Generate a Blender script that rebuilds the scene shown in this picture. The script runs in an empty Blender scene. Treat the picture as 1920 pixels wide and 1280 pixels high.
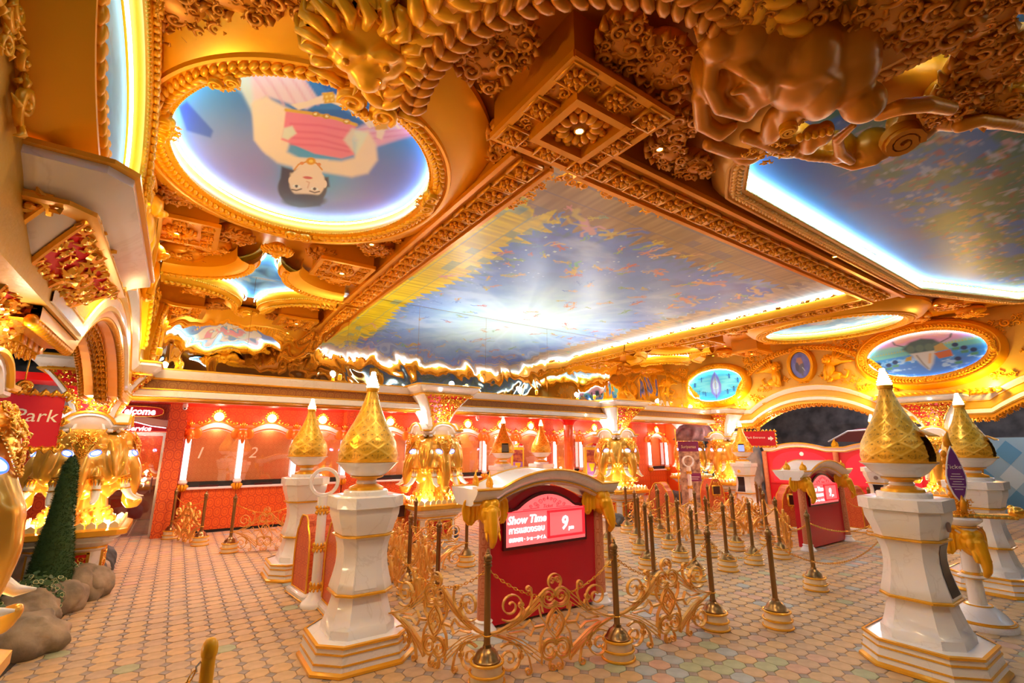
import bpy, bmesh, math, random
import numpy as np
from mathutils import Vector, Matrix, Euler
PI = math.pi
S = bpy.context.scene
COL = S.collection

# ------------------------------------------------------------------ camera
CX, CY, F, HZ, H, VP1X = 960., 640., 885., 838., 1.75, 2270.
_p = math.atan((HZ-CY)/F); _cp, _sp = math.cos(_p), math.sin(_p)
_fw, _up, _rt = np.array([0, _cp, _sp]), np.array([0, -_sp, _cp]), np.array([1., 0, 0])
_d = _rt*(VP1X-CX)/F + _fw - _up*((HZ-CY)/F)
_a = -math.atan2(_d[1], _d[0]); _c, _s = math.cos(_a), math.sin(_a)
_R = np.array([[_c, -_s, 0], [_s, _c, 0], [0, 0, 1]])
RR, FF, UU = _R@_rt, _R@_fw, _R@_up
CAM = np.array([0, 0, H])
cd = bpy.data.cameras.new('camera'); cam = bpy.data.objects.new('camera', cd); COL.objects.link(cam)
cd.sensor_width = 36; cd.lens = F/1920*36; cd.clip_start = .05
M4 = Matrix(((RR[0], UU[0], -FF[0], 0), (RR[1], UU[1], -FF[1], 0), (RR[2], UU[2], -FF[2], H), (0, 0, 0, 1)))
cam.matrix_world = M4
S.camera = cam
# helpers that turn a measured point of the photograph into a place in the room
def ray(px, py): return RR*(px-CX)/F + FF - UU*(py-CY)/F
def onz(px, py, z=0.):
    d = ray(px, py); return CAM + d*((z-H)/d[2])
def onx(px, py, x):
    d = ray(px, py); return CAM + d*x/d[0]
def ony(px, py, y):
    d = ray(px, py); return CAM + d*y/d[1]
def atd(px, py, xy):
    d = ray(px, py); return CAM + d*math.hypot(*xy)/math.hypot(d[0], d[1])
def projn(P):
    v = np.asarray(P, float)-CAM; z = v@FF
    return CX+F*(v@RR)/z, CY-F*(v@UU)/z

# ------------------------------------------------------------------ world, exposure
W = bpy.data.worlds.new('world'); S.world = W; W.use_nodes = True
W.node_tree.nodes['Background'].inputs[0].default_value = (1.0, .86, .70, 1)
W.node_tree.nodes['Background'].inputs[1].default_value = .11
S.view_settings.view_transform = 'Standard'
S.view_settings.look = 'None'
S.view_settings.exposure = 1.0
S.view_settings.gamma = 1
S.view_settings.use_curve_mapping = False

# ------------------------------------------------------------------ materials
MATS = {}
def mat(name, col, rough=.4, metal=0., emit=None, es=0., bump=0., bscale=30., var=0., vscale=4., coat=0., trans=0., col2=None, ior=1.45):
    if name in MATS: return MATS[name]
    m = bpy.data.materials.new(name); m.use_nodes = True
    nt = m.node_tree; b = nt.nodes['Principled BSDF']
    b.inputs['Base Color'].default_value = (*col, 1)
    b.inputs['Roughness'].default_value = rough
    b.inputs['Metallic'].default_value = metal
    b.inputs['IOR'].default_value = ior
    if coat: b.inputs['Coat Weight'].default_value = coat
    if trans: b.inputs['Transmission Weight'].default_value = trans
    if emit:
        b.inputs['Emission Color'].default_value = (*emit, 1); b.inputs['Emission Strength'].default_value = es
    if bump or var:
        tc = nt.nodes.new('ShaderNodeTexCoord')
    if bump:
        n = nt.nodes.new('ShaderNodeTexNoise'); n.inputs['Scale'].default_value = bscale; n.inputs['Detail'].default_value = 4
        nt.links.new(tc.outputs['Object'], n.inputs['Vector'])
        bp = nt.nodes.new('ShaderNodeBump'); bp.inputs['Strength'].default_value = bump; bp.inputs['Distance'].default_value = .02
        nt.links.new(n.outputs[0], bp.inputs['Height']); nt.links.new(bp.outputs[0], b.inputs['Normal'])
    if var:
        n2 = nt.nodes.new('ShaderNodeTexNoise'); n2.inputs['Scale'].default_value = vscale; n2.inputs['Detail'].default_value = 5
        nt.links.new(tc.outputs['Object'], n2.inputs['Vector'])
        cr = nt.nodes.new('ShaderNodeValToRGB')
        c2 = col2 or tuple(c*(1-var) for c in col)
        cr.color_ramp.elements[0].position = .35; cr.color_ramp.elements[1].position = .65
        cr.color_ramp.elements[0].color = (*c2, 1); cr.color_ramp.elements[1].color = (*col, 1)
        nt.links.new(n2.outputs[0], cr.inputs[0]); nt.links.new(cr.outputs[0], b.inputs['Base Color'])
    MATS[name] = m
    return m
def emis(name, col, st):
    return mat(name, col, .5, 0, col, st)
def damask(name, base, line, k=6., kz=5., rough=.4):
    # staggered ogee lattice wallpaper
    if name in MATS: return MATS[name]
    m = mat(name, base, rough); nt = m.node_tree; b = nt.nodes['Principled BSDF']
    tc = nt.nodes.new('ShaderNodeTexCoord'); sx = nt.nodes.new('ShaderNodeSeparateXYZ'); nt.links.new(tc.outputs['Object'], sx.inputs[0])
    def mth(op, a, b2=None):
        n = nt.nodes.new('ShaderNodeMath'); n.operation = op
        for i, v in enumerate((a, b2)):
            if v is None: continue
            if isinstance(v, (int, float)): n.inputs[i].default_value = v
            else: nt.links.new(v, n.inputs[i])
        return n.outputs[0]
    u = mth('MULTIPLY', mth('ADD', sx.outputs[0], sx.outputs[1]), k*PI)
    w = mth('MULTIPLY', sx.outputs[2], kz*PI)
    v = mth('MULTIPLY', mth('COSINE', u), mth('COSINE', w))
    v2 = mth('ABSOLUTE', v)
    ring = mth('LESS_THAN', mth('ABSOLUTE', mth('SUBTRACT', v2, .16)), .08)
    ring2 = mth('LESS_THAN', mth('ABSOLUTE', mth('SUBTRACT', v2, .72)), .05)
    r = mth('MAXIMUM', ring, ring2)
    mx = nt.nodes.new('ShaderNodeMix'); mx.data_type = 'RGBA'
    nt.links.new(r, mx.inputs[0]); mx.inputs[6].default_value = (*base, 1); mx.inputs[7].default_value = (*line, 1)
    nt.links.new(mx.outputs[2], b.inputs['Base Color'])
    return m
def marble(name, col, vein, rough=.2):
    if name in MATS: return MATS[name]
    m = mat(name, col, rough); nt = m.node_tree; b = nt.nodes['Principled BSDF']
    tc = nt.nodes.new('ShaderNodeTexCoord')
    n = nt.nodes.new('ShaderNodeTexNoise'); n.inputs['Scale'].default_value = 2.2; n.inputs['Detail'].default_value = 6; n.inputs['Distortion'].default_value = 1.2
    nt.links.new(tc.outputs['Object'], n.inputs['Vector'])
    cr = nt.nodes.new('ShaderNodeValToRGB'); e = cr.color_ramp.elements
    e[0].position = .485; e[0].color = (*col, 1); e[1].position = .515; e[1].color = (*col, 1)
    x = e.new(.5); x.color = (*vein, 1)
    nt.links.new(n.outputs[0], cr.inputs[0]); nt.links.new(cr.outputs[0], b.inputs['Base Color'])
    b.inputs['Coat Weight'].default_value = .3
    return m

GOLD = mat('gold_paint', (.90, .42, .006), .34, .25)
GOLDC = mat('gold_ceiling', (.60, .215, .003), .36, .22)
GOLDR = mat('gold_relief', (.78, .31, .005), .32, .32)
TRIM = mat('gold_trim', (.88, .43, .03), .25, .35)
LEAF = mat('gilded_metal', (.95, .50, .06), .22, .75)
SCROLL = mat('gilded_scroll', (.88, .48, .10), .3, .45)
BRONZE = mat('aged_bronze', (.30, .17, .06), .28, .85)
WHITE = marble('white_marble', (.87, .84, .83), (.79, .75, .73))
CREAM = mat('cream_paint', (.86, .72, .50), .35)
RED = mat('red_lacquer', (.55, .004, .02), .25)
REDS = mat('red_satin', (.68, .006, .02), .4)
BLACK = mat('black_gap', (.012, .010, .010), .5)
DARK = mat('dark_maroon', (.09, .006, .012), .4)
NEON = emis('neon_tube', (.55, .85, 1.0), 13.)
NEONB = emis('neon_bright', (.52, .84, 1.0), 20.)
NEONW = emis('white_tube', (1., .97, .92), 10.)
LAMP = emis('lamp_lens', (1., .86, .62), 30.)
ROCK = mat('boulder', (.40, .30, .20), .85, 0, bump=.6, bscale=9, var=.5, vscale=5)
ROCKG = mat('grey_rock', (.17, .165, .17), .85, 0, bump=.8, bscale=6, var=.6, vscale=3)
CAVE = mat('cave_rock', (.16, .15, .15), .9, 0, bump=1., bscale=3, var=.6, vscale=2)

SOFT = ('carving', 'carved_border', 'carved_edge', 'leaf_moulding', 'bead_rim', 'relief_scrolls', 'centre_flower', 'mane_curls', 'gold_sprays', 'carved_boss', 'headdress', 'rosette', 'soffit_rosette', 'winged_lion', 'lamp_surround', 'column_bracket', 'gilt_collar', 'tusk', 'tusks', 'chain', 'gilt_spine', 'elephant_bracket', 'fangs', 'stem', 'gilt_frame', 'cartouche', 'flame_finial')
# ------------------------------------------------------------------ mesh builder
class MB:
    def __init__(s): s.v = []; s.f = []; s.mi = []
    def add(s, vs, fs, mi=0):
        o = len(s.v); s.v += [tuple(map(float, p)) for p in vs]; s.f += [tuple(i+o for i in f) for f in fs]; s.mi += [mi]*len(fs); return s
    def box(s, x0, y0, z0, x1, y1, z1, mi=0):
        return s.add([(x0,y0,z0),(x1,y0,z0),(x1,y1,z0),(x0,y1,z0),(x0,y0,z1),(x1,y0,z1),(x1,y1,z1),(x0,y1,z1)],
                     [(0,3,2,1),(4,5,6,7),(0,1,5,4),(1,2,6,5),(2,3,7,6),(3,0,4,7)], mi)
    def bbox(s, x0, y0, z0, x1, y1, z1, b=.01, mi=0):   # chamfered along vertical and top edges
        pl = [(x0+b,y0),(x1-b,y0),(x1,y0+b),(x1,y1-b),(x1-b,y1),(x0+b,y1),(x0,y1-b),(x0,y0+b)]
        cx, cy = (x0+x1)/2, (y0+y1)/2
        def sc(k): return [(cx+(p[0]-cx)*k[0], cy+(p[1]-cy)*k[1]) for p in pl]
        kx = 1-2*b/max(1e-6, (x1-x0)); ky = 1-2*b/max(1e-6, (y1-y0))
        return s.loft([(sc((kx,ky)), z0), (pl, z0+b), (pl, z1-b), (sc((kx,ky)), z1)], mi)
    def loft(s, rings, mi=0, caps=True):    # rings: list of (list of xy, z) or list of 3D rings
        vs = []; n = None; R = []
        for r in rings:
            if isinstance(r, tuple) and len(r) == 2 and not isinstance(r[1], (tuple, list, np.ndarray)): pts = [(p[0], p[1], r[1]) for p in r[0]]
            else: pts = [tuple(p) for p in r]
            n = len(pts); R.append(pts)
        vs = [p for r in R for p in r]; fs = []
        for i in range(len(R)-1):
            for j in range(n):
                k = (j+1) % n; fs.append((i*n+j, i*n+k, (i+1)*n+k, (i+1)*n+j))
        if caps: fs.append(tuple(reversed(range(n)))); fs.append(tuple((len(R)-1)*n+j for j in range(n)))
        return s.add(vs, fs, mi)
    def lathe(s, prof, seg=24, c=(0,0,0), mi=0, a0=0., a1=2*PI, caps=True):
        full = abs(a1-a0-2*PI) < 1e-6; m = seg if full else seg+1
        vs = []; fs = []
        for r, z in prof:
            for j in range(m):
                a = a0+(a1-a0)*j/seg; vs.append((c[0]+r*math.cos(a), c[1]+r*math.sin(a), c[2]+z))
        for i in range(len(prof)-1):
            for j in range(seg):
                k = (j+1) % m; fs.append((i*m+j, i*m+k, (i+1)*m+k, (i+1)*m+j))
        if caps and full: fs.append(tuple(reversed(range(m)))); fs.append(tuple((len(prof)-1)*m+j for j in range(m)))
        return s.add(vs, fs, mi)
    def tube(s, pts, r, seg=6, mi=0, closed=False, caps=True, flat=None):
        P = [np.array(p, float) for p in pts]; n = len(P)
        rs = r if hasattr(r, '__len__') else [r]*n
        vs = []; fs = []; prev = None
        for i in range(n):
            if closed: t = P[(i+1) % n]-P[i-1]
            else: t = P[min(i+1, n-1)]-P[max(i-1, 0)]
            L = np.linalg.norm(t); t = t/L if L > 1e-9 else np.array([0,0,1.])
            if prev is None:
                h = np.array([0,0,1.]) if abs(t[2]) < .9 else np.array([1.,0,0])
                if flat is not None: h = np.array(flat, float)
                a = h-t*(h@t); a /= np.linalg.norm(a)
            else:
                a = prev-t*(prev@t); a /= max(1e-9, np.linalg.norm(a))
            prev = a; b = np.cross(t, a)
            for j in range(seg):
                q = 2*PI*j/seg; vs.append(P[i]+(a*math.cos(q)+b*math.sin(q))*rs[i])
        m = n if closed else n-1
        for i in range(m):
            i2 = (i+1) % n
            for j in range(seg):
                k = (j+1) % seg; fs.append((i*seg+j, i*seg+k, i2*seg+k, i2*seg+j))
        if caps and not closed: fs.append(tuple(reversed(range(seg)))); fs.append(tuple((n-1)*seg+j for j in range(seg)))
        return s.add(vs, fs, mi)
    def band(s, pts, O, U, V, N, th=.008, dp=.03, mi=0):   # flat bar bent in a plane: pts (u,v)
        P = [np.array(p, float) for p in pts]; n = len(P); O, U, V, N = [np.array(q, float) for q in (O, U, V, N)]
        vs = []; fs = []
        for i in range(n):
            t = P[min(i+1, n-1)]-P[max(i-1, 0)]; t = t/max(1e-9, np.linalg.norm(t)); q = np.array([-t[1], t[0]])
            for a, b in ((-1,-1),(1,-1),(1,1),(-1,1)):
                p = P[i]+q*a*th/2; vs.append(O+U*p[0]+V*p[1]+N*b*dp/2)
        for i in range(n-1):
            for j in range(4):
                k = (j+1) % 4; fs.append((i*4+j, i*4+k, (i+1)*4+k, (i+1)*4+j))
        fs.append((3,2,1,0)); fs.append(tuple((n-1)*4+j for j in range(4)))
        return s.add(vs, fs, mi)
    def ell(s, c, r, seg=10, rings=6, mi=0, M=None):
        vs = []; fs = []
        for i in range(1, rings):
            p = PI*i/rings
            for j in range(seg):
                q = 2*PI*j/seg; vs.append((r[0]*math.sin(p)*math.cos(q), r[1]*math.sin(p)*math.sin(q), r[2]*math.cos(p)))
        vs += [(0,0,r[2]), (0,0,-r[2])]; T = len(vs)-2; B = T+1
        for i in range(rings-2):
            for j in range(seg):
                k = (j+1) % seg; fs.append((i*seg+j, (i+1)*seg+j, (i+1)*seg+k, i*seg+k))
        for j in range(seg):
            k = (j+1) % seg; fs.append((T, j, k)); fs.append((B, (rings-2)*seg+k, (rings-2)*seg+j))
        if M is not None: vs = [tuple(M@Vector(v)) for v in vs]
        return s.add([(v[0]+c[0], v[1]+c[1], v[2]+c[2]) for v in vs], fs, mi)
    def prism(s, poly, O, U, V, N, d0, d1, mi=0):   # polygon (u,v) extruded along N
        O, U, V, N = [np.array(q, float) for q in (O, U, V, N)]
        n = len(poly); vs = [O+U*p[0]+V*p[1]+N*d for d in (d0, d1) for p in poly]
        fs = [tuple(reversed(range(n))), tuple(n+j for j in range(n))]+[(j, (j+1) % n, n+(j+1) % n, n+j) for j in range(n)]
        return s.add(vs, fs, mi)
    def sweep(s, path, nrm, prof, mi=0, closed=False):  # prof: (out, up) added to each path point; nrm per point
        n = len(path); m = len(prof); vs = []; fs = []
        for i in range(n):
            p = np.array(path[i], float); q = np.array(nrm[i], float)
            for o, u in prof: vs.append(p+q*o+np.array([0,0,u]))
        for i in range(n if closed else n-1):
            for j in range(m-1):
                fs.append((i*m+j, ((i+1) % n)*m+j, ((i+1) % n)*m+j+1, i*m+j+1))
        return s.add(vs, fs, mi)
    def mesh(s, name, mats, smooth=True, fix=True):
        me = bpy.data.meshes.new(name); me.from_pydata(s.v, [], s.f)
        for m in (mats if isinstance(mats, (list, tuple)) else [mats]): me.materials.append(m)
        if max(s.mi or [0]): me.polygons.foreach_set('material_index', s.mi)
        if fix:
            bm = bmesh.new(); bm.from_mesh(me); bmesh.ops.recalc_face_normals(bm, faces=bm.faces); bm.to_mesh(me); bm.free()
        if smooth:
            soft = name.split('.')[0] in SOFT
            me.polygons.foreach_set('use_smooth', [True]*len(me.polygons)); 
            if not soft: me.set_sharp_from_angle(angle=math.radians(38))
        me.update(); return me
    def build(s, name, mats, parent=None, smooth=True, fix=True):
        return link(name, s.mesh(name, mats, smooth, fix), parent)
def link(name, me, parent=None, loc=None, rz=None, M=None):
    o = bpy.data.objects.new(name, me); COL.objects.link(o)
    if parent is not None: o.parent = parent
    if loc is not None: o.location = loc
    if rz is not None: o.rotation_euler = (0, 0, rz)
    if M is not None: o.matrix_local = M
    return o
def tag(o, label=None, cat=None, group=None, kind=None):
    if label: o['label'] = label
    if cat: o['category'] = cat
    if group: o['group'] = group
    if kind: o['kind'] = kind
    return o
def thing(name, label, cat, loc=(0,0,0), rz=0., group=None):
    o = bpy.data.objects.new(name, None); COL.objects.link(o); o.location = loc; o.rotation_euler = (0,0,rz); o.empty_display_size = .1
    return tag(o, label, cat, group)
def copy_tree(o, parent=None):
    c = o.copy(); COL.objects.link(c)
    if parent is not None: c.parent = parent
    for ch in list(o.children): copy_tree(ch, c)
    return c
def remesh(mb, voxel=.02, smooth=6, sf=.5):
    me = mb.mesh('tmp', GOLD, False); o = link('tmp', me)
    r = o.modifiers.new('r', 'REMESH'); r.mode = 'VOXEL'; r.voxel_size = voxel
    sm = o.modifiers.new('s', 'SMOOTH'); sm.factor = sf; sm.iterations = smooth
    dg = bpy.context.evaluated_depsgraph_get(); out = bpy.data.meshes.new_from_object(o.evaluated_get(dg))
    bpy.data.objects.remove(o); bpy.data.meshes.remove(me)
    out.polygons.foreach_set('use_smooth', [True]*len(out.polygons))
    return out
def setmat(me, m):
    me.materials.clear(); me.materials.append(m); return me
def text(name, body, size, M, m, parent, ext=.002, shear=0., align='CENTER', bold=0., sx=1.):
    cu = bpy.data.curves.new(name, 'FONT'); cu.body = body; cu.size = size; cu.extrude = ext; cu.shear = shear
    cu.align_x = align; cu.align_y = 'CENTER'; cu.offset = bold; cu.resolution_u = 2; cu.space_character = 1.
    o = link('tmp', cu); dg = bpy.context.evaluated_depsgraph_get(); me = bpy.data.meshes.new_from_object(o.evaluated_get(dg))
    bpy.data.objects.remove(o)
    me.materials.clear(); me.materials.append(m)
    t = link(name, me, parent); t.matrix_local = M @ Matrix.Scale(sx, 4, (1,0,0)); return t
def frame(O, X, Y):   # 4x4 with x axis X, y axis Y
    X = Vector(X).normalized(); Y = Vector(Y).normalized(); Z = X.cross(Y)
    return Matrix(((X[0],Y[0],Z[0],O[0]),(X[1],Y[1],Z[1],O[1]),(X[2],Y[2],Z[2],O[2]),(0,0,0,1)))
def light(name, kind, loc, e, col=(1,.85,.65), r=.05, parent=None, target=None, spot=None, blend=.6):
    d = bpy.data.lights.new(name, kind); d.energy = e; d.color = col
    if kind in ('POINT', 'SPOT'): d.shadow_soft_size = r
    if kind == 'SPOT': d.spot_size = spot or 2.; d.spot_blend = blend
    o = bpy.data.objects.new(name, d); COL.objects.link(o); o.location = loc
    if target is not None: o.rotation_euler = (Vector(target)-Vector(loc)).to_track_quat('-Z', 'Y').to_euler()
    if parent is not None: o.parent = parent
    return o

# ------------------------------------------------------------------ ornament
def spiral(cx, cy, r0, r1, a0, turns, n=22):
    return [(cx+(r0+(r1-r0)*t)*math.cos(a0+2*PI*turns*t), cy+(r0+(r1-r0)*t)*math.sin(a0+2*PI*turns*t)) for t in [i/(n-1) for i in range(n)]]
def scrollwork(mb, O, U, V, N, w, h, count=10, size=.1, seed=1, shape='rect', mirror=True, lift=.015, seg=5, th=.16, mi=0, inside=None):
    """carved rinceaux: tapering spirals with leaf lobes laid over a plane patch (half size w,h)"""
    rnd = random.Random(seed); O, U, V, N = [np.array(q, float) for q in (O, U, V, N)]
    done = []; tries = 0
    while len(done) < count and tries < count*40:
        tries += 1
        u = rnd.uniform(.08 if mirror else -1, 1)*w; v = rnd.uniform(-1, 1)*h
        sz = size*rnd.uniform(.55, 1.1)
        if shape == 'ell' and (u/w)**2+(v/h)**2 > .8: continue
        if inside and not inside(u, v): continue
        if shape == 'rect' and (abs(u)+sz*.5 > w or abs(v)+sz*.5 > h): continue
        if any((u-a)**2+(v-b)**2 < (.62*(sz+c))**2*.8 for a, b, c in done): continue
        done.append((u, v, sz))
        a0 = rnd.uniform(0, 2*PI); d = rnd.choice((-1, 1)); tn = rnd.uniform(1.1, 1.5)
        pts = spiral(u, v, sz*.62, sz*.08, a0, d*tn, 15)
        k = sz*th
        for mx in ((1, -1) if mirror else (1,)):
            P = [O+U*p[0]*mx+V*p[1]+N*(lift+k*.6*math.sin(PI*min(1, i/13.))) for i, p in enumerate(pts)]
            mb.tube(P, [k*(.35+.65*math.sin(PI*min(1, .12+i/14.))) for i in range(15)], seg, mi)
            for q in range(4):      # leaf lobes springing off the outer turn
                i = 1+q*2; p = np.array(pts[i]); c = np.array((u, v)); dr = (p-c)/max(1e-6, np.linalg.norm(p-c))
                tdir = np.array((-dr[1], dr[0]))*d
                e = p+dr*sz*.42+tdir*sz*.25; m_ = p+dr*sz*.28
                mb.tube([O+U*x[0]*mx+V*x[1]+N*(lift+z) for x, z in ((p, k*.3), (m_, k*.9), (e, k*.15))], [k*.55, k*.75, k*.12], 4, mi)
            P0 = O+U*pts[-1][0]*mx+V*pts[-1][1]+N*(lift+k*.8)
            mb.ell(P0, (k*.95,)*3, 6, 4, mi)
    return mb
def rosette_mesh(name, r=.12, m=None, petals=8, sq=True):
    mb = MB()
    if sq:
        mb.box(-r*1.1, -r*1.1, 0, r*1.1, r*1.1, -.02)
        for a, b in ((1,0),(-1,0),(0,1),(0,-1)):
            mb.box(a*r*1.1-(r*.08 if a else r*1.18), b*r*1.1-(r*.08 if b else r*1.18), 0, a*r*1.1+(r*.08 if a else r*1.18), b*r*1.1+(r*.08 if b else r*1.18), -.045)
    for i in range(petals):
        a = 2*PI*i/petals
        M = Matrix.Rotation(a, 3, 'Z')
        c = M@Vector((r*.58, 0, -.045))
        mb.ell(c, (r*.36, r*.22, .03), 8, 5, M=M)
        c2 = M@Vector((r*.75, 0, -.065)); mb.ell(c2, (r*.12, r*.14, .02), 6, 4, M=M)
    mb.ell((0,0,-.06), (r*.24, r*.24, .035), 8, 5)
    return mb.mesh(name, m or GOLDR)
# ------------------------------------------------------------------ floor: octagon pavers with small square insets
TP = .172; DX, DY = .316, 5.922      # pitch, one inset centre
BASEM = mat('grout', (.33, .25, .18), .9)
TILEM = [mat('paver_tan', (.60, .40, .22), .55, var=.18, vscale=9), mat('paver_ochre', (.64, .41, .20), .55, var=.2, vscale=9),
         mat('paver_sand', (.55, .38, .24), .6, var=.2, vscale=9), mat('paver_green', (.44, .45, .27), .6, var=.2, vscale=9),
         mat('paver_pink', (.62, .38, .27), .6, var=.2, vscale=9), mat('paver_blue', (.42, .45, .45), .6, var=.2, vscale=9)]
INSM = mat('paver_inset', (.38, .30, .25), .6, var=.3, vscale=12)
mb = MB().box(-4.6, -7, -.12, 24, 12.75, -.012)
FLOOR = tag(mb.build('floor', BASEM, None, False), 'concrete bed carrying tan octagon pavers with small grey square insets', kind='structure')
_g = .0022; _q = TP/2; _k = .047
OCT = [(_q-_g, -_q+_k), (_q-_g, _q-_k), (_q-_k, _q-_g), (-_q+_k, _q-_g), (-_q+_g, _q-_k), (-_q+_g, -_q+_k), (-_q+_k, -_q+_g), (_q-_k, -_q+_g)]
DOT = [(_k-_g*1.4, 0), (0, _k-_g*1.4), (-_k+_g*1.4, 0), (0, -_k+_g*1.4)]
def paver(poly, m, name):
    mb = MB(); inn = [(x*.95, y*.95) for x, y in poly]
    mb.loft([(poly, -.02), (poly, -.003), (inn, 0.)]); return mb.mesh(name, m, False)
octs = [paver(OCT, m, 'tile') for m in TILEM]; dotm = paver(DOT, INSM, 'inset_tile')
rnd = random.Random(4)
cands = []; dcands = []
for i in range(-14, 124):
    for j in range(-56, 42):
        x, y = DX+TP*i, DY+TP*j
        for kind, (a, b) in ((0, (x+_q, y+_q)), (1, (x, y))):
            if a > 21 or b > 12.7 or a < -2.2 or b < -3.6: continue
            if (np.array([a, b, 0])-CAM)@FF < .4: continue
            px, py = projn((a, b, 0))
            if -700 < px < 2900 and py < 2100: (dcands if kind else cands).append((py+(2000 if -60 < px < 1980 and py < 1300 else 0), a, b, px))
cands.sort(reverse=True); dcands.sort(reverse=True)
def tcol(a, b):
    col = .03
    if (a-3.5)**2/1.3+(b-2.5)**2/.9 < 1.: col = .7
    elif a > 2.2 and b < 6.5: col = .12
    if rnd.random() < col: return rnd.choice((3, 3, 4, 4, 4, 5))
    return rnd.choice((0, 0, 1, 1, 2))
rest = MB(); restd = MB()
for n, (py, a, b, px) in enumerate(cands):
    c = tcol(a, b); dz = rnd.uniform(-.0012, .0012)
    if n < 300 : link('tile', octs[c], FLOOR, (a, b, dz))
    else:
        inn = [(x*.95, y*.95) for x, y in OCT]
        rest.add([(x+a, y+b, -.012) for x, y in OCT]+[(x+a, y+b, dz) for x, y in inn], [(i, (i+1) % 8, 8+(i+1) % 8, 8+i) for i in range(8)]+[tuple(range(8, 16))], c)
for n, (py, a, b, px) in enumerate(dcands):
    if n < 300: link('inset_tile', dotm, FLOOR, (a, b, rnd.uniform(-.002, 0)))
    else:
        inn = [(x*.94, y*.94) for x, y in DOT]
        restd.add([(x+a, y+b, -.012) for x, y in DOT]+[(x+a, y+b, -.001) for x, y in inn], [(i, (i+1) % 4, 4+(i+1) % 4, 4+i) for i in range(4)]+[(4,5,6,7)], 0)
tag(rest.build('paving', TILEM, FLOOR, False, False), kind='stuff')
tag(restd.build('inset_paving', INSM, FLOOR, False, False), kind='stuff')
# dark tiles of the guide-service room
HT = mat('hall_tile', (.085, .05, .045), .2, var=.3, vscale=2)
hall = tag(MB().box(-4.5, 12.76, -.12, .1, 18, -.006).build('floor_hall', mat('hall_grout', (.3, .25, .22), .6), None, False), 'dark brown floor tiles of the guide service room', kind='structure')
tm = MB().bbox(-.29, -.29, -.015, .29, .29, .0, .004).mesh('tile', HT, False)
for i in range(7):
    for j in range(8): link('tile', tm, hall, (-3.9+.6*i, 13.1+.6*j, 0))

# ------------------------------------------------------------------ entablatures (swept along each wall, arching over the passages)
PATB = damask('ogee_band', (.36, .15, .03), (.22, .06, .015), 8, 8)
def entab(name, path, nrm, label):
    """white cornice with gold fillets and a patterned brown frieze; path = foot of the wall face at the cornice top"""
    root = tag(MB().sweep(path, nrm, [(0, .0), (.20, .0), (.20, -.02), (0, -.02)]).build(name, TRIM), label, kind='structure')
    def p(nm, prof, m): MB().sweep(path, nrm, prof).build(nm, m, root)
    p('cornice', [(.19, -.02), (.18, -.06), (.13, -.11), (.12, -.135)], WHITE)
    p('fillet', [(.12, -.135), (.135, -.142), (.125, -.16), (.09, -.165)], TRIM)
    p('frieze', [(.09, -.165), (.085, -.285)], PATB)
    p('fillet', [(.085, -.285), (.125, -.29), (.125, -.305), (.11, -.31)], TRIM)
    p('architrave', [(.11, -.31), (.13, -.33), (.13, -.40), (.09, -.41)], WHITE)
    p('fillet', [(.09, -.41), (.10, -.415), (.10, -.43), (-.2, -.43)], TRIM)
    p('soffit', [(-.2, -.43), (-.2, 0), (0, 0)], WHITE)
    return root
ZC = 2.87
XW0, XW1, YW = -.62, 14.1, 8.75       # left wall, right wall, mirror wall
E_POS = dict(e0=(-1.15, 3.2), e1=(-.98, 8.62), e2=(4.10, 8.58), e3=(9.15, 8.58), e4=(13.85, 8.50), e5=(14.15, 3.45), e6=(15.2, 10.7))
entab('trim_1', [(XW0, YW-.12, ZC), (XW1, YW-.12, ZC)], [(0,-1,0)]*2, 'white and gold entablature under the mirrored wall')
def archpath(x, ys, n=22, rise=.55):
    out = []
    for y0, y1 in zip(ys[:-1], ys[1:]):
        s = .95 if y1 > y0 else -.95
        a, b = y0+s, y1-s
        out += [(x, y0, ZC)]
        for i in range(n+1):
            t = i/n; out.append((x, a+(b-a)*t, ZC+rise*(1-abs(2*t-1)**2.2)))
    out.append((x, ys[-1], ZC)); return out
pr = archpath(XW1+.12, [YW-.1, 3.45, -1.8]); entab('trim_2', pr, [(-1,0,0)]*len(pr), 'white and gold entablature arching over the passages of the right wall')
pl = archpath(XW0-.12, [YW-.1, 3.2]); entab('trim_3', pl, [(1,0,0)]*len(pl), 'white and gold entablature arching over the left passage')

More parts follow.
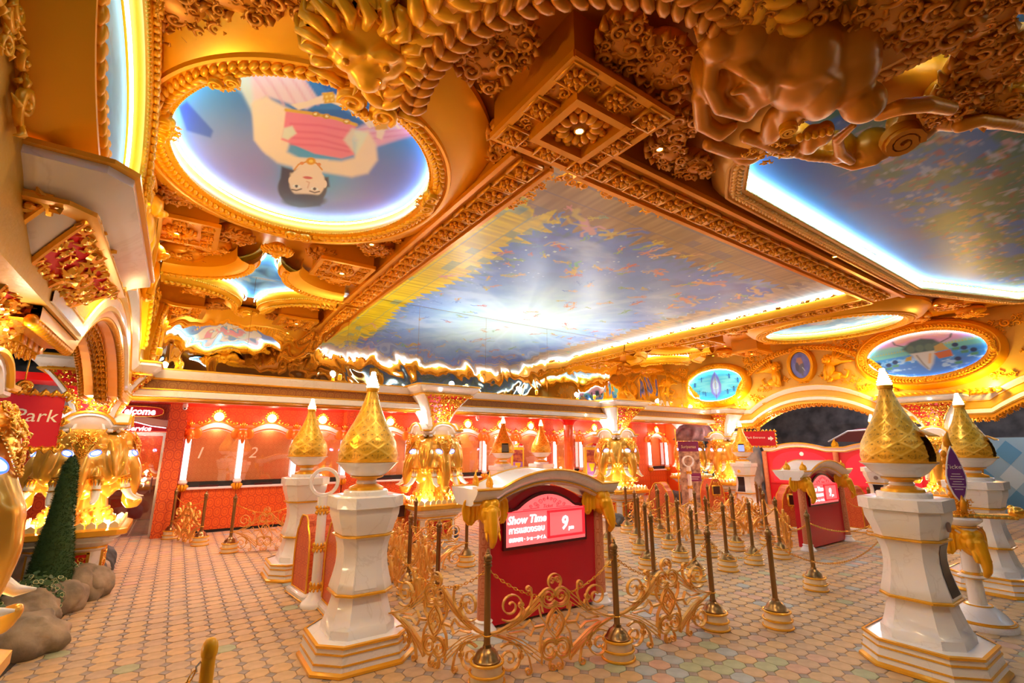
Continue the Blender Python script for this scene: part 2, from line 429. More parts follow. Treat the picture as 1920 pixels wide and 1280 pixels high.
# ------------------------------------------------------------------ mirror wall
def mirror_mat():
    m = mat('mirror_foil', (.92, .92, .92), .015, 1.); nt = m.node_tree; b = nt.nodes['Principled BSDF']
    tc = nt.nodes.new('ShaderNodeTexCoord'); mp = nt.nodes.new('ShaderNodeMapping'); mp.inputs['Scale'].default_value = (1.5, 1.5, .9)
    nt.links.new(tc.outputs['Object'], mp.inputs[0])
    n = nt.nodes.new('ShaderNodeTexNoise'); n.inputs['Scale'].default_value = 1.25; n.inputs['Detail'].default_value = 1.5; n.inputs['Roughness'].default_value = .5; n.inputs['Distortion'].default_value = .6
    nt.links.new(mp.outputs[0], n.inputs['Vector'])
    sx = nt.nodes.new('ShaderNodeSeparateXYZ'); nt.links.new(tc.outputs['Object'], sx.inputs[0])
    mr = nt.nodes.new('ShaderNodeMapRange'); mr.inputs[1].default_value = 2.9; mr.inputs[2].default_value = 4.3; mr.inputs[3].default_value = .030; mr.inputs[4].default_value = .002
    nt.links.new(sx.outputs[2], mr.inputs[0])
    bp = nt.nodes.new('ShaderNodeBump'); bp.inputs['Distance'].default_value = 1.; 
    mu = nt.nodes.new('ShaderNodeMath'); mu.operation = 'MULTIPLY'; nt.links.new(n.outputs[0], mu.inputs[0]); nt.links.new(mr.outputs[0], mu.inputs[1])
    nt.links.new(mu.outputs[0], bp.inputs['Height']); bp.inputs['Strength'].default_value = 1.
    nt.links.new(bp.outputs[0], b.inputs['Normal']); return m
MIRR = mirror_mat()
root = tag(MB().box(XW0-.3, YW+.03, ZC-.45, XW1+.4, YW+.2, 4.9).build('wall_back', GOLDC, None, False), 'upper back wall faced with rippled mirror sheets', kind='structure')
xs = [XW0, .75, 2.35, 3.75, 5.35, 7.1, 8.8, 10.5, 12.3, XW1]
for a, b in zip(xs[:-1], xs[1:]):
    MB().box(a+.002, YW, ZC-.02, b-.002, YW+.02, 4.66).build('mirror_sheet', MIRR, root, False)

# ------------------------------------------------------------------ side walls above the cornice
WGOLD = mat('gold_wall', (.66, .36, .04), .42, .2, bump=.15, bscale=25)
def side_wall(name, x, s, ys, yend, label):
    top = archpath(x, ys); n = len(top); mb = MB()
    vs = [(x, p[1], p[2]-.43) for p in top]+[(x, p[1], 4.8) for p in top]
    vs += [(x-s*.35, v[1], v[2]) for v in vs]
    fs = []
    for i in range(n-1):
        fs += [(i, i+1, n+i+1, n+i), (2*n+i, 2*n+i+1, 3*n+i+1, 3*n+i), (i, i+1, 2*n+i+1, 2*n+i)]
    mb.add(vs, fs)
    return tag(mb.build(name, WGOLD, None, False, False), label, kind='structure')
WR = side_wall('wall_right', XW1, -1, [YW+.1, 3.45, -1.8], -1, 'gold relief wall above the right passages')
WL = side_wall('wall_left', XW0, 1, [YW+.1, 3.2, -2.0], -1, 'gold wall above the left passage with an oval mural')

tag(MB().box(-4.6, -6.7, 0, 24, -6.5, 4.9).build('wall_rear', mat('rear_wall', (.42,.24,.10), .6), None, False), 'plain ochre wall behind the viewer', kind='structure')
# ------------------------------------------------------------------ main ceiling slab
ZS = 4.68
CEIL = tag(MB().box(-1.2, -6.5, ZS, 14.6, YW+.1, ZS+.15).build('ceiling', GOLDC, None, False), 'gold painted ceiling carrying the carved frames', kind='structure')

# ------------------------------------------------------------------ ticket hall behind the columns
REDW = damask('red_damask', (.62, .075, .012), (.42, .035, .008), 6.2, 4.2)
REDP = mat('red_ceiling_paint', (.80, .006, .004), .22)
YT = 12.6
hallw = MB()
hallw.box(.1, YT, 0, 16.2, YT+.2, 3.0).box(-4.6, 17.2, 0, .1, 17.4, 3.0).box(-4.6, 12.2, 0, -4.5, 17.4, 3.0)
hallw.box(.1, YT+.2, 0, .2, 17.2, 3.0).box(-1.75, 12.45, 2.1, .1, 12.75, 3.0).box(-4.6, 12.45, 0, -1.75, 12.75, 3.0)
tag(hallw.build('wall_ticket', REDW, None, False), 'orange red damask wallpaper wall behind the ticket windows', kind='structure')
tag(MB().box(-4.6, YW-.05, 2.62, 16.5, 17.4, 2.72).build('ceiling_ticket', REDP, None, False), 'glossy red ceiling over the ticket windows', kind='structure')
tag(MB().box(16.0, 11.6, 0, 16.2, YT, 2.62).build('wall_end', mat('orange_wall', (.75, .09, .01), .3), None, False), 'orange red end wall of the ticket hall', kind='structure')
# ------------------------------------------------------------------ painted murals (colours of the paint on dense panels)
def hash2(ix, iy, seed):
    h = (ix.astype(np.int64)*374761393+iy.astype(np.int64)*668265263+seed*982451653) & 0xffffffff
    h = ((h ^ (h >> 13))*1274126177) & 0xffffffff
    return ((h ^ (h >> 16)) & 0xffff)/65535.
def vnoise(x, y, seed=0):
    ix, iy = np.floor(x), np.floor(y); fx, fy = x-ix, y-iy
    fx = fx*fx*(3-2*fx); fy = fy*fy*(3-2*fy)
    a, b, c, d = hash2(ix, iy, seed), hash2(ix+1, iy, seed), hash2(ix, iy+1, seed), hash2(ix+1, iy+1, seed)
    return (a*(1-fx)+b*fx)*(1-fy)+(c*(1-fx)+d*fx)*fy
def fbm(x, y, seed=0, o=4):
    s = 0; a = .5
    for i in range(o): s = s+a*vnoise(x*2**i, y*2**i, seed+i); a *= .5
    return s/.9375
def sst(a, b, x):
    t = np.clip((x-a)/(b-a), 0, 1); return t*t*(3-2*t)
def polyd(x, y, pts):
    """signed distance, negative inside"""
    P = np.array(pts, float); d = np.full(x.shape, 1e9); ins = np.zeros(x.shape, bool); n = len(P)
    for i in range(n):
        a, b = P[i], P[(i+1) % n]; e = b-a; wx, wy = x-a[0], y-a[1]
        t = np.clip((wx*e[0]+wy*e[1])/max(1e-9, e@e), 0, 1)
        d = np.minimum(d, (wx-e[0]*t)**2+(wy-e[1]*t)**2)
        c = ((P[i][1] <= y) & (b[1] > y)) | ((b[1] <= y) & (P[i][1] > y))
        with np.errstate(divide='ignore', invalid='ignore'):
            xi = a[0]+(y-a[1])/(b[1]-a[1] if b[1] != a[1] else 1e-9)*e[0]
        ins ^= c & (x < xi)
    d = np.sqrt(d); return np.where(ins, -d, d)
class Paint:
    def __init__(s, x, y): s.x = x; s.y = y; s.c = np.zeros(x.shape+(3,))
    def mix(s, m, col):
        col = np.array(col, float)
        s.c = s.c*(1-m[..., None])+(col if col.ndim > 1 else col[None])*m[..., None]
    def sub(s, pts, pad):       # points near a stroke
        P = np.array(pts, float); a, b = P.min(0)-pad, P.max(0)+pad
        return np.nonzero((s.x > a[0]) & (s.x < b[0]) & (s.y > a[1]) & (s.y < b[1]))[0]
    def put(s, k, m, col): s.c[k] = s.c[k]*(1-m[:, None])+np.array(col, float)[None]*m[:, None]
    def poly(s, pts, col, soft=2., a=1.):
        k = s.sub(pts, soft*1.1)
        if len(k): s.put(k, a*sst(soft, -soft, polyd(s.x[k], s.y[k], pts)), col)
    def ell(s, c, r, col, soft=.15, rot=0., a=1.):
        R_ = max(r)*(1+soft); k = s.sub([(c[0]-R_, c[1]-R_), (c[0]+R_, c[1]+R_)], 0)
        if not len(k): return
        dx, dy = s.x[k]-c[0], s.y[k]-c[1]; cr, sr = math.cos(rot), math.sin(rot)
        u, v = (dx*cr+dy*sr)/r[0], (-dx*sr+dy*cr)/r[1]
        s.put(k, a*sst(1+soft, 1-soft, np.sqrt(u*u+v*v)), col)
    def line(s, pts, w, col, soft=1.5, a=1.):
        k = s.sub(pts, w+soft)
        if not len(k): return
        x, y = s.x[k], s.y[k]; d = np.full(x.shape, 1e9)
        for p, q in zip(pts[:-1], pts[1:]):
            p, q = np.array(p, float), np.array(q, float); e = q-p
            t = np.clip(((x-p[0])*e[0]+(y-p[1])*e[1])/max(1e-9, e@e), 0, 1)
            d = np.minimum(d, np.hypot(x-p[0]-e[0]*t, y-p[1]-e[1]*t))
        s.put(k, a*sst(w+soft, w-soft, d), col)
def srgb(r, g, b): return tuple((v/255/12.92 if v/255 <= .04045 else ((v/255+.055)/1.055)**2.4) for v in (r, g, b))
def mural_mat():
    m = mat('mural_paint', (1,1,1), .42); nt = m.node_tree
    a = nt.nodes.new('ShaderNodeAttribute'); a.attribute_name = 'paint'
    nt.links.new(a.outputs['Color'], nt.nodes['Principled BSDF'].inputs['Base Color']); return m
MURAL = mural_mat()
def paint_mesh(name, P, faces, cols, parent):
    me = bpy.data.meshes.new(name); me.from_pydata(P.tolist(), [], faces)
    at = me.color_attributes.new('paint', 'FLOAT_COLOR', 'POINT')
    cols = cols*np.array((.70, .93, 1.22))   # paint tinted bluer to offset the warm lamp light
    at.data.foreach_set('color', np.concatenate([np.clip(cols, 0, 1), np.ones((len(cols), 1))], 1).astype(np.float32).ravel())
    me.materials.append(MURAL); return link(name, me, parent)
def grid_faces(nu, nv): return [(j*nu+i, j*nu+i+1, (j+1)*nu+i+1, (j+1)*nu+i) for j in range(nv-1) for i in range(nu-1)]
def disc_grid(nr, na):
    """unit disc points and faces"""
    r = np.repeat(np.linspace(0, 1, nr)[1:], na); a = np.tile(np.arange(na)*2*PI/na, nr-1)
    P = np.concatenate([[[0, 0]], np.stack([r*np.cos(a), r*np.sin(a)], 1)])
    f = [(0, 1+i, 1+(i+1) % na) for i in range(na)]
    for k in range(nr-2):
        for i in range(na):
            j = (i+1) % na; f.append((1+k*na+i, 1+(k+1)*na+i, 1+(k+1)*na+j, 1+k*na+j))
    return P, f
SKIN = srgb(246, 214, 205)
def paint_lady(px, py):
    p = Paint(px, py); n = fbm(px/60, py/45, 3)
    g = sst(150, 330, py); p.c[:] = srgb(70, 160, 226)
    p.mix(sst(330, 480, px)*sst(300, 180, py), srgb(28, 120, 205))
    p.mix(g*.9*sst(620, 500, px+n*60), srgb(150, 128, 214)); p.mix(g*.85*sst(600, 700, px), srgb(120, 120, 214))
    p.mix(sst(640, 760, px)*sst(340, 220, py), srgb(14, 130, 216))
    p.mix(sst(325, 430, py)*sst(380, 460, px)*sst(780, 700, px)*.8, srgb(176, 120, 205))
    p.mix(sst(375, 425, py)*.8, srgb(66, 120, 224))
    p.poly([(335,200),(350,190),(400,245),(395,258),(350,245)], srgb(20, 84, 200), 3)
    # background cloth behind the waist
    p.poly([(560,130),(640,190),(710,250),(720,180),(640,140)], srgb(10, 92, 180), 3)
    p.poly([(540,205),(640,205),(700,240),(640,240),(560,225)], srgb(8, 100, 190), 3)
    k = (np.sin(px*.32+py*.22)*np.sin(px*.22-py*.35) > .55); m = k*sst(0, -3, polyd(px, py, [(560,130),(640,190),(710,250),(720,180),(640,140)])); p.mix(m*.5, srgb(60, 150, 215))
    # veil and skirt
    p.poly([(440,135),(560,133),(600,190),(575,205),(500,180),(470,200),(455,170)], srgb(240, 205, 226), 4)
    p.poly([(410,135),(470,135),(478,220),(455,175)], srgb(205, 226, 240), 7, .8)
    for x0 in (470, 492, 515, 538, 556): p.line([(x0,134),(x0+22,165),(x0+40,196)], 2, srgb(226, 165, 205), 3, .8)
    p.poly([(700,225),(780,222),(800,235),(740,262),(690,280),(650,250)], srgb(232, 190, 226), 6, .9)
    p.poly([(660,250),(760,240),(822,232),(790,250),(700,275)], srgb(238, 160, 205), 5, .8)
    for y0 in (236, 246, 256): p.line([(665,y0+8),(730,y0),(800,y0-8)], 1.5, srgb(214, 130, 190), 2, .7)
    # torso
    p.poly([(476,190),(500,182),(545,205),(540,240),(545,262),(538,285),(560,296),(640,302),(664,296),(672,262),(665,250),(690,245),(705,270),(708,300),(690,325),(660,332),(600,322),(560,316),(520,305),(492,282),(477,262)], SKIN, 5)
    p.poly([(536,206),(560,208),(640,222),(668,236),(660,262),(664,290),(640,297),(590,288),(548,270),(527,262),(532,240)], srgb(240, 128, 165), 2.5)
    for y0, y1 in ((232,246),(246,262),(258,276),(270,284)): p.line([(545,y0),(600,y0+3),(655,y1)], 2, srgb(222, 92, 140), 3, .7)
    p.poly([(532,240),(548,236),(556,250),(540,262),(528,258)], srgb(222, 236, 226), 3, .8)
    p.poly([(644,262),(660,240),(690,250),(680,270),(668,290),(660,282)], srgb(222, 232, 226), 4, .7)
    p.line([(536,206),(580,212),(630,222),(668,234)], 3, srgb(226, 168, 66), 1.5)
    for q in ((592,214),(612,218),(650,228)): p.ell(q, (7,5), srgb(206,140,40)); p.ell(q, (3,2.5), srgb(250,225,180))
    # near arm, forearms, hands
    p.poly([(472,195),(500,180),(512,205),(520,262),(540,300),(500,288),(478,262)], SKIN, 6)
    p.poly([(545,196),(575,190),(605,178),(625,176),(648,186),(676,206),(690,214),(700,232),(690,236),(676,222),(650,204),(620,192),(590,196),(560,206)], SKIN, 2)
    for a, b in (((690,214),(704,228)),((686,218),(700,236)),((682,222),(694,238)),((694,208),(716,214))): p.line([a, b], 2.4, SKIN, 1.2)
    p.poly([(706,236),(712,222),(722,216),(744,212),(762,220),(768,232),(748,226),(730,228),(724,240),(716,262),(706,258)], SKIN, 2)
    for a, b in (((744,216),(770,216)),((746,220),(772,226)),((744,224),(764,236)),((736,226),(748,240))): p.line([a, b], 2.2, SKIN, 1.2)
    p.poly([(604,174),(626,172),(630,192),(608,194)], srgb(222,160,52), 1.5); p.line([(611,175),(615,193)], 1, srgb(250,215,130), 1); p.line([(620,174),(624,192)], 1, srgb(250,215,130), 1)
    p.poly([(702,232),(726,230),(728,242),(704,244)], srgb(222,150,66), 1.5)
    # neck, hair, head
    p.poly([(548,295),(615,300),(600,330),(550,326)], SKIN, 3)
    p.ell((567,352), (46, 36), srgb(52, 48, 92), .05)
    p.poly([(528,312),(548,318),(552,345),(524,348)], srgb(52,48,92), 3); p.poly([(595,330),(616,332),(618,350),(600,356)], srgb(52,48,92), 3)
    p.ell((576,342), (33, 31), SKIN, .07); p.poly([(545,325),(606,330),(608,350),(590,372),(560,372),(545,350)], SKIN, 4)
    p.ell((570,376), (40, 12), srgb(46,44,90), .2); p.poly([(540,362),(606,366),(600,386),(560,388)], srgb(46,44,90), 4)
    p.ell((545,338), (4,7), SKIN); p.ell((609,345), (4,7), SKIN)
    for q in ((556,349),(590,354)): p.ell(q, (7,2.6), srgb(250,240,240), .2, .12); p.ell(q, (3,2.8), srgb(50,44,80), .2)
    p.line([(547,355),(556,357),(565,354)], 1.2, srgb(90,70,90), 1); p.line([(581,358),(590,361),(599,359)], 1.2, srgb(90,70,90), 1)
    p.line([(577,352),(580,342),(575,340)], 1, srgb(214,160,160), 1.2); p.ell((577,333), (9,2.6), srgb(206,90,110), .3, .1)
    p.line([(552,318),(560,308),(578,302),(594,306),(604,318)], 1.4, srgb(224,140,60), 1)
    p.ell((583,302), (9,7), srgb(226,150,44)); p.ell((583,302), (4,3), srgb(250,205,90)); p.ell((566,306), (4,3), srgb(236,140,90)); p.ell((598,308), (4,3), srgb(236,140,90))
    return p.c
def paint_center(px, py, X, Y):
    """celestial scene: night-blue rim, burst of pale light, flying figures, gilded towers along the edges"""
    u, v = (X-6.25)/3.6, (Y-8.7)/5.6
    p = Paint(px, py); n = fbm(X*1.3, Y*1.3, 5, 5); n2 = fbm(X*3.1, Y*3.1, 15, 5)
    r = np.hypot(u*.85, v+.02)
    p.c[:] = srgb(74, 112, 200)
    p.mix(sst(.30, .62, n)*.8, srgb(120, 140, 216)); p.mix(sst(.5, .75, n2)*.5, srgb(86, 90, 176))
    p.mix(sst(1.0, .25, r+(n-.5)*.35), srgb(160, 190, 222)); p.mix(sst(.62, .12, r+(n2-.5)*.3), srgb(216, 232, 216)); p.mix(sst(.34, .02, r), srgb(240, 246, 216))
    th = np.arctan2(v+.02, u*.85); rays = (vnoise(th*16+50, r*.6, 8)**3)
    p.mix(rays*sst(.95, .15, r)*.7, srgb(246, 250, 240))
    p.mix(sst(.58, .8, fbm(X*.9+7, Y*1.6, 31, 5))*.55*sst(.1, .5, r), srgb(226, 232, 240))
    p.mix((hash2(np.floor(X*26), np.floor(Y*26), 3) > .987)*sst(.45, .8, r)*.9, srgb(240, 244, 255))
    # gilded towers along left, near and right edges
    e1 = X-2.65; e2 = Y-3.1; e3 = 9.85-X
    for e, t, hue in ((e1, Y, srgb(255,206,16)), (e2, X, srgb(190,140,86)), (e3, Y, srgb(214,170,120))):
        h = .62+.35*vnoise(t*1.7, t*0, 4)+.35*vnoise(t*5, t*0, 9)*vnoise(t*9, t*0, 2)
        sp = np.abs((t*4.2) % 1-.5)*2; h = h+.16*sp
        m = sst(.015, -.015, e-h); st = vnoise(t*22, e*2.2, 12)
        c = np.stack([hue[0]*(.72+.45*st), hue[1]*(.68+.5*st), hue[2]*(.7+.5*st)], -1)
        p.mix(m, c)
        p.mix(m*((np.abs(((e*3.) % 1)-.5) > .47)|(hash2(np.floor(t*5), np.floor(e*6), 7) > .9))*.6, srgb(120,104,110) if e is not e1 else srgb(90,150,140))
        p.mix(sst(.0, .08, e-h)*sst(.3, .08, e-h)*.55*(vnoise(t*8, e*8, 3)), srgb(96,130,96))
        p.mix(sst(.12, .02, e), srgb(222,232,240))
    # flying figures
    rnd = random.Random(12)
    pal = [srgb(240,170,110), srgb(244,190,150), srgb(236,150,130), srgb(232,190,70), srgb(226,120,110), srgb(150,180,130), srgb(120,150,206)]
    def fig(x, y, s, a, c1, c2):
        p.x, p.y = X, Y
        ca, sa = math.cos(a), math.sin(a)
        def q(i, j): return (x+s*(i*ca-j*sa), y+s*(i*sa+j*ca))
        p.line([q(-.5,0), q(0,.08), q(.32,0)], s*.13, c1, s*.05); p.ell(q(.5,.02), (s*.13,)*2, c1)
        p.line([q(.2,.0), q(.3,.32), q(.55,.4)], s*.05, c1, s*.04); p.line([q(.15,0), q(.1,-.32), q(.35,-.42)], s*.05, c1, s*.04)
        p.line([q(-.5,0), q(-.95,.14), q(-1.2,-.05)], s*.09, c2, s*.06); p.line([q(-.1,.05), q(-.5,.4), q(-.9,.38)], s*.045, c2, s*.05)
        p.x, p.y = px, py
    for i in range(95):
        x, y = rnd.uniform(3.4, 9.4), rnd.uniform(3.9, 8.65); d = math.hypot((x-6.25)/3.6*.85, (y-8.7)/5.6)
        fig(x, y, rnd.uniform(.09, .2)*(0.7+d*.7), rnd.uniform(0, 6.28), rnd.choice(pal), rnd.choice(pal))
    fig(4.1, 4.15, .42, .5, srgb(236,160,150), srgb(226,180,90)); fig(4.55, 4.1, .36, 2.4, srgb(232,190,90), srgb(120,130,190))
    fig(7.3, 4.6, .38, 2.8, srgb(240,170,120), srgb(226,150,150)); fig(5.0, 5.4, .3, 1., srgb(236,180,60), srgb(120,190,130))
    fig(8.6, 4.3, .34, .3, srgb(240,175,120), srgb(236,190,120)); fig(7.9, 5.4, .4, 3.4, srgb(236,150,130), srgb(236,190,150)); fig(6.2, 4.7, .3, .2, srgb(236,150,140), srgb(150,170,214))
    return p.c
def paint_right(px, py, X, Y):
    p = Paint(X, Y); n = fbm(X*.8, Y*1.1, 41, 5); n2 = fbm(X*2.2, Y*2.6, 44, 5); n3 = fbm(X*6, Y*6, 47, 3)
    p.c[:] = srgb(24, 104, 196); p.mix(sst(.4, .7, n)*.8, srgb(66, 110, 180)); p.mix(sst(.5, .72, n2)*.6, srgb(88, 96, 166))
    e = 2.35-Y+0*X
    p.mix(sst(.55, .05, e+(n-.5)*.3)*.9, srgb(40, 160, 236)); p.mix(sst(.22, 0, e), srgb(180, 226, 250))
    band = sst(.5, .9, e)
    p.mix(band*sst(.5, .62, n2), srgb(70, 110, 100)); p.mix(band*sst(.53, .6, fbm(X*3+5, Y*3, 51, 4))*.8, srgb(104,120,84))
    p.mix(band*sst(.62, .68, fbm(X*11, Y*9, 47, 3))*sst(.5, .6, n)*.8, srgb(206,150,170)); p.mix(band*sst(.64, .7, fbm(X*9+9, Y*12, 55, 3))*.7, srgb(186,140,96))
    p.mix(band*sst(.66, .7, fbm(X*9+3, Y*14, 58, 3))*.7, srgb(150,60,80)); p.mix(band*sst(.64, .7, fbm(X*5, Y*11+4, 61, 3))*.6, srgb(190,190,220))
    return p.c
def paint_simple(u, v, kind):
    """u,v in -1..1 on an oval panel"""
    p = Paint(u, v); n = fbm(u*3+5, v*3+2, 21, 5); n2 = fbm(u*7+5, v*7+2, 25, 4)
    if kind == 'boat':
        p.c[:] = srgb(90, 200, 226); p.mix(sst(.45, .6, fbm(u*2+3, v*9, 3))*.6, srgb(150, 226, 232)); p.mix(sst(.0, -.9, v)*.5, srgb(30,110,190))
        p.poly([(0,.92),(.12,.5),(.2,.0),(.17,-.45),(0,-.85),(-.17,-.45),(-.2,0),(-.12,.5)], srgb(140,130,214), .02)
        p.poly([(0,.6),(.08,.3),(.12,-.1),(.1,-.4),(0,-.6),(-.1,-.4),(-.12,-.1),(-.08,.3)], srgb(186,200,240), .03); p.line([(-.08,.1),(0,.3),(.08,.1),(.06,-.2),(-.06,-.2),(-.08,.1)], .012, srgb(240,240,250), .015)
        for x, y in ((-.7,-.1),(-.45,.45),(.5,.5),(.78,.2),(-.35,-.55),(.4,-.45),(.62,-.3),(-.1,-.75)):
            p.line([(x,y-.14),(x,y+.02)], .03, srgb(30,100,180), .02); p.ell((x,y+.09), (.03,.045), srgb(40,70,120)); p.line([(x-.09,y+.08),(x,y),(x+.09,y+.08)], .014, srgb(40,110,190), .02)
    elif kind == 'herd':
        p.c[:] = srgb(60, 150, 226); p.mix(sst(.0, .35, v+(n-.5)*.2), srgb(150, 214, 200)); p.mix(sst(.35, .6, v+(n-.5)*.3), srgb(226, 160, 206)); p.mix(sst(.55, .95, v+(n-.5)*.4), srgb(246, 176, 140))
        p.poly([(-1,.12),(1,.42),(1,.22),(-1,-.05)], srgb(120,196,190), .03)
        for i in range(40): x = -1+i*.05; y = .13+.15*(x+1); p.poly([(x,y),(x+.02,y+.1),(x+.04,y)], srgb(190,200,120), .01)
        p.mix(sst(-.1, -.5, v+(n2-.5)*.6)*.8, srgb(90, 130, 206)); p.mix(sst(.55,.7,n2)*sst(.1,-.3,v), srgb(180,210,240))
        p.poly([(-.35,.35),(-.2,.62),(.0,.72),(.2,.62),(.32,.35),(.2,.1),(0,.0),(-.22,.1)], srgb(70,96,100), .05)
        for x in (-.2,-.05,.1,.22): p.ell((x,.3), (.07,.16), srgb(96,120,110), .3)
        for s in (-1, 1): p.line([(s*.3,.45),(s*.45,.6),(s*.48,.75)], .015, srgb(60,80,90), .02)
        p.poly([(-.22,.1),(.2,.12),(.12,-.45),(.04,-.72),(-.08,-.4)], srgb(214,206,196), .04); p.line([(-.12,0),(-.04,-.4),(.03,-.65)], .015, srgb(150,140,140), .02); p.line([(.1,0),(.06,-.4)], .015, srgb(236,170,90), .03)
        p.poly([(.16,.0),(.42,.08),(.44,-.2),(.22,-.26)], srgb(214,110,60), .02); p.poly([(.18,.3),(.3,.42),(.4,.1),(.18,.05)], srgb(200,160,90), .02); p.poly([(-.3,-.05),(-.2,0),(-.22,-.2),(-.33,-.22)], srgb(190,150,60), .02)
        for x, y in ((.5,.25),(.62,.08),(.75,-.05),(-.5,-.2),(-.62,-.3),(.5,-.35),(-.8,-.2)): p.ell((x,y), (.05,.09), srgb(40,60,110), .3); p.poly([(x-.06,y-.12),(x+.06,y-.1),(x+.05,y-.22),(x-.05,y-.22)], srgb(90,150,120), .02)
    elif kind == 'elephant':
        p.c[:] = srgb(120, 116, 190); p.mix(sst(.4,.7,n)*.5, srgb(160,160,216))
        p.ell((-.05,-.1), (.42,.55), srgb(120,110,124), .1); p.ell((-.1,.3), (.3,.3), srgb(196,140,120), .15); p.poly([(-.35,.55),(.15,.6),(.3,.15),(-.2,.05)], srgb(206,140,110), .06)
        p.line([(.05,0),(.2,-.4),(.1,-.75)], .09, srgb(130,120,134), .05); p.ell((-.35,-.1), (.2,.35), srgb(100,94,112), .15); p.line([(.18,-.2),(.4,-.45)], .03, srgb(240,236,226), .03)
    elif kind == 'crowd':
        p.c[:] = srgb(120, 190, 214); p.mix(sst(.4,.65,n)*.8, srgb(90,160,190)); p.mix(sst(.3,-.1,v+(n-.5))*.6, srgb(60,110,170))
        m = sst(.1, -.25, np.abs(u+.15+v*.18)-.28)*sst(.75, .4, np.abs(v))
        for sd, c, th in ((71,srgb(226,120,130),.58),(74,srgb(236,190,110),.6),(77,srgb(60,110,90),.6),(80,srgb(240,226,206),.62),(83,srgb(90,70,120),.63),(86,srgb(230,110,60),.64)):
            p.mix(m*sst(th, th+.05, fbm(u*9+sd, v*7, sd, 3)), c)
    elif kind == 'sky':
        p.c[:] = srgb(40, 130, 214); p.mix(sst(.4, .7, n), srgb(120,190,236)); p.mix(sst(.55,.7,n2)*.6, srgb(230,240,250))
        p.poly([(-.5,-.1),(-.2,.05),(.1,-.05),(.3,.1),(.1,.2),(-.3,.2)], srgb(190,190,206), .06, .8); p.poly([(-.3,.1),(0,.2),(.3,.15),(.1,.35)], srgb(226,170,190), .06, .8); p.poly([(-.1,-.3),(.1,-.1),(.02,-.5)], srgb(30,80,150), .05, .8)
    return p.c
# ------------------------------------------------------------------ generic framed panels
ZM = 4.60
def loop_sweep(mb, P, Nn, N, prof, closed=True, mi=0):
    """P: points, Nn: outward in-plane normals, prof: (out, along N)"""
    n = len(P); m = len(prof); N = np.array(N, float)
    vs = [P[i]+Nn[i]*o+N*d for i in range(n) for o, d in prof]; fs = []
    for i in range(n if closed else n-1):
        k = (i+1) % n
        for j in range(m-1): fs.append((i*m+j, k*m+j, k*m+j+1, i*m+j+1))
    return mb.add(vs, fs, mi)
def resample(P, step, closed=True):
    P = np.array(P, float); Q = np.vstack([P, P[:1]]) if closed else P
    L = np.concatenate([[0], np.cumsum(np.linalg.norm(np.diff(Q, axis=0), axis=1))]); n = max(3, int(L[-1]/step))
    t = np.linspace(0, L[-1], n+1)[:-1] if closed else np.linspace(0, L[-1], n+1)
    return np.stack([np.interp(t, L, Q[:, k]) for k in range(Q.shape[1])], 1)
def offs_normals(P, N, closed=True):
    n = len(P); out = []
    for i in range(n):
        t = P[(i+1) % n]-P[i-1] if closed else P[min(i+1, n-1)]-P[max(i-1, 0)]
        q = np.cross(t, N); out.append(q/np.linalg.norm(q))
    return np.array(out)
def leaf_run(mb, P, Nn, N, off, d, size, step, closed=True, lean=.5):
    """row of overlapping leaves along a path"""
    Q = resample(P+Nn*off, step, closed); N = np.array(N, float); n = len(Q)
    for i in range(n if closed else n-1):
        t = Q[(i+1) % n]-Q[i]; L = np.linalg.norm(t); t = t/max(L, 1e-9); o = np.cross(t, N)
        for sgn in (-1, 1):
            X = t*.8+o*sgn*lean; X /= np.linalg.norm(X); Y = np.cross(N, X)
            M = Matrix(((X[0],Y[0],N[0]),(X[1],Y[1],N[1]),(X[2],Y[2],N[2])))
            mb.ell(Q[i]+o*sgn*size*.42+N*d, (size*.9, size*.44, size*.45), 8, 5, M=M)
    return mb
def bead_run(mb, P, Nn, N, off, d, r, step, closed=True):
    for q in resample(P+Nn*off, step, closed): mb.ell(q+np.array(N)*d, (r, r, r), 6, 4)
    return mb
def volute(mb, O, U, V, N, r, wd, turns=1.6, a0=0., d=1):
    pts = spiral(0, 0, r*.84, r*.12, a0, d*turns, 26)
    mb.band(pts, O, U, V, N, r*.26, wd)
    O = np.array(O, float); N_ = np.array(N, float)
    mb.ell(O, (r*.22,)*3, 8, 5); mb.prism([(r*.9*math.cos(q), r*.9*math.sin(q)) for q in np.linspace(0, 2*PI, 20)[:-1]], O, U, V, N_, -wd*.35, wd*.2)
    return mb
def cartouche(root, O, out, N, s, m):
    """pair of facing volutes with a bud"""
    O, out, N = [np.array(q, float) for q in (O, out, N)]; t = np.cross(N, out); mb = MB()
    for k in (-1, 1):
        c = O+t*k*s*.62+out*s*.12
        volute(mb, c+N*s*.1, t*k, out, N, s*.6, s*.55, 1.5, -.6)
        mb.tube([c+t*k*s*.5+out*s*.3, c+t*k*s*1.0+out*s*.42, c+t*k*s*1.7+out*s*.25], [s*.16, s*.2, s*.06], 6)
    for q in (-1, 0, 1): mb.ell(O+t*q*s*.28-out*s*.22+N*s*.2, (s*.16, s*.16, s*.22), 8, 5)
    scrollwork(mb, O-out*s*.5+N*s*.05, t, out, N, s*.8, s*.35, 3, s*.42, 5, 'rect', True, s*.08)
    mb.build('cartouche', m, root)
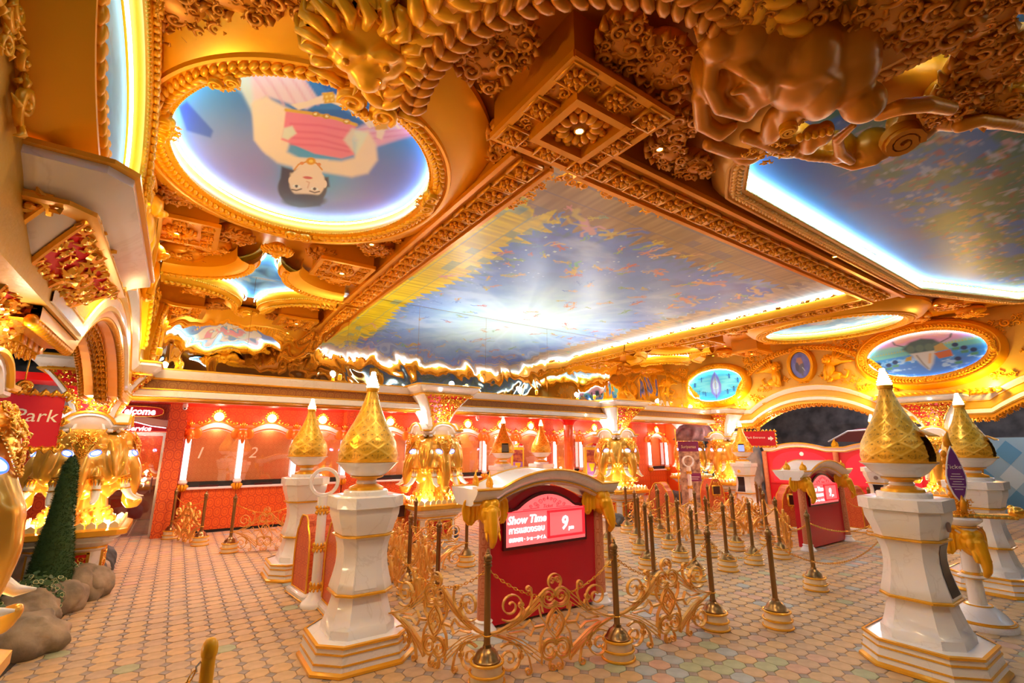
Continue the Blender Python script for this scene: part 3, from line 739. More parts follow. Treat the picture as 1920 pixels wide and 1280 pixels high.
def framed(root, P, N, ru_in, m, leaf=.055, deep=.22, band=.30, neon=True, arc=None, bead=True, tube=NEON, neon_off=.02):
    """moulded frame round a closed panel outline P (points on the panel plane, N towards the viewer)"""
    N = np.array(N, float); P = resample(P, .06); Nn = offs_normals(P, N)
    c = P.mean(0)
    if ((P-c)*Nn).sum() < 0: Nn = -Nn
    mb = MB(); loop_sweep(mb, P, Nn, N, [(.06, -.01), (.055, deep*.55), (.02, deep*.78), (.02, deep*.92), (.07, deep), (.16, deep*1.02), (.185, deep*.95), (.2, deep*1.1), (.225, deep*1.1), (.235, deep*.98), (.20+band*.55, deep*.75), (.20+band, deep*.2), (.2+band, -.02)])
    mb.build('frame', m, root)
    lf = leaf_run(MB(), P, Nn, N, .115, deep+.012, leaf, leaf*1.25); lf.build('leaf_moulding', m, root)
    if bead: bead_run(MB(), P, Nn, N, .022, deep*.92, .013, .032).build('bead_rim', m, root)
    if neon:
        Q = P+Nn*neon_off+N*deep*.34
        if arc is None: MB().tube(list(Q), .011, 6, closed=True).build('neon_tube', tube, root)
        else:
            for a, b in arc:
                k = [Q[i % len(Q)] for i in range(int(a*len(Q)), int(b*len(Q))+1)]; MB().tube(k, .011, 6).build('neon_tube', tube, root)
    return P, Nn
def ell_pts(O, U, V, ru, rv, n=96):
    O, U, V = [np.array(q, float) for q in (O, U, V)]
    return [O+U*ru*math.cos(2*PI*i/n)+V*rv*math.sin(2*PI*i/n) for i in range(n)]
XA, YA, ZA = np.eye(3)

# ------------------------------------------------------------------ central mural with its beams
MX0, MX1, MY0 = 2.65, 9.85, 3.10
cm = thing('central_mural', 'large central ceiling painting of flying celestial figures between carved gold beams', 'mural', ((MX0+MX1)/2, 6, ZM))
def local(root, fn):    # helper: builders work in world space, parts keep world coordinates under an offset root
    root.location = (0, 0, 0); return root
local(cm, None)
nu, nv = 420, 330
gx, gy = np.meshgrid(np.linspace(MX0, MX1, nu), np.linspace(MY0, YW-.01, nv)); Pm = np.stack([gx.ravel(), gy.ravel(), np.full(gx.size, ZM-.02)], 1)
ppx, ppy = projn(Pm)
paint_mesh('painting', Pm, grid_faces(nu, nv), paint_center(ppx, ppy, Pm[:, 0], Pm[:, 1]), cm)
MB().tube([(MX1-.02, y, ZM-.055) for y in np.linspace(MY0+.25, YW-.02, 30)], .012, 6).build('neon_tube', NEONB, cm)
MB().tube([(MX0+.015, y, ZM-.06) for y in np.linspace(MY0+.2, YW-.02, 24)], .007, 6).build('neon_tube', emis('neon_dim', (.7,.88,1.), 26.), cm)
MB().tube([(x, MY0+.02, ZM-.05) for x in np.linspace(MX0+.2, MX1-.3, 30)], .008, 6).build('neon_tube', emis('neon_added', (.7,.88,1.), 34.), cm)  # unseen near-edge tube, added to light the central mural
bd = MB()
for i in range(9):   # carved foliage hanging over the near corner
    scrollwork(bd, (2.95+i*.2, 3.28-.012*i+.02*(i % 2), ZM-.08), XA, YA, -ZA, .16, .16, 3, .13, 40+i, 'rect', False, .01)
for i in range(4): scrollwork(bd, (2.82, 3.5+i*.2, ZM-.08), XA, YA, -ZA, .14, .14, 3, .12, 60+i, 'rect', False, .01)
bd.build('carved_border', GOLDR, cm)
bd = MB()
for i in range(26): scrollwork(bd, (9.72-.05, 3.25+i*.21, ZM-.09), YA, XA, -ZA, .1, .06, 2, .085, 80+i, 'rect', False, .01)
bd.build('carved_edge', GOLDR, cm)

BW = .45; ZB = 4.38
ROS = rosette_mesh('rosette', .105, GOLDR, 8); ROSB = rosette_mesh('rosette', .115, GOLDR, 6, True)
def beam(name, x0, y0, x1, y1, label, along):
    mb = MB().box(x0, y0, ZB, x1, y1, ZS+.02)
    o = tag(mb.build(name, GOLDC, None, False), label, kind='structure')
    fl = MB()
    if along == 'x':
        for y in (y0, y1): fl.box(x0, y-.025, ZB-.035, x1, y+.025, ZB+.02)
        n = int((x1-x0)/.275)
        for i in range(n): link('rosette', ROS if i % 2 else ROSB, o, (x0+.14+.275*i, (y0+y1)/2, ZB))
    else:
        for x in (x0, x1): fl.box(x-.025, y0, ZB-.035, x+.025, y1, ZB+.02)
        n = int((y1-y0)/.275)
        for i in range(n): link('rosette', ROS if i % 2 else ROSB, o, ((x0+x1)/2, y0+.14+.275*i, ZB))
    fl.build('edge_moulding', GOLDR, o, False); return o
beam('trim_4', 2.9, 2.63, MX1+BW, MY0, 'gold ceiling beam with carved rosettes along the near side of the central mural', 'x')
beam('trim_5', MX0-BW, 3.15, MX0, YW-.02, 'gold ceiling beam with carved rosettes left of the central mural', 'y')
beam('trim_6', MX1, MY0, MX1+BW, YW-.02, 'gold ceiling beam with carved rosettes right of the central mural', 'y')

# ------------------------------------------------------------------ square medallion where the beams cross, and the smaller coffers
def downlight(root, p, r=.028, e=18., cone=2.2, col=(1,.80,.5)):
    p = np.array(p, float)
    MB().lathe([(r*1.5, .0), (r*1.5, -.012), (r*1.05, -.014), (r, .002)], 14, p).build('lamp_ring', GOLD, root)
    MB().lathe([(.001, -.004), (r, -.004), (r, .0)], 14, p, caps=False).build('lamp_lens', LAMP, root)
    light('lamp_light', 'SPOT', p-np.array((0,0,.03)), e*2.4, col, .04, root, p-np.array((0,0,2)), cone)
def coffer(name, cx, cy, h, zt, zb, label, inner=True, e=16., lamp=None):
    r = thing(name, label, 'ceiling coffer'); mb = MB()
    mb.loft([([(cx-h,cy-h),(cx+h,cy-h),(cx+h,cy+h),(cx-h,cy+h)], zt), ([(cx-h,cy-h),(cx+h,cy-h),(cx+h,cy+h),(cx-h,cy+h)], zb)])
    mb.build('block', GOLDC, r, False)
    fl = MB()
    for k in (-1, 1):
        fl.box(cx-h-.02, cy+k*h-.03, zb-.03, cx+h+.02, cy+k*h+.03, zb+.02); fl.box(cx+k*h-.031, cy-h-.021, zb-.032, cx+k*h+.031, cy+h+.021, zb+.021)
    if inner:
        for k in (-1, 1):
            fl.box(cx-h*.52, cy+k*h*.52-.03, zb-.09, cx+h*.52, cy+k*h*.52+.03, zb); fl.box(cx+k*h*.52-.031, cy-h*.52-.031, zb-.092, cx+k*h*.52+.031, cy+h*.52+.031, zb)
    fl.build('moulding', GOLDR, r, False)
    s = h*.78
    for a, b in ((s,s),(s,-s),(-s,s),(-s,-s),(0,s),(0,-s),(s,0),(-s,0)):
        o = link('rosette', ROS, r, (cx+a, cy+b, zb)); o.scale = (h/.56,)*3
    sw = MB()
    for a, b in ((h*.39, s), (-h*.39, s), (h*.39, -s), (-h*.39, -s), (s, h*.39), (s, -h*.39), (-s, h*.39), (-s, -h*.39)):
        scrollwork(sw, (cx+a, cy+b, zb), XA, YA, -ZA, h*.2, h*.2, 2, h*.2, int(abs(a*50+b*70))+3, 'rect', False, .005)
    sw.build('carving', GOLDR, r)
    ce = MB()
    for i in range(12):
        a = 2*PI*i/12; M = Matrix.Rotation(a, 3, 'Z'); ce.ell((cx+h*.28*math.cos(a), cy+h*.28*math.sin(a), zb-.03), (h*.13, h*.08, .04), 8, 5, M=M)
        ce.ell((cx+h*.42*math.cos(a+.26), cy+h*.42*math.sin(a+.26), zb-.02), (h*.07, h*.07, .03), 6, 4)
    ce.build('centre_flower', GOLDR, r)
    downlight(r, (cx, cy, zb-.045) if lamp is None else lamp, .03, e); return r
coffer('ceiling_medallion', 2.36, 2.45, .50, ZS, 4.30, 'square gold medallion with a lit flower where the carved beams cross', True, 22)
coffer('ceiling_coffer', -.30, 6.75, .38, ZS, 4.36, 'gold carved coffer beside the left wall near the mirror', False, 14, (-.34, 6.8, 4.33))
coffer('ceiling_coffer', 1.72, 7.0, .36, ZS, 4.36, 'gold carved coffer between the star mural and the left beam', False, 14)
coffer('ceiling_coffer', 10.85, 7.0, .36, ZS, 4.36, 'gold carved coffer right of the central mural near the mirror', False, 12)
coffer('ceiling_coffer', 13.0, 6.9, .36, ZS, 4.36, 'gold carved coffer beside the right wall near the mirror', False, 12)

# ------------------------------------------------------------------ portrait oval
ov = thing('oval_mural', 'oval ceiling painting of a reclining lady in a pink dress within a deep gold frame', 'mural')
LC = (.74, 4.62); LR = (1.12, 1.36)
D, fc = disc_grid(120, 330)
Pl = np.stack([LC[0]+D[:, 0]*LR[0]*1.05, LC[1]+D[:, 1]*LR[1]*1.05, np.full(len(D), ZM-.03)], 1)
ppx, ppy = projn(Pl)
paint_mesh('painting', Pl, fc, paint_lady(ppx, ppy), ov)
framed(ov, ell_pts((*LC, ZM), XA, YA, *LR), -ZA, None, GOLD, .06, .24, .44)
for px_, py_, s_ in ((338, 246, .15), (795, 372, .16), (560, 436, .13), (700, 178, .2), (415, 140, .10)):
    t_ = onz(px_, py_, ZM-.26); a = math.atan2((t_[1]-LC[1])/LR[1], (t_[0]-LC[0])/LR[0])
    q = (LC[0]+(LR[0]+.04)*math.cos(a), LC[1]+(LR[1]+.04)*math.sin(a), ZM-.275); cartouche(ov, q, (math.cos(a), math.sin(a), 0), -ZA, s_, GOLD)
ov2 = thing('oval_mural', 'oval ceiling painting of blue sky with a white neon rim right of the central mural', 'mural')
D2, fc2 = disc_grid(30, 90); OC2 = (11.85, 4.45); R2 = (1.02, 1.32)
Pl = np.stack([OC2[0]+D2[:, 0]*R2[0]*1.05, OC2[1]+D2[:, 1]*R2[1]*1.05, np.full(len(D2), ZM-.03)], 1)
paint_mesh('painting', Pl, fc2, paint_simple(D2[:, 0], D2[:, 1], 'sky'), ov2)
framed(ov2, ell_pts((*OC2, ZM), XA, YA, *R2), -ZA, None, GOLD, .07, .24, .28)

# ------------------------------------------------------------------ star panels between ring mouldings
def star(name, cx, cy, hw, hh, label, half=None):
    r = thing(name, label, 'mural'); pts = []
    for q0 in range(4):     # concave arcs round the four corners
        sx, sy = ((-1,-1),(1,-1),(1,1),(-1,1))[q0]
        c = (cx+sx*hw, cy+sy*hh); rr = (hw*.93, hh*.93); a0 = (.0, .5, 1., 1.5)[q0]*PI
        seg = [(c[0]+rr[0]*math.cos(a0+t*PI/2), c[1]+rr[1]*math.sin(a0+t*PI/2)) for t in np.linspace(0, 1, 16)]
        pts += seg[::-1]
    pts = [(x, min(y, YW-.005)) for x, y in pts] if half else pts
    n = 16; 
    Q = np.array(pts); c = np.array((cx, min(cy, YW-.01))); rings = [c[None]+(Q-c)*k for k in np.linspace(0, 1, 26)[1:]]
    V = np.concatenate([c[None]]+rings); m = len(Q)
    f = [(0, 1+i, 1+(i+1) % m) for i in range(m)]+[(1+k*m+i, 1+(k+1)*m+i, 1+(k+1)*m+(i+1) % m, 1+k*m+(i+1) % m) for k in range(24) for i in range(m)]
    Pm = np.concatenate([V, np.full((len(V), 1), ZM-.03)], 1)
    paint_mesh('painting', Pm, f, paint_simple((V[:, 0]-cx)/hw, (V[:, 1]-cy)/hh, 'sky'), r)
    for q0 in range(4):
        sx, sy = ((-1,-1),(1,-1),(1,1),(-1,1))[q0]
        if half and sy > 0: continue
        cc = np.array((cx+sx*hw, cy+sy*hh, ZM)); a0 = (.0, .5, 1., 1.5)[q0]*PI
        aa = np.linspace(a0-.12, a0+PI/2+.12, 40)
        P = np.array([cc+XA*hw*.93*math.cos(a)+YA*hh*.93*math.sin(a) for a in aa]); Nn = np.array([(XA*math.cos(a)+YA*math.sin(a)) for a in aa])
        mb = MB(); loop_sweep(mb, P, Nn, -ZA, [(-.02, 0), (-.03, .12), (-.06, .2), (-.12, .26), (-.18, .28), (-.28, .24), (-.34, .18), (-.36, 0)], False); mb.build('ring_moulding', GOLD, r)
        leaf_run(MB(), P, Nn, -ZA, -.14, .29, .05, .075, False).build('leaf_moulding', GOLD, r)
        bead_run(MB(), P, Nn, -ZA, -.05, .2, .014, .034, False).build('bead_rim', GOLD, r)
        Q = P+Nn*.01-ZA*.06; MB().tube(list(Q), .010, 6).build('neon_tube', NEON, r)
    return r
star('star_mural', .80, YW, 1.22, 1.22, 'star shaped sky painting between curved gold mouldings at the mirror, left', True)
star('star_mural', 11.75, YW, 1.15, 1.15, 'star shaped sky painting between curved gold mouldings at the mirror, right', True)

# ------------------------------------------------------------------ big mural on the right
bm_ = thing('wide_mural', 'long blue ceiling painting of crowded processions with a neon rim on the right', 'mural')
PG = [(4.62, 2.30), (10.2, 2.33), (12.5, 1.5), (13.1, .6), (13.1, -2.4), (5.2, -2.4), (4.1, -1.4), (4.0, 1.45), (4.2, 2.02)]
nu, nv = 300, 150
gx, gy = np.meshgrid(np.linspace(3.95, 13.15, nu), np.linspace(-2.45, 2.38, nv)); d = polyd(gx.ravel(), gy.ravel(), PG).reshape(gx.shape)
ids = -np.ones(gx.shape, int); keep = d < .06; ids[keep] = np.arange(keep.sum())
Pm = np.stack([gx[keep], gy[keep], np.full(keep.sum(), ZM-.02)], 1)
f = [(ids[j,i], ids[j,i+1], ids[j+1,i+1], ids[j+1,i]) for j in range(nv-1) for i in range(nu-1) if min(ids[j,i], ids[j,i+1], ids[j+1,i+1], ids[j+1,i]) >= 0]
paint_mesh('painting', Pm, f, paint_right(0, 0, Pm[:, 0], Pm[:, 1]), bm_)
framed(bm_, [(*p, ZM) for p in PG], -ZA, None, mat('pale_gold', (.80, .43, .10), .36, .2), .055, .2, .14, True, tube=NEONB)

# ------------------------------------------------------------------ near ring round the medallion with carved masks at its ends
rg = thing('ring_arch', 'thick curved gold moulding with leaf rows sweeping round the square medallion', 'ceiling moulding')
c0 = np.array((2.36, 2.5, 4.42)); aa = np.linspace(math.radians(163), math.radians(303), 60)
P = np.array([c0+XA*1.24*math.cos(a)+YA*1.24*math.sin(a) for a in aa]); Nn = np.array([XA*math.cos(a)+YA*math.sin(a) for a in aa])
mb = MB(); loop_sweep(mb, P, Nn, -ZA, [(-.02, -.25), (-.03, .12), (.02, .22), (.1, .27), (.16, .24), (.22, .27), (.36, .2), (.42, .1), (.47, .1), (.52, -.25)], False); mb.build('ring_moulding', GOLDC, rg)
leaf_run(MB(), P, Nn, -ZA, .07, .25, .095, .1, False, .9).build('leaf_moulding', GOLDC, rg)
leaf_run(MB(), P, Nn, -ZA, .28, .22, .14, .13, False, .9).build('leaf_moulding', GOLD, rg)
den = MB()
Q = resample(P+Nn*.46, .085, False)
for i in range(len(Q)-1):
    t = Q[i+1]-Q[i]; t /= np.linalg.norm(t); o = np.cross(t, ZA); den.prism([(-.03, -.05), (.03, -.05), (.03, .05), (-.03, .05)], Q[i], t, o, -ZA, .05, .16)
den.build('dentil_row', GOLD, rg)
ns = thing('star_mural', 'sky blue star panel overhead, before the curved leaf moulding', 'mural')
D3, fc3 = disc_grid(12, 40); Pl = np.stack([.55+D3[:, 0]*.62, .55+D3[:, 1]*.62, np.full(len(D3), ZM-.03)], 1)
paint_mesh('painting', Pl, fc3, paint_simple(D3[:, 0], D3[:, 1], 'sky'), ns)
MB().tube([(.55+.6*math.cos(a), .55+.6*math.sin(a), ZM-.08) for a in np.linspace(0, 2*PI, 40)[:-1]], .012, 6, closed=True).build('neon_tube', NEON, ns)

def volute_big(mb, O, N, U, r, wd, d=1):
    O, N, U = [np.array(q, float) for q in (O, N, U)]; V = np.cross(N, U); volute(mb, O, U, V, N, r, wd, 2.1, 0, d)
    for i in range(16):
        a = 2*PI*i/16; mb.ell(O+U*r*.72*math.cos(a)+V*r*.72*math.sin(a)+N*wd*.3, (r*.05,)*3, 6, 4)
def mask(name, label, O, up, s, feats=()):
    """leonine mask projecting from the ceiling: O centre, 'up' = direction of brow in plan"""
    r = thing(name, label, 'carved mask'); O = np.array(O, float); V = np.array(up, float); V /= np.linalg.norm(V); N = -ZA; U = np.cross(V, N)
    def w(u, v, n): return O+s*(U*u+V*v+N*n)
    mb = MB()
    def e(u, v, n, a, b, c):
        M = Matrix(((U[0],V[0],N[0]),(U[1],V[1],N[1]),(U[2],V[2],N[2]))); mb.ell(w(u, v, n), (a*s, b*s, c*s), 14, 9, M=M)
    e(0, .1, -.2, .75, .7, .5); e(0, -.25, .12, .42, .36, .38); e(0, -.36, .38, .24, .2, .2)
    for k in (-1, 1):
        e(k*.34, .28, .22, .3, .18, .2); e(k*.38, -.1, .12, .28, .3, .26); e(k*.2, -.5, .18, .2, .16, .2); e(k*.68, .05, 0, .2, .36, .26)
        e(k*.13, -.42, .44, .1, .09, .08); e(k*.36, .08, .3, .12, .1, .1)
        mb.tube([w(k*.1, .1, .3), w(k*.12, .3, .34), w(k*.4, .42, .3), w(k*.62, .3, .2)], [.07*s, .1*s, .1*s, .04*s], 8)
    e(0, -.66, .05, .34, .14, .2)
    me = setmat(remesh(mb, .028*s/.5, 4), GOLD); link('face', me, r)
    for k in (-1, 1): MB().ell(w(k*.36, .07, .39), (.07*s,)*3, 10, 7).build('eyeball', GOLDR, r)
    cu = MB(); rn = random.Random(int(s*100))
    for i in range(13):
        a = -.5+i*(PI+1.)/12; u, v = math.cos(a)*.95, .1+math.sin(a)*.85
        volute(cu, w(u, v, -.02), U, V, N, s*.24, s*.3, 1.5, a, rn.choice((-1, 1)))
        cu.tube([w(u*.75, v*.75, .22), w(u*1.0+.1*v, v*1.02-.1*u, .2), w(u*1.22-.08*v, v*1.24+.08*u, .05), w(u*1.3+.1*v, v*1.3-.1*u, -.1)], [.07*s, .13*s, .1*s, .03*s], 8)
    cu.build('mane_curls', GOLD, r)
    th = MB()
    for k in (-1, 1): th.tube([w(k*.2, -.6, .22), w(k*.24, -.72, .3), w(k*.3, -.78, .4)], [.05*s, .045*s, .008*s], 8)
    th.build('fangs', GOLD, r)
    return r
m1 = onz(690, 95, 4.22); A = mask('lion_mask', 'gold lion mask hanging where the portrait oval meets the curved moulding', m1, (-.35, -.94, 0), .34)
downlight(A, onz(707, 152, 4.08), .022, 12)
A = thing('lion_mask', 'large gold lion mask hanging before the wide blue mural', 'carved mask')
mb = MB()
def blob(px, py, z, a, b, c, rz=.6):
    mb.ell(onz(px, py, z), (a, b, c), 16, 11, M=Matrix.Rotation(rz, 3, 'Z'))
def rope(pts, rs):
    P = [onz(*p) for p in pts]; Q = []; R = []
    for i in range(len(P)-1):
        for t in np.linspace(0, 1, 7)[:-1]: Q.append(P[i]+(P[i+1]-P[i])*t); R.append(rs[i]+(rs[i+1]-rs[i])*t)
    for q, r_ in zip(Q, R): mb.ell(q, (r_, r_, r_), 10, 7)
blob(1420, 100, 4.30, .36, .26, .30); blob(1500, 120, 4.22, .34, .24, .26); blob(1540, 165, 4.12, .26, .15, .18); blob(1585, 130, 4.2, .22, .2, .2); blob(1618, 192, 4.04, .13, .14, .14); blob(1570, 95, 4.3, .3, .25, .25)
blob(1480, 210, 4.15, .22, .10, .10); blob(1450, 235, 4.18, .22, .09, .09); blob(1395, 70, 4.2, .16, .14, .14); blob(1345, 75, 4.2, .12, .12, .14); blob(1335, 130, 4.25, .14, .14, .2); blob(1520, 262, 4.2, .16, .08, .10); blob(1545, 250, 4.18, .13, .07, .08)
rope([(1335,110,4.14),(1330,160,4.08),(1350,200,4.05),(1400,215,4.08),(1420,190,4.05),(1395,165,4.02),(1370,175,4.0)], [.05,.055,.06,.055,.045,.035,.025])
rope([(1360,110,4.14),(1400,130,4.05),(1430,150,4.02),(1440,185,4.04),(1410,205,4.05)], [.05,.055,.05,.04,.03]); rope([(1312,180,4.15),(1318,230,4.12),(1350,250,4.1),(1380,235,4.1)], [.06,.07,.06,.03])
rope([(1450,140,4.08),(1490,150,4.02),(1540,135,4.02),(1570,150,4.02)], [.04,.05,.04,.02]); rope([(1400,255,4.2),(1450,275,4.2),(1520,290,4.22),(1580,298,4.25)], [.06,.05,.06,.05]); rope([(1330,270,4.2),(1370,285,4.24),(1420,292,4.26)], [.06,.06,.04])
rope([(1600,235,4.15),(1570,260,4.18),(1575,285,4.2),(1600,305,4.2)], [.03,.045,.05,.04]); rope([(1650,215,4.15),(1690,200,4.12),(1740,195,4.12),(1790,205,4.15)], [.05,.06,.06,.05]); rope([(1800,235,4.2),(1840,225,4.2),(1890,230,4.25),(1930,240,4.3)], [.06,.05,.06,.05]); rope([(1640,300,4.24),(1600,310,4.26),(1560,300,4.28)], [.05,.05,.04])
for q in ((1480,262,4.42,.24,.16,.16), (1570,275,4.40,.16,.13,.15), (1640,272,4.38,.17,.13,.16), (1710,232,4.40,.2,.15,.18), (1790,205,4.42,.22,.15,.18), (1870,200,4.45,.24,.16,.18), (1950,205,4.48,.25,.16,.18), (1700,160,4.5,.4,.25,.2), (1850,140,4.5,.5,.25,.2), (1400,285,4.45,.16,.12,.12)): blob(*q, -.55)
me = setmat(remesh(mb, .018, 3), GOLDC); link('face', me, A)
vb = MB(); volute_big(vb, onz(1690, 262, 4.20), -ZA*.85-XA*.3-YA*.25, (.6, -.6, 0), .19, .14); vb.build('volute', GOLDC, A)
vb = MB(); volute_big(vb, onz(1478, 242, 4.03), -ZA, (1, 0, 0), .07, .07, -1); vb.build('volute', GOLD, A)
vb = MB()
for i in range(5): vb.ell(onz(1500+i*14, 258-i*3, 4.09), (.03,.028,.035), 8, 6)
vb.build('teeth', GOLD, A)
scrollwork(MB(), onz(1440, 285, 4.2), XA, YA, -ZA, .2, .2, 8, .1, 9, 'rect', False, .02).build('carving', GOLD, A)
m3 = onz(520, 470, 4.42); A = mask('lion_mask', 'small gold mask above the star shaped painting by the mirror', m3, (0, -1, 0), .17); downlight(A, onz(520, 484, 4.36), .02, 8)

# carved bosses of scrolling foliage set between the frames
def boss(px, py, z, w, h, seed, rz=0., n=12, size=.13, group='carved foliage bosses on the ceiling', label=None):
    o = onz(px, py, z); c, s = math.cos(rz), math.sin(rz); U, V = np.array((c, s, 0)), np.array((-s, c, 0)); mb = MB()
    M = Matrix(((c, -s, 0), (s, c, 0), (0, 0, 1))); mb.ell(o+ZA*.05, (w, h, .1), 18, 8, M=M)
    for a in np.linspace(0, 2*PI, 14)[:-1]: mb.tube([o+U*w*.8*math.cos(a)+V*h*.8*math.sin(a), o+U*w*1.02*math.cos(a+.1)+V*h*1.02*math.sin(a+.1)-ZA*.03, o+U*w*1.12*math.cos(a+.25)+V*h*1.12*math.sin(a+.25)+ZA*.02], [.02, .035, .01], 5)
    scrollwork(mb, o-ZA*.035, U, V, -ZA, w, h, n, size, seed, 'ell', False, .0)
    r = mb.build('carved_boss', GOLDC, CEIL); return r
for a in ((905, 110, 4.42, .26, .2, 1, .5), (960, 70, 4.45, .2, .16, 2, .2), (1170, 80, 4.42, .24, .17, 3, .6), (1250, 125, 4.4, .3, .2, 4, .4), (955, 255, 4.45, .2, .15, 5, 0.), (945, 290, 4.47, .16, .12, 6, .3),
          (1250, 285, 4.42, .25, .15, 7, .2), (1300, 310, 4.45, .2, .15, 8, .1), (440, 440, 4.5, .22, .18, 9, 0), (610, 476, 4.48, .24, .17, 10, 0), (700, 460, 4.45, .2, .14, 11, .4), (345, 370, 4.45, .25, .14, 12, -.4),
          (300, 330, 4.45, .16, .3, 13, 0), (320, 5, 4.45, .3, .2, 14, .3), (235, 20, 4.45, .2, .2, 15, .3), (420, -15, 4.45, .3, .15, 16, -.2), (520, -25, 4.45, .25, .14, 17, 0),
          (1660, 30, 4.25, .26, .22, 18, 0), (1760, 40, 4.25, .22, .2, 19, 0), (1860, 120, 4.3, .3, .25, 20, 0), (1380, 30, 4.2, .22, .2, 21, .4), (1500, 20, 4.25, .2, .18, 22, .2), (1780, 190, 4.25, .25, .16, 23, .3), (1870, 200, 4.3, .25, .18, 24, .1), (1270, 230, 4.4, .2, .16, 25, .3), (1850, 30, 4.3, .25, .2, 26, .4)):
    boss(a[0], a[1], a[2], a[3], a[4], a[5], a[6])
for i, (x, y) in enumerate(((11.0, 6.2), (12.8, 6.2), (10.7, 3.6), (13.2, 3.2), (13.4, 5.6), (10.7, 5.6), (12.4, 2.5), (13.6, 2.4), (11.2, 8.1), (12.5, 8.1), (13.5, 8.0), (0, 7.6), (1.9, 7.9), (-.3, 8.2), (2.0, 6.3), (1.95, 5.8))):
    mb = MB(); mb.ell((x, y, 4.6), (.3, .25, .12), 14, 7); scrollwork(mb, (x, y, 4.5), XA, YA, -ZA, .3, .25, 10, .13, 200+i, 'ell', False, 0); mb.build('carved_boss', GOLDR, CEIL)

# more recessed lamps of the ceiling
for i, q in enumerate([onz(950, 243, 4.40), onz(1237, 278, 4.38), onz(1565, 480, 4.34), onz(697, 457, 4.36), (3.0, -.8, 4.5), (6.0, 2.44, 4.44), (9.0, 2.44, 4.44), (10.6, 4.2, 4.5), (10.6, 5.6, 4.5), (13.3, 4.4, 4.5), (12.0, 2.6, 4.5), (13.2, 8.2, 4.5), (12.2, 7.2, 4.5)]):
    r = thing('ceiling_lamp', ['small lit spotlight in the carving left of the square medallion', 'small lit spotlight in the carving right of the square medallion', 'small lit spotlight on the near beam below the wide blue mural', 'small lit spotlight under the lower rim of the portrait oval',
               'small spotlight in the ceiling above the viewer', 'small spotlight set in the near beam, middle', 'small spotlight set in the near beam, far end', 'spotlight beside the right beam', 'spotlight beside the right beam nearer the mirror', 'spotlight by the right wall above the large oval', 'spotlight near the far corner of the wide mural', 'spotlight in the corner of mirror and right wall', 'spotlight above the small oval by the mirror'][i], 'lamp', group='recessed ceiling spotlights')
    downlight(r, q, .024, 16)
# ------------------------------------------------------------------ elephant columns
def chain_ell(mb, pts, rs, n=6):
    for (p, q, a, b) in zip(pts[:-1], pts[1:], rs[:-1], rs[1:]):
        for i in range(n):
            t = i/n; r = a+(b-a)*t; mb.ell([p[k]+(q[k]-p[k])*t for k in range(3)], (r, r, r), 10, 7)
    mb.ell(pts[-1], (rs[-1],)*3, 10, 7)
def elephant_head_mesh():
    mb = MB()
    mb.ell((.17, 0, 1.62), (.28, .25, .36), 16, 12)
    for k in (-1, 1):
        mb.ell((.32, k*.10, 1.82), (.16, .14, .16), 14, 10)
        mb.ell((.36, k*.12, 1.58), (.12, .10, .15), 12, 9)
        chain_ell(mb, [(.36, k*.14, 1.50), (.43, k*.175, 1.38)], [.095, .07], 4)
        mb.ell((.43, k*.15, 1.735), (.07, .08, .045), 10, 7)       # brow
        # folded ear
        mb.ell((.265, k*.265, 1.62), (.165, .165, .30), 14, 10); mb.ell((.285, k*.285, 1.45), (.14, .14, .19), 14, 10); mb.tube([(.36,k*.24,1.86),(.42,k*.29,1.70),(.43,k*.33,1.52),(.40,k*.36,1.36)], [.03,.04,.035,.02], 8)
        chain_ell(mb, [(.10, k*.30, 1.88), (.24, k*.29, 1.86), (.34, k*.26, 1.76)], [.06, .055, .035], 4)
    mb.ell((.39, 0, 1.68), (.13, .17, .19), 14, 10)
    chain_ell(mb, [(.42, 0, 1.60), (.50, 0, 1.45), (.53, 0, 1.30), (.52, 0, 1.17), (.50, 0, 1.06), (.53, 0, .99), (.60, 0, .985), (.64, 0, 1.03)], [.135, .115, .098, .085, .072, .06, .05, .038], 7)
    chain_ell(mb, [(.34, 0, 1.35), (.40, 0, 1.27)], [.14, .09], 4)
    mb.ell((.18, 0, 1.30), (.22, .22, .26), 14, 10)
    return remesh(mb, .017, 5)
EGOLD = mat('elephant_gold', (.86, .44, .05), .18, .45, coat=.5)
HEADM = setmat(elephant_head_mesh(), EGOLD)
def tusk_mesh():
    mb = MB(); mb.tube([(.43,.175,1.39),(.455,.19,1.30),(.48,.20,1.20),(.53,.205,1.12),(.60,.20,1.075),(.67,.19,1.075)], [.05,.052,.05,.042,.028,.006], 10)
    return mb.mesh('tusk', mat('ivory_tusk', (.9,.88,.82), .25))
def ring_mesh():
    mb = MB()
    for p, r in (((.435,.178,1.375), .066), ((.443,.184,1.345), .06), ((.476,.199,1.215), .055)):
        mb.tube([np.array(p)+np.array((math.cos(a)*r, math.sin(a)*r, .2*r*math.cos(a))) for a in np.linspace(0, 2*PI, 18)[:-1]], .009, 5, closed=True)
    for a in np.linspace(0, 2*PI, 13)[:-1]: mb.tube([(.436+.06*math.cos(a), .18+.06*math.sin(a), 1.36), (.447+.066*math.cos(a), .188+.066*math.sin(a), 1.32), (.455+.056*math.cos(a), .192+.056*math.sin(a), 1.27)], [.012,.014,.003], 4)
    return mb.mesh('tusk_ring', LEAF)
TUSK, TRING = tusk_mesh(), ring_mesh()
def mirror_mesh(me):
    m = me.copy(); m.transform(Matrix.Scale(-1, 4, (0,1,0))); m.flip_normals(); return m
TUSKR, TRINGR = mirror_mesh(TUSK), mirror_mesh(TRING)
EYE = emis('eye_light', (.55, .66, 1.), 9.); EYEB = emis('eye_rim_light', (.02, .06, 1.), 3.)
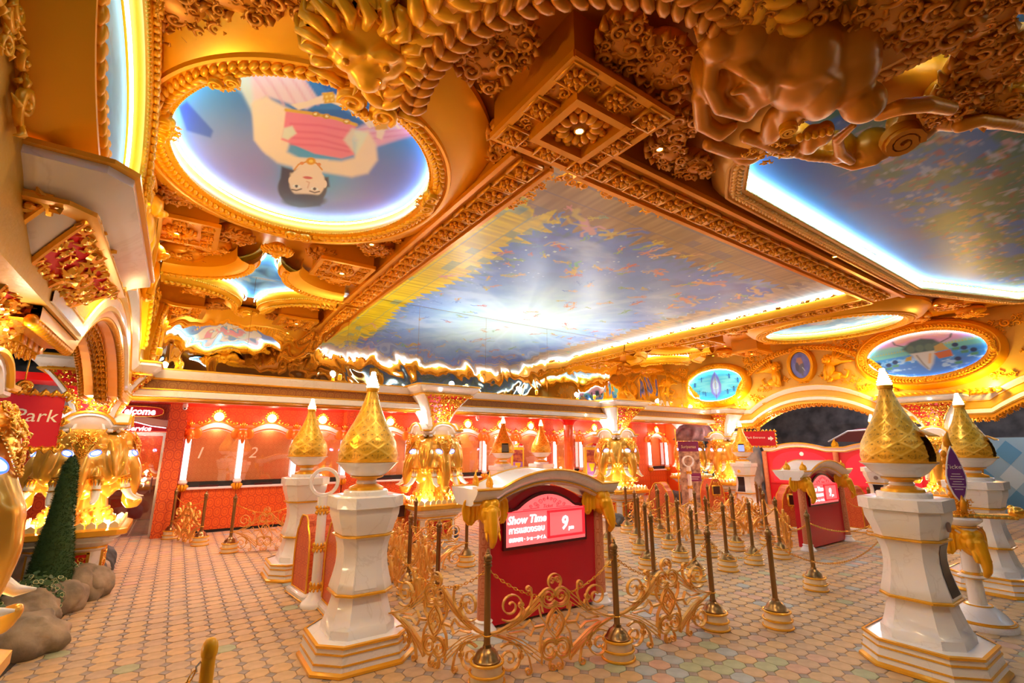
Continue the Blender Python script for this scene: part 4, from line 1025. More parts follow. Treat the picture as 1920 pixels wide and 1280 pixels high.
def eye_mesh():
    mb = MB(); U = np.array((-.42, .9, .12)); U /= np.linalg.norm(U); N = np.array((.86, .40, .25)); N -= U*(N@U); N /= np.linalg.norm(N); V = np.cross(N, U)
    O = np.array((.497, .132, 1.672))
    mb.prism([(.052*math.cos(a)*(1.1 if math.cos(a) > 0 else 1), .028*math.sin(a)+.008*math.cos(a)) for a in np.linspace(0, 2*PI, 17)[:-1]], O, U, V, N, -.03, .012)
    rim = MB(); rim.tube([O+U*(.056*math.cos(a))+V*(.031*math.sin(a)+.008*math.cos(a))+N*.006 for a in np.linspace(0, 2*PI, 21)[:-1]], .009, 6, closed=True)
    return mb.mesh('eye', EYE, False), rim.mesh('eye_rim', EYEB)
EYEM, EYER = eye_mesh(); EYEM2, EYER2 = mirror_mesh(EYEM), mirror_mesh(EYER)
def headdress_mesh():
    mb = MB(); pts = []
    nu, nv = 14, 12; V = []
    for j in range(nv):
        t = j/(nv-1); z = 1.98-.36*t
        for i in range(nu):
            s = (i/(nu-1)-.5)*2; wd = (.17*(1-t)**.7+.012)
            y = s*wd; prof = float(np.interp(z, [1.6,1.68,1.75,1.82,1.9,1.96,2.0], [.545,.545,.535,.52,.475,.41,.33]))
            x = prof-.10*abs(s)**2*(1-t)*.6-abs(y)*.12
            V.append((x+.012, y, z))
    mb.add(V, [(j*nu+i, j*nu+i+1, (j+1)*nu+i+1, (j+1)*nu+i) for j in range(nv-1) for i in range(nu-1)])
    e = [V[j*nu] for j in range(nv)]+[V[j*nu+nu-1] for j in reversed(range(nv))]
    for q in resample(np.array(e), .022, False): mb.ell(q+np.array((.006,0,0)), (.011,.011,.011), 6, 4)
    scrollwork(mb, (.505, 0, 1.87), (0,1,0), (-.45,0,.89), (.89,0,.45), .12, .10, 7, .06, 3, 'rect', True, .0, 5, .2)
    scrollwork(mb, (.553, 0, 1.72), (0,1,0), (0,0,1), (1,0,0), .05, .06, 3, .045, 4, 'rect', True, .0, 5, .2)
    return mb.mesh('headdress', LEAF)
HDRS = headdress_mesh()
def shaft_mesh():
    mb = MB().lathe([(.36,.76),(.40,.80),(.37,.86),(.33,.92),(.31,1.0),(.29,1.15),(.28,1.5),(.27,2.0)], 32)
    for k, (r, z, s, n) in enumerate(((.385,.82,.05,20),(.345,.90,.045,18))):
        for i in range(n):
            a = 2*PI*i/n+k*.1; mb.ell((r*math.cos(a), r*math.sin(a), z), (s*.7, s*.7, s), 8, 6)
    for i in range(36):
        a = 2*PI*i/36; mb.ell((.325*math.cos(a), .325*math.sin(a), .965), (.016,)*3, 6, 4)
    return mb.mesh('gold_shaft', EGOLD)
SHAFT = shaft_mesh()
def sq(h, ch=.0):
    if not ch: return [(-h,-h),(h,-h),(h,h),(-h,h)]
    return [(-h+ch,-h),(h-ch,-h),(h,-h+ch),(h,h-ch),(h-ch,h),(-h+ch,h),(-h,h-ch),(-h,-h+ch)]
def stack(mb, levels, mi=0):
    return mb.loft([(sq(h, c), z) for h, c, z in levels], mi)
PED = stack(MB(), [(.40,.08,0),(.40,.08,.06),(.36,.07,.09),(.34,.07,.12),(.34,.07,.46),(.38,.08,.49),(.38,.08,.52),(.42,.09,.55),(.46,.1,.58),(.46,.1,.60),(.52,.1,.64),(.52,.1,.66)]).mesh('pedestal', WHITE)
PEDG = MB(); stack(PEDG, [(.56,.1,.66),(.585,.1,.675),(.585,.1,.735),(.54,.1,.755)]); stack(PEDG, [(.405,.085,.07),(.405,.085,.085)]); stack(PEDG, [(.392,.085,.505),(.392,.085,.525)]); PEDG = PEDG.mesh('gold_slab', TRIM)
def panel_mesh():
    mb = MB(); mb.box(-.22, -.352, .15, .22, -.338, .44, 1)
    for x in (-.23, .23): mb.box(x-.015, -.365, .135, x+.015, -.34, .455)
    for z in (.14, .45): mb.box(-.24, -.365, z-.012, .24, -.34, z+.012)
    scrollwork(mb, (0, -.352, .295), (1,0,0), (0,0,1), (0,-1,0), .21, .14, 9, .085, 7, 'rect', True, .004)
    return mb.mesh('carved_panel', [LEAF, REDS])
PANEL = panel_mesh()
CREST = MB()
for i in range(9): CREST.prism([(-.05,0),(.05,0),(.045,.05),(.0,.085),(-.045,.05)], (-.44+.11*i, -.5, .75), XA, ZA, -YA, -.012, .012)
CREST = CREST.mesh('crest_leaves', mat('pale_gilt', (.95,.80,.45), .3, .3), False)
# capital with four gold rimmed cusps
def cusp(half, base, top, n=18):
    out = []
    for i in range(n+1):
        t = -1+2*i/n; a = abs(t)
        z = base+(top-base)*(math.sqrt(max(0, 1-(a/.62)**2))*.9+.1 if a < .6 else .1+.0*a) if a < .62 else base+(top-base)*.1
        out.append((t*half, z))
    return out
CAPW = MB(); CAPG = MB()
CAPW.lathe([(.24,1.93),(.25,2.02),(.28,2.06),(.26,2.1),(.25,2.2)], 24)
for q in range(4):
    R = Matrix.Rotation(q*PI/2, 3, 'Z'); tv = lambda p: tuple(R@Vector(p))
    cu = cusp(.40, 2.04, 2.20)
    for dy, hi in ((-.40, 0), ): 
        vs = [tv((x, dy, z)) for x, z in cu]+[tv((x*.68, dy*.66, 1.97)) for x, z in cu]
        CAPW.add(vs, [(i, i+1, len(cu)+i+1, len(cu)+i) for i in range(len(cu)-1)])
        vs = [tv((x, dy, z)) for x, z in cu]+[tv((x*.55, -.2, z+.03)) for x, z in cu]
        CAPW.add(vs, [(i, i+1, len(cu)+i+1, len(cu)+i) for i in range(len(cu)-1)])
    CAPG.tube([tv((x, -.405, z)) for x, z in cu], .017, 6)
    CAPW.tube([tv((x*.92, -.375, z-.035)) for x, z in cu], .018, 6)
    CAPW.tube([tv((x*.62, -.30, z-.10)) for x, z in cusp(.40, 2.04, 2.24)], .022, 6)
CAPW, CAPG = CAPW.mesh('capital', WHITE), CAPG.mesh('capital_rim', TRIM)
# flaring bracket: four concave sides; two carved, edged in white
def flare(t): return .22+.33*t**1.6
FLW = MB(); nz = 12
FLW.loft([(sq(flare(i/nz), .05), 2.14+.60*i/nz) for i in range(nz+1)])
FLW = FLW.mesh('bracket', WHITE)
def flare_panel():
    mb = MB(); V = []
    for i in range(nz+1):
        t = i/nz; h = flare(t)
        for j in range(5): V.append(((j/4-.5)*2*(h-.085), -h-.006, 2.155+.57*t))
    mb.add(V, [(i*5+j, i*5+j+1, (i+1)*5+j+1, (i+1)*5+j) for i in range(nz) for j in range(4)], 1)
    for s in (-1, 1): mb.tube([(s*(flare(i/nz)-.075), -flare(i/nz)-.008, 2.155+.57*i/nz) for i in range(nz+1)], .012, 5)
    mb.tube([((flare(1)-.075)*s, -flare(1)-.01, 2.73) for s in (-1, 1)], .014, 5)
    sd = 50
    for i in range(8):
        t = .05+.9*i/7; h = flare(t); z = 2.155+.57*t; sl = .33*1.6*t**.6/.6
        N = np.array((0, -1, -sl)); N /= np.linalg.norm(N); V_ = np.array((0, -sl, 1)); V_ /= np.linalg.norm(V_); wd = h-.11; k = max(1, int(round(wd/.045)))
        for x in (np.linspace(-wd, wd, k+1) if k > 1 else (0.,)):
            sd += 1; scrollwork(mb, (x, -h-.004, z), XA, V_, N, .006, .006, 1, .078, sd, 'none', False, .001, 5, .2)
    return mb.mesh('carved_panel', [LEAF, REDS])
FPAN = flare_panel()
SLABW = stack(MB(), [(.54,.06,2.72),(.56,.06,2.735),(.60,.06,2.78),(.66,.06,2.83),(.66,.06,2.865)]).mesh('slab', WHITE)
SLABG = MB(); stack(SLABG, [(.665,.06,2.865),(.675,.06,2.87),(.675,.06,2.89),(.65,.06,2.90)]); stack(SLABG, [(.56,.06,2.70),(.575,.06,2.705),(.575,.06,2.725),(.55,.06,2.735)]); SLABG = SLABG.mesh('slab_fillet', TRIM)
def column(key, label, carved, glow=1.):
    x, y = E_POS[key]; r = thing('elephant_column', label, 'column', (x, y, 0), 0, 'columns with gold elephant heads')
    link('pedestal', PED, r); link('gold_slab', PEDG, r)
    for q in range(4): link('carved_panel', PANEL, r, rz=q*PI/2); link('crest_leaves', CREST, r, rz=q*PI/2)
    link('gold_shaft', SHAFT, r)
    for q in range(4):
        h = link('elephant_head', HEADM, r, rz=q*PI/2)
        link('tusk', TUSK, h); link('tusk', TUSKR, h); link('tusk_ring', TRING, h); link('tusk_ring', TRINGR, h)
        link('eye', EYEM, h); link('eye', EYEM2, h); link('eye_rim', EYER, h); link('eye_rim', EYER2, h); link('headdress', HDRS, h)
    link('capital', CAPW, r); link('capital_rim', CAPG, r); link('bracket', FLW, r); link('slab', SLABW, r); link('slab_fillet', SLABG, r)
    for q in carved: link('carved_panel', FPAN, r, rz=q*PI/2)
    if key == 'e0':      # the broad end bracket by the passage
        for c in r.children:
            if c.data in (FLW, SLABW, SLABG): c.scale = (1.3, 1.3, 1)
            if c.data is FPAN: c.scale = (1.3, 1.3, 1)
    # hidden spot lamps on the slab shine up on the tusks, others on the capital wash the bracket
    for q in range(4):
        a = q*PI/2+PI/4
        light('lamp_light', 'POINT', (.50*math.cos(a), .50*math.sin(a), .90), 4.2*glow, (1., .78, .42), .04, r)
        a = q*PI/2
        light('lamp_light', 'POINT', (.46*math.cos(a), .46*math.sin(a), 2.24), 3.4*glow, (1., .90, .82), .04, r)
    # the lamps themselves
    for q in range(4):
        a = q*PI/2+PI/4; MB().lathe([(.03,.755),(.035,.80),(.03,.83)], 10, (.50*math.cos(a), .50*math.sin(a), 0)).build('lamp_can', LAMP, r)
    return r
column('e0', 'gold elephant column cut by the left picture edge', (1, 0), .55)
column('e1', 'gold elephant column behind the tall topiary cone', (0, 1))
column('e2', 'gold elephant column between the large ticket kiosk and the near show time booth', (0,))
column('e3', 'gold elephant column right of the near show time booth', (0,))
column('e4', 'gold elephant column in the far corner beside the purple banner', (3,))
column('e5', 'gold elephant column behind the large kiosk at the right', (3,))
column('e6', 'gold elephant column seen behind the purple banner', (0,), .8)
# ------------------------------------------------------------------ tower kiosks
def onion_mesh(cut=None):
    """tulip dome, holes as dark dots, with a raised diamond lattice; cut = (angle, half width) of a window opening"""
    zz = np.array([1.615, 1.68, 1.74, 1.80, 1.86, 1.93, 2.00, 2.07, 2.14, 2.20, 2.26, 2.285]); rr = np.array([.262, .268, .262, .245, .218, .180, .143, .112, .085, .066, .052, .050])
    nu, nv = 168, 84; V = []; C = []
    for j in range(nv+1):
        t = j/nv; z = 1.615+(2.285-1.615)*t; r0 = float(np.interp(z, zz, rr))
        w = 4.2*(1-(1-t)**1.25)          # lattice phase grows with height
        for i in range(nu):
            a = 2*PI*i/nu; k = 8
            p1 = (a*k/(2*PI)+w*1.1) % 1; p2 = (-a*k/(2*PI)+w*1.1) % 1
            d = min(min(p1, 1-p1), min(p2, 1-p2)); ridge = max(0, 1-d/.075)
            cx_, cy_ = ((p1-p2+1) % 1)-.5, ((p1+p2) % 1)-.5
            fan = 0.; rad = math.hypot(p1-.18, p2-.18); ang = math.atan2(p2-.18, p1-.18)
            if .2 < rad < .62 and .05 < ang < 1.52: fan = .5+.5*math.cos(ang*17)
            r = r0*(1+.022*ridge-.012*(fan > .75)+.02*(1-abs(p1+p2-1))*0)+.0015*math.sin(p1*PI)*math.sin(p2*PI)
            V.append((r*math.cos(a), r*math.sin(a), z))
            dots = any((p1-x)**2+(p2-y)**2 < .0022 for x, y in ((.82,.82),(.78,.3),(.3,.78)))
            C.append((.10,.05,.01,1) if dots else (.55,.27,.025,1) if fan > .75 else (.95,.58,.08,1) if ridge > .4 else (.84,.44,.03,1))  # shade of holes and grooves is put into the dome colour
    F_ = []
    for j in range(nv):
        z = 1.615+(2.285-1.615)*(j+.5)/nv
        for i in range(nu):
            if cut and z < 1.84:
                a = (2*PI*(i+.5)/nu-cut[0]+PI) % (2*PI)-PI
                if abs(a) < cut[1]*(1 if z > 1.64 else 1): continue
            k = (i+1) % nu; F_.append((j*nu+i, j*nu+k, (j+1)*nu+k, (j+1)*nu+i))
    me = bpy.data.meshes.new('dome'); me.from_pydata(V, [], F_)
    at = me.color_attributes.new('paint', 'FLOAT_COLOR', 'POINT'); at.data.foreach_set('color', np.array(C, np.float32).ravel())
    me.polygons.foreach_set('use_smooth', [True]*len(me.polygons))
    m = MATS.get('dome_gold')
    if not m:
        m = mat('dome_gold', (1,1,1), .3, .3); a = m.node_tree.nodes.new('ShaderNodeAttribute'); a.attribute_name = 'paint'
        m.node_tree.links.new(a.outputs['Color'], m.node_tree.nodes['Principled BSDF'].inputs['Base Color'])
    me.materials.append(m); return me
OC = lambda h: sq(h, h*.42)
def octs_(mb, L, caps=True): return mb.loft([(OC(h), z) for h, z in L], 0, caps)
KW = MB()
octs_(KW, [(.20,.99),(.225,1.0),(.24,1.06),(.27,1.15),(.275,1.215),(.30,1.225),(.30,1.315),(.29,1.32)])
octs_(KW, [(.235,.535),(.24,.55),(.22,.63),(.20,.73),(.193,.82),(.20,.90),(.215,.955),(.215,.975)])
octs_(KW, [(.205,.51),(.215,.45),(.24,.35),(.262,.285),(.275,.27),(.28,.18)])
octs_(KW, [(.42,.0),(.415,.03),(.385,.19),(.385,.205)])
KW.lathe([(.20,1.32),(.20,1.355),(.19,1.365),(.12,1.37)], 28); KW.lathe([(.09,1.42),(.095,1.435),(.085,1.45)], 24)
KW.lathe([(.135,1.49),(.16,1.50),(.20,1.53),(.235,1.57),(.262,1.60),(.28,1.607),(.28,1.615),(.2,1.615)], 36)
KWM = KW.mesh('body', WHITE)
KGL = []
for L, cp in (([(.205,.972),(.245,.98),(.245,.992),(.205,1.0)], True), ([(.205,.505),(.25,.515),(.25,.53),(.22,.545)], True), ([(.385,.186),(.398,.192),(.398,.21),(.375,.214)], False), ([(.39,.145),(.40,.145),(.399,.158),(.385,.158)], False), ([(.405,.075),(.413,.075),(.411,.088),(.40,.088)], False), ([(.41,.0),(.437,.004),(.435,.022),(.405,.045)], False)): KGL.append(octs_(MB(), L, cp))
for L, sg in (([(.16,1.365),(.155,1.39),(.12,1.405),(.09,1.42)], 28), ([(.085,1.45),(.10,1.465),(.14,1.475),(.15,1.485),(.135,1.495)], 28), ([(.275,1.612),(.285,1.615),(.285,1.624),(.26,1.628)], 36), ([(.05,2.275),(.06,2.28),(.063,2.31),(.052,2.315)], 20)): KGL.append(MB().lathe(L, sg))
KGM = [b.mesh('gold_band', TRIM) for b in KGL]
FIN = MB(); z = 2.315
for r, h in ((.060,.03),(.058,.018),(.048,.02),(.044,.018),(.036,.018),(.032,.016),(.026,.018),(.024,.02)):
    FIN.lathe([(r*.75,z),(r,z+h*.25),(r,z+h*.6),(r*.7,z+h)], 16); z += h
FINM = FIN.mesh('lit_finial', emis('finial_glass', (1., .80, .45), 5.))
def waist_panel(name, m, u0, u1, z0=.565, z1=.955, off=.004):
    P_ = [(.535,.235),(.55,.24),(.63,.22),(.73,.20),(.82,.193),(.90,.20),(.955,.215),(.975,.215)]; V = []; n = 14
    for i in range(n+1):
        z = z0+(z1-z0)*i/n; r = float(np.interp(z, [p[0] for p in P_], [p[1] for p in P_])); h = r*.58
        for u in (u0, u1): V += [(h*u, -r-off, z), (h*u, -r+.01, z)]
    f = []
    for i in range(n): a = i*4; f += [(a, a+2, a+6, a+4), (a, a+4, a+5, a+1), (a+2, a+3, a+7, a+6)]
    f += [(0,1,3,2), (n*4, n*4+2, n*4+3, n*4+1)]
    return MB().add(V, f).mesh(name, m, True)
LATCH = waist_panel('door', WHITE, -.9, .5)
SMOKE = mat('smoked_panel', (.02,.02,.025), .15); DPAN = waist_panel('dark_panel', SMOKE, -.8, .8)
ON0 = onion_mesh()
def kiosk(x, y, label, cut=None, rz=0., screen=None, z=0., s=1., door=True):
    r = thing('tower_kiosk', label, 'kiosk', (x, y, z), rz, 'white pedestal kiosks with gold domes'); r.scale = (s, s, s)
    link('body', KWM, r); [link('gold_band', g_, r) for g_ in KGM]; f = link('lit_finial', FINM, r)
    d = link('dome', onion_mesh(cut) if cut else ON0, r)
    if cut:
        MB().lathe([(.20,1.62),(.20,1.86)], 28).build('interior_shade', BLACK, r)  # black drum stands in for the shade inside the dome
        a = cut[0]; mb = MB()     # raised eave over the opening
        P = [( .315*math.cos(a+t), .315*math.sin(a+t), 1.85-.02*abs(t)) for t in np.linspace(-cut[1]*1.1, cut[1]*1.1, 12)]; Q = [(.22*math.cos(a+t*.9), .22*math.sin(a+t*.9), 1.90) for t in np.linspace(-cut[1]*1.1, cut[1]*1.1, 12)]
        mb.add(P+Q+[(p[0], p[1], p[2]-.008) for p in P]+[(p[0], p[1], p[2]-.01) for p in Q], [(i,i+1,13+i,12+i) for i in range(11)]+[(24+i,25+i,37+i,36+i) for i in range(11)]+[(i,i+1,25+i,24+i) for i in range(11)]); mb.build('eave', GOLD, r)
        if screen is not None:
            c, s_ = math.cos(a), math.sin(a); MB().prism([(-.11,0),(.11,0),(.11,.17),(-.11,.17)], (.215*c, .215*s_, 1.64), (-s_, c, 0), ZA, (c, s_, 0), -.01, .005).build('screen', screen, r, False)
    if door: link('door', LATCH, r)
    return r
KA = kiosk(1.50, 4.56, 'largest white and gold tower kiosk, left of the near show time booth')
KB = kiosk(1.62, 7.70, 'white and gold tower kiosk behind the white ring pole')
KC = kiosk(5.36, 1.63, 'big tower kiosk in the right foreground with a dark opening in its dome', (-1.62, .34), door=False)
link('dark_panel', DPAN, KC)
MB().lathe([(.04,0),(.04,.014),(.03,.016)], 18).build('speaker_disc', mat('speaker_taupe', (.3,.2,.17), .5), KC).matrix_local = frame((0,-.262,1.10), (1,0,0), (0,0,1))
KD = kiosk(8.72, 1.86, 'tower kiosk at the right picture edge behind the purple sign', (-1.55, .34), door=False)
SCR = mat('grey_screen', (.16,.14,.12), .2); SCRB = emis('blue_screen', (.16, .2, .55), 1.2)
def at_floor(px, py): q = onz(px, py); return float(q[0]), float(q[1])
p = atd(943, 872, (6.4, 9.7)); kiosk(p[0], p[1], 'tower kiosk with a square grey screen by the ticket windows', (-PI*.62, .34), 0, SCR)
p = atd(1015, 872, (8.5, 9.9)); kiosk(p[0], p[1], 'tower kiosk just right of the first gold seat sign', (-PI/2+.9, .3))
p = atd(1392, 850, (13.2, 7.3)); k = kiosk(p[0], p[1], 'tower kiosk with a lit screen beside the far corner elephant column', (-PI*.86, .3), 0, SCRB)
link('dark_panel', DPAN, k, rz=-PI/2)
MB().lathe([(.04,0),(.04,.014),(.03,.016)], 18).build('speaker_disc', TRIM, k).matrix_local = frame((-.262,0,1.10), (0,-1,0), (0,0,1))
p = atd(1652, 900, (12.9, 4.0)); k = kiosk(p[0], p[1], 'tower kiosk partly hidden behind the right foreground kiosk')
link('dark_panel', DPAN, k, rz=-PI/2)
MB().lathe([(.04,0),(.04,.014),(.03,.016)], 18).build('speaker_disc', MATS['speaker_taupe'], k).matrix_local = frame((-.262,0,1.10), (0,-1,0), (0,0,1))

# ------------------------------------------------------------------ stanchions
SB = MB().lathe([(.128,.012),(.128,.07),(.118,.078),(.118,.145),(.10,.15)], 28).mesh('base_drum', CREAM)
SG = MB()
for r, z in ((.135,.010),(.132,.076),(.124,.148)): SG.tube([(r*math.cos(a), r*math.sin(a), z) for a in np.linspace(0, 2*PI, 29)[:-1]], .011, 6, closed=True)
SG = SG.mesh('base_rings', TRIM)
SD = MB().lathe([(.106,.15),(.108,.162),(.098,.168),(.085,.20),(.06,.228),(.036,.243),(.03,.262)], 24).mesh('base_dome', BRONZE)
SP = MB().lathe([(.026,.24),(.025,.82)], 16).mesh('pole', BRONZE)
SF = MB().lathe([(.026,.815),(.034,.82),(.034,.83),(.027,.834),(.027,.842),(.034,.846),(.034,.853),(.026,.858),(.033,.868),(.036,.885),(.030,.902),(.016,.915),(.02,.922),(.014,.93),(.012,.942),(.003,.955)], 18).mesh('finial', BRONZE)
STN = {}
def stan(key, xy, label):
    r = thing('stanchion', label, 'stanchion', (xy[0], xy[1], 0), 0, 'bronze stanchions on cream bases'); STN[key] = xy
    for n, m in (('base_drum', SB), ('base_rings', SG), ('base_dome', SD), ('pole', SP), ('finial', SF)): link(n, m, r)
    return r
SPOS = dict(
 s1=((2.16,3.46), 'nearest bronze stanchion in front of the near show time booth'), s2=((3.31,3.19), 'bronze stanchion at the right end of the foreground scroll panel'),
 s3=((4.61,3.12), 'bronze stanchion carrying the scroll panel right of the near booth'), s4=((5.16,2.78), 'leaning-looking stanchion standing alone in the right foreground paving'),
 s5=((6.84,3.15), 'stanchion chained in front of the far show time booth'), s6=((6.82,4.32), 'stanchion in the first queue row, third from the near booth'),
 s7=((7.51,4.31), 'stanchion in the first queue row, fourth from the near booth'), s8=((5.93,5.04), 'stanchion in the second queue row nearest the near booth'),
 s9=((6.73,5.06), 'stanchion second in the second queue row'), s10=((5.98,4.28), 'stanchion in the first queue row, second from the near booth'),
 s11=((5.08,4.23), 'stanchion in the first queue row right beside the near booth'), s12=((6.66,5.81), 'stanchion first in the third queue row'),
 s13=((7.36,6.49), 'stanchion first in the fourth queue row'), s14=((7.43,5.8), 'stanchion second in the third queue row'), s15=((8.18,6.59), 'stanchion before the small orange ticket box'),
 s16=((7.44,5.02), 'stanchion third in the second queue row'), s17=((8.24,5.02), 'stanchion fourth in the second queue row'), s18=((8.27,5.8), 'stanchion third in the third queue row'),
 s19=((9.55,5.85), 'stanchion in front of the far scroll panels'), s20=((10.44,5.69), 'stanchion right of the far scroll panels'), s21=((9.21,4.97), 'stanchion left of the far show time booth, further row'),
 s22=((8.25,4.27), 'stanchion left of the far show time booth, nearer row'), s23=((11.92,4.21), 'stanchion right of the far show time booth'), s24=((9.2,3.0), 'stanchion half hidden behind the right foreground kiosk'),
 s25=((8.30,2.66), 'stanchion base peeping out behind the right foreground kiosk'), s26=((2.55,6.72), 'stanchion half hidden behind the large left kiosk'), s27=((2.55,5.93), 'stanchion behind the scroll panel right of the large left kiosk'),
 s28=((2.56,5.15), 'stanchion left of the near show time booth'), s29=((3.30,7.5), 'stanchion in front of the middle elephant column'), s30=((3.82,6.74), 'stanchion left of the near booth, rear row'),
 s31=((.10,11.95), 'stanchion beside the orange wall corner at the glass door'), s32=((.56,10.84), 'second stanchion from the glass door'), s33=((.95,9.86), 'stanchion carrying the scroll panel before the ticket counter'),
 s34=((1.95,9.55), 'stanchion hidden behind the second kiosk at the counter scroll panel'), s35=((5.18,5.07), 'stanchion just behind the right pillar of the near booth'), s36=((5.84,5.72), 'stanchion further behind the right pillar of the near booth'),
 s37=((6.6,6.5), 'stanchion farthest behind the right pillar of the near booth'), s38=((8.0,7.3), 'stanchion of the rearmost queue row left of the orange box'), s39=((8.95,7.25), 'stanchion of the rearmost queue row at the orange box'),
 s40=((9.9,6.6), 'stanchion of the rearmost row before the corner column'), s41=((11.4,6.3), 'stanchion at the rear right by the far kiosk'))
for k, (xy, lb) in SPOS.items(): stan(k, xy, lb)

# ------------------------------------------------------------------ wrought scroll panels between stanchions
def scroll_panel_mesh(hw):
    mb = MB(); g = hw/.56; O = (0,0,.345)
    def b(pts, th=.007, dp=.030): mb.band([(x*g, y) for x, y in pts], O, XA, ZA, YA, th, dp)
    for s in (-1, 1):
        def m(pts): return [(x*s, y) for x, y in pts]
        def sp(cx, cy, r0, r1, a0, tn, n=24, th=.007): b(m(spiral(cx, cy, r0, r1, a0, tn, n)), th)
        # clamps and sheaf of bars running to the post
        b(m([(.555,-.01),(.50,-.005),(.40,.03),(.28,.10),(.16,.20),(.12,.235)])); b(m([(.555,-.02),(.48,-.01),(.36,.03),(.24,.10),(.125,.195)])); b(m([(.42,-.005),(.30,.045),(.15,.135),(.13,.15)]))
        b(m([(.555,-.02),(.50,-.04),(.38,-.09),(.26,-.17),(.14,-.27),(.125,-.29)])); b(m([(.50,-.03),(.36,-.08),(.22,-.17),(.13,-.245)])); b(m([(.42,-.04),(.30,-.09),(.14,-.20)]))
        b(m([(.145,.135),(.125,.05),(.085,.0)])); b(m([(.12,.23),(.12,.15),(.11,.09)])); b(m([(.145,-.2),(.13,-.09),(.085,-.02)])); b(m([(.125,-.29),(.12,-.19),(.11,-.12)]))
        # zigzag bars
        b(m([(.40,-.005),(.28,.0),(.22,.045),(.19,-.01),(.10,-.005)]), .007, .03); b(m([(.40,-.03),(.28,-.03),(.22,-.07),(.19,-.02),(.10,-.015)]), .007, .03)
        # nested hearts above and below the lozenge
        for dy, sg in ((.0, 1), (.0, -1)):
            for r0, o in ((.085,.0),(.075,.0),(.062,0)):
                b(m([(x, y*sg) for x, y in spiral(.055, .195, r0, .012 if r0 < .07 else r0*.75, -PI*.85, 1.55 if r0 < .07 else .9, 26)]))
            b(m([(.0,.125*sg),(.06,.06*sg),(.085,.0)])); b(m([(.0,.10*sg),(.05,.045*sg),(.068,.0)]))
            b(m([(x, y*sg) for x, y in spiral(.028, .318, .03, .008, PI, -1.3, 16)])); 
            b(m([(x, y*sg) for x, y in spiral(0, .312, .06, .058, -PI*.25, .5, 12)]))
        b(m([(.0,.06),(.04,.0),(.0,-.06)]), .005, .03); b(m([(.034,.06),(-.045,-.035)]), .005, .02)
        # outer scrolls
        b(m(spiral(.385, .165, .115, .018, -.9, -1.75, 34)), .009); b(m([(.455,.072),(.40,.055),(.30,.06),(.22,.11)]))
        b(m([(.30,.055),(.235,.12),(.205,.20),(.21,.27)]+spiral(.235, .275, .026, .008, PI, -1.2, 14))); b(m([(.30,.07),(.27,.12)]+spiral(.295, .165, .03, .008, -PI*.7, 1.3, 14)))
        b(m(spiral(.40, -.21, .115, .016, .9, 1.75, 34)), .009); b(m([(.47,-.12),(.40,-.095),(.30,-.13),(.235,-.22),(.215,-.30)]+spiral(.24, -.315, .03, .008, PI, 1.2, 14))); b(m([(.34,-.105),(.30,-.15)]+spiral(.30, -.20, .03, .008, PI*.6, -1.3, 14)))
    return mb.mesh('scroll_bars', SCROLL)
SPM = {}
def scroll_panel(a, b, label, lift=0.):
    A, B = np.array(a, float), np.array(b, float); L = np.linalg.norm(B-A); hw = round(L/2-.02, 2)
    if hw not in SPM: SPM[hw] = scroll_panel_mesh(hw)
    c = (A+B)/2; ang = math.atan2(B[1]-A[1], B[0]-A[0])
    r = thing('scroll_panel', label, 'iron panel', (c[0], c[1], .30+lift*0), ang, 'gold wrought iron scroll panels')
    link('scroll_bars', SPM[hw], r, (0, 0, -.30))
    cl = MB()
    for s in (-1, 1):
        for z in (.325, .23): cl.tube([(s*(hw+.02)+.031*math.cos(q), .031*math.sin(q), z-.30) for q in np.linspace(0, 2*PI, 17)[:-1]], .005, 5, closed=True)
    cl.build('wire_ties', TRIM, r)
    return r
link_m = None
def chain(a, b, sag, label, za=.80, zb=.80, extra=0):
    """chain of welded links hung between two points"""
    A, B = np.array((*a, za)), np.array((*b, zb)); L = np.linalg.norm(B-A); n = max(8, int(L/.028)); mb = MB()
    P = [A+(B-A)*t-ZA*sag*4*t*(1-t) for t in np.linspace(0, 1, n+1)]
    for i in range(n):
        t = P[i+1]-P[i]; ln = np.linalg.norm(t); t /= ln; c = (P[i]+P[i+1])/2
        s = np.cross(t, ZA); s /= np.linalg.norm(s); w = s if i % 2 else np.cross(t, s)
        mb.tube([c+t*ln*.68*math.cos(q)+w*.0095*math.sin(q) for q in np.linspace(0, 2*PI, 9)[:-1]], .0032, 4, closed=True)
    o = mb.build('chain', LEAF); o.location = (0,0,0)
    return tag(o, label, 'chain', 'gold chains', 'stuff' if False else None)
KAP = (1.73, 4.40)
scroll_panel(KAP, STN['s1'], 'gold scroll panel between the large left kiosk and the nearest stanchion')
scroll_panel(STN['s1'], STN['s2'], 'gold scroll panel in front of the near show time booth')
scroll_panel(STN['s2'], STN['s3'], 'gold scroll panel right of the near show time booth')
scroll_panel(STN['s33'], STN['s34'], 'gold scroll panel in front of the orange ticket counter')
scroll_panel(STN['s31'], STN['s32'], 'gold scroll panel seen edge on beside the glass door')
scroll_panel(STN['s28'], STN['s27'], 'gold scroll panel left of the near booth, nearest of the row')
scroll_panel(STN['s27'], STN['s26'], 'gold scroll panel left of the near booth, rear of the row')
scroll_panel(STN['s26'], STN['s30'], 'gold scroll panel in front of the middle elephant column')
scroll_panel((2.60,7.45), STN['s29'], 'gold scroll panel behind the large left kiosk at the middle column')
scroll_panel(STN['s19'], STN['s20'], 'gold scroll panel in the middle of the far cluster')
scroll_panel((8.65,7.0), (9.55,5.85), 'gold scroll panel left in the far cluster')
scroll_panel((9.21,4.97), STN['s20'], 'gold scroll panel in front of the far red booth wall')
scroll_panel(STN['s22'], (9.05,4.45), 'gold scroll panel touching the far show time booth')
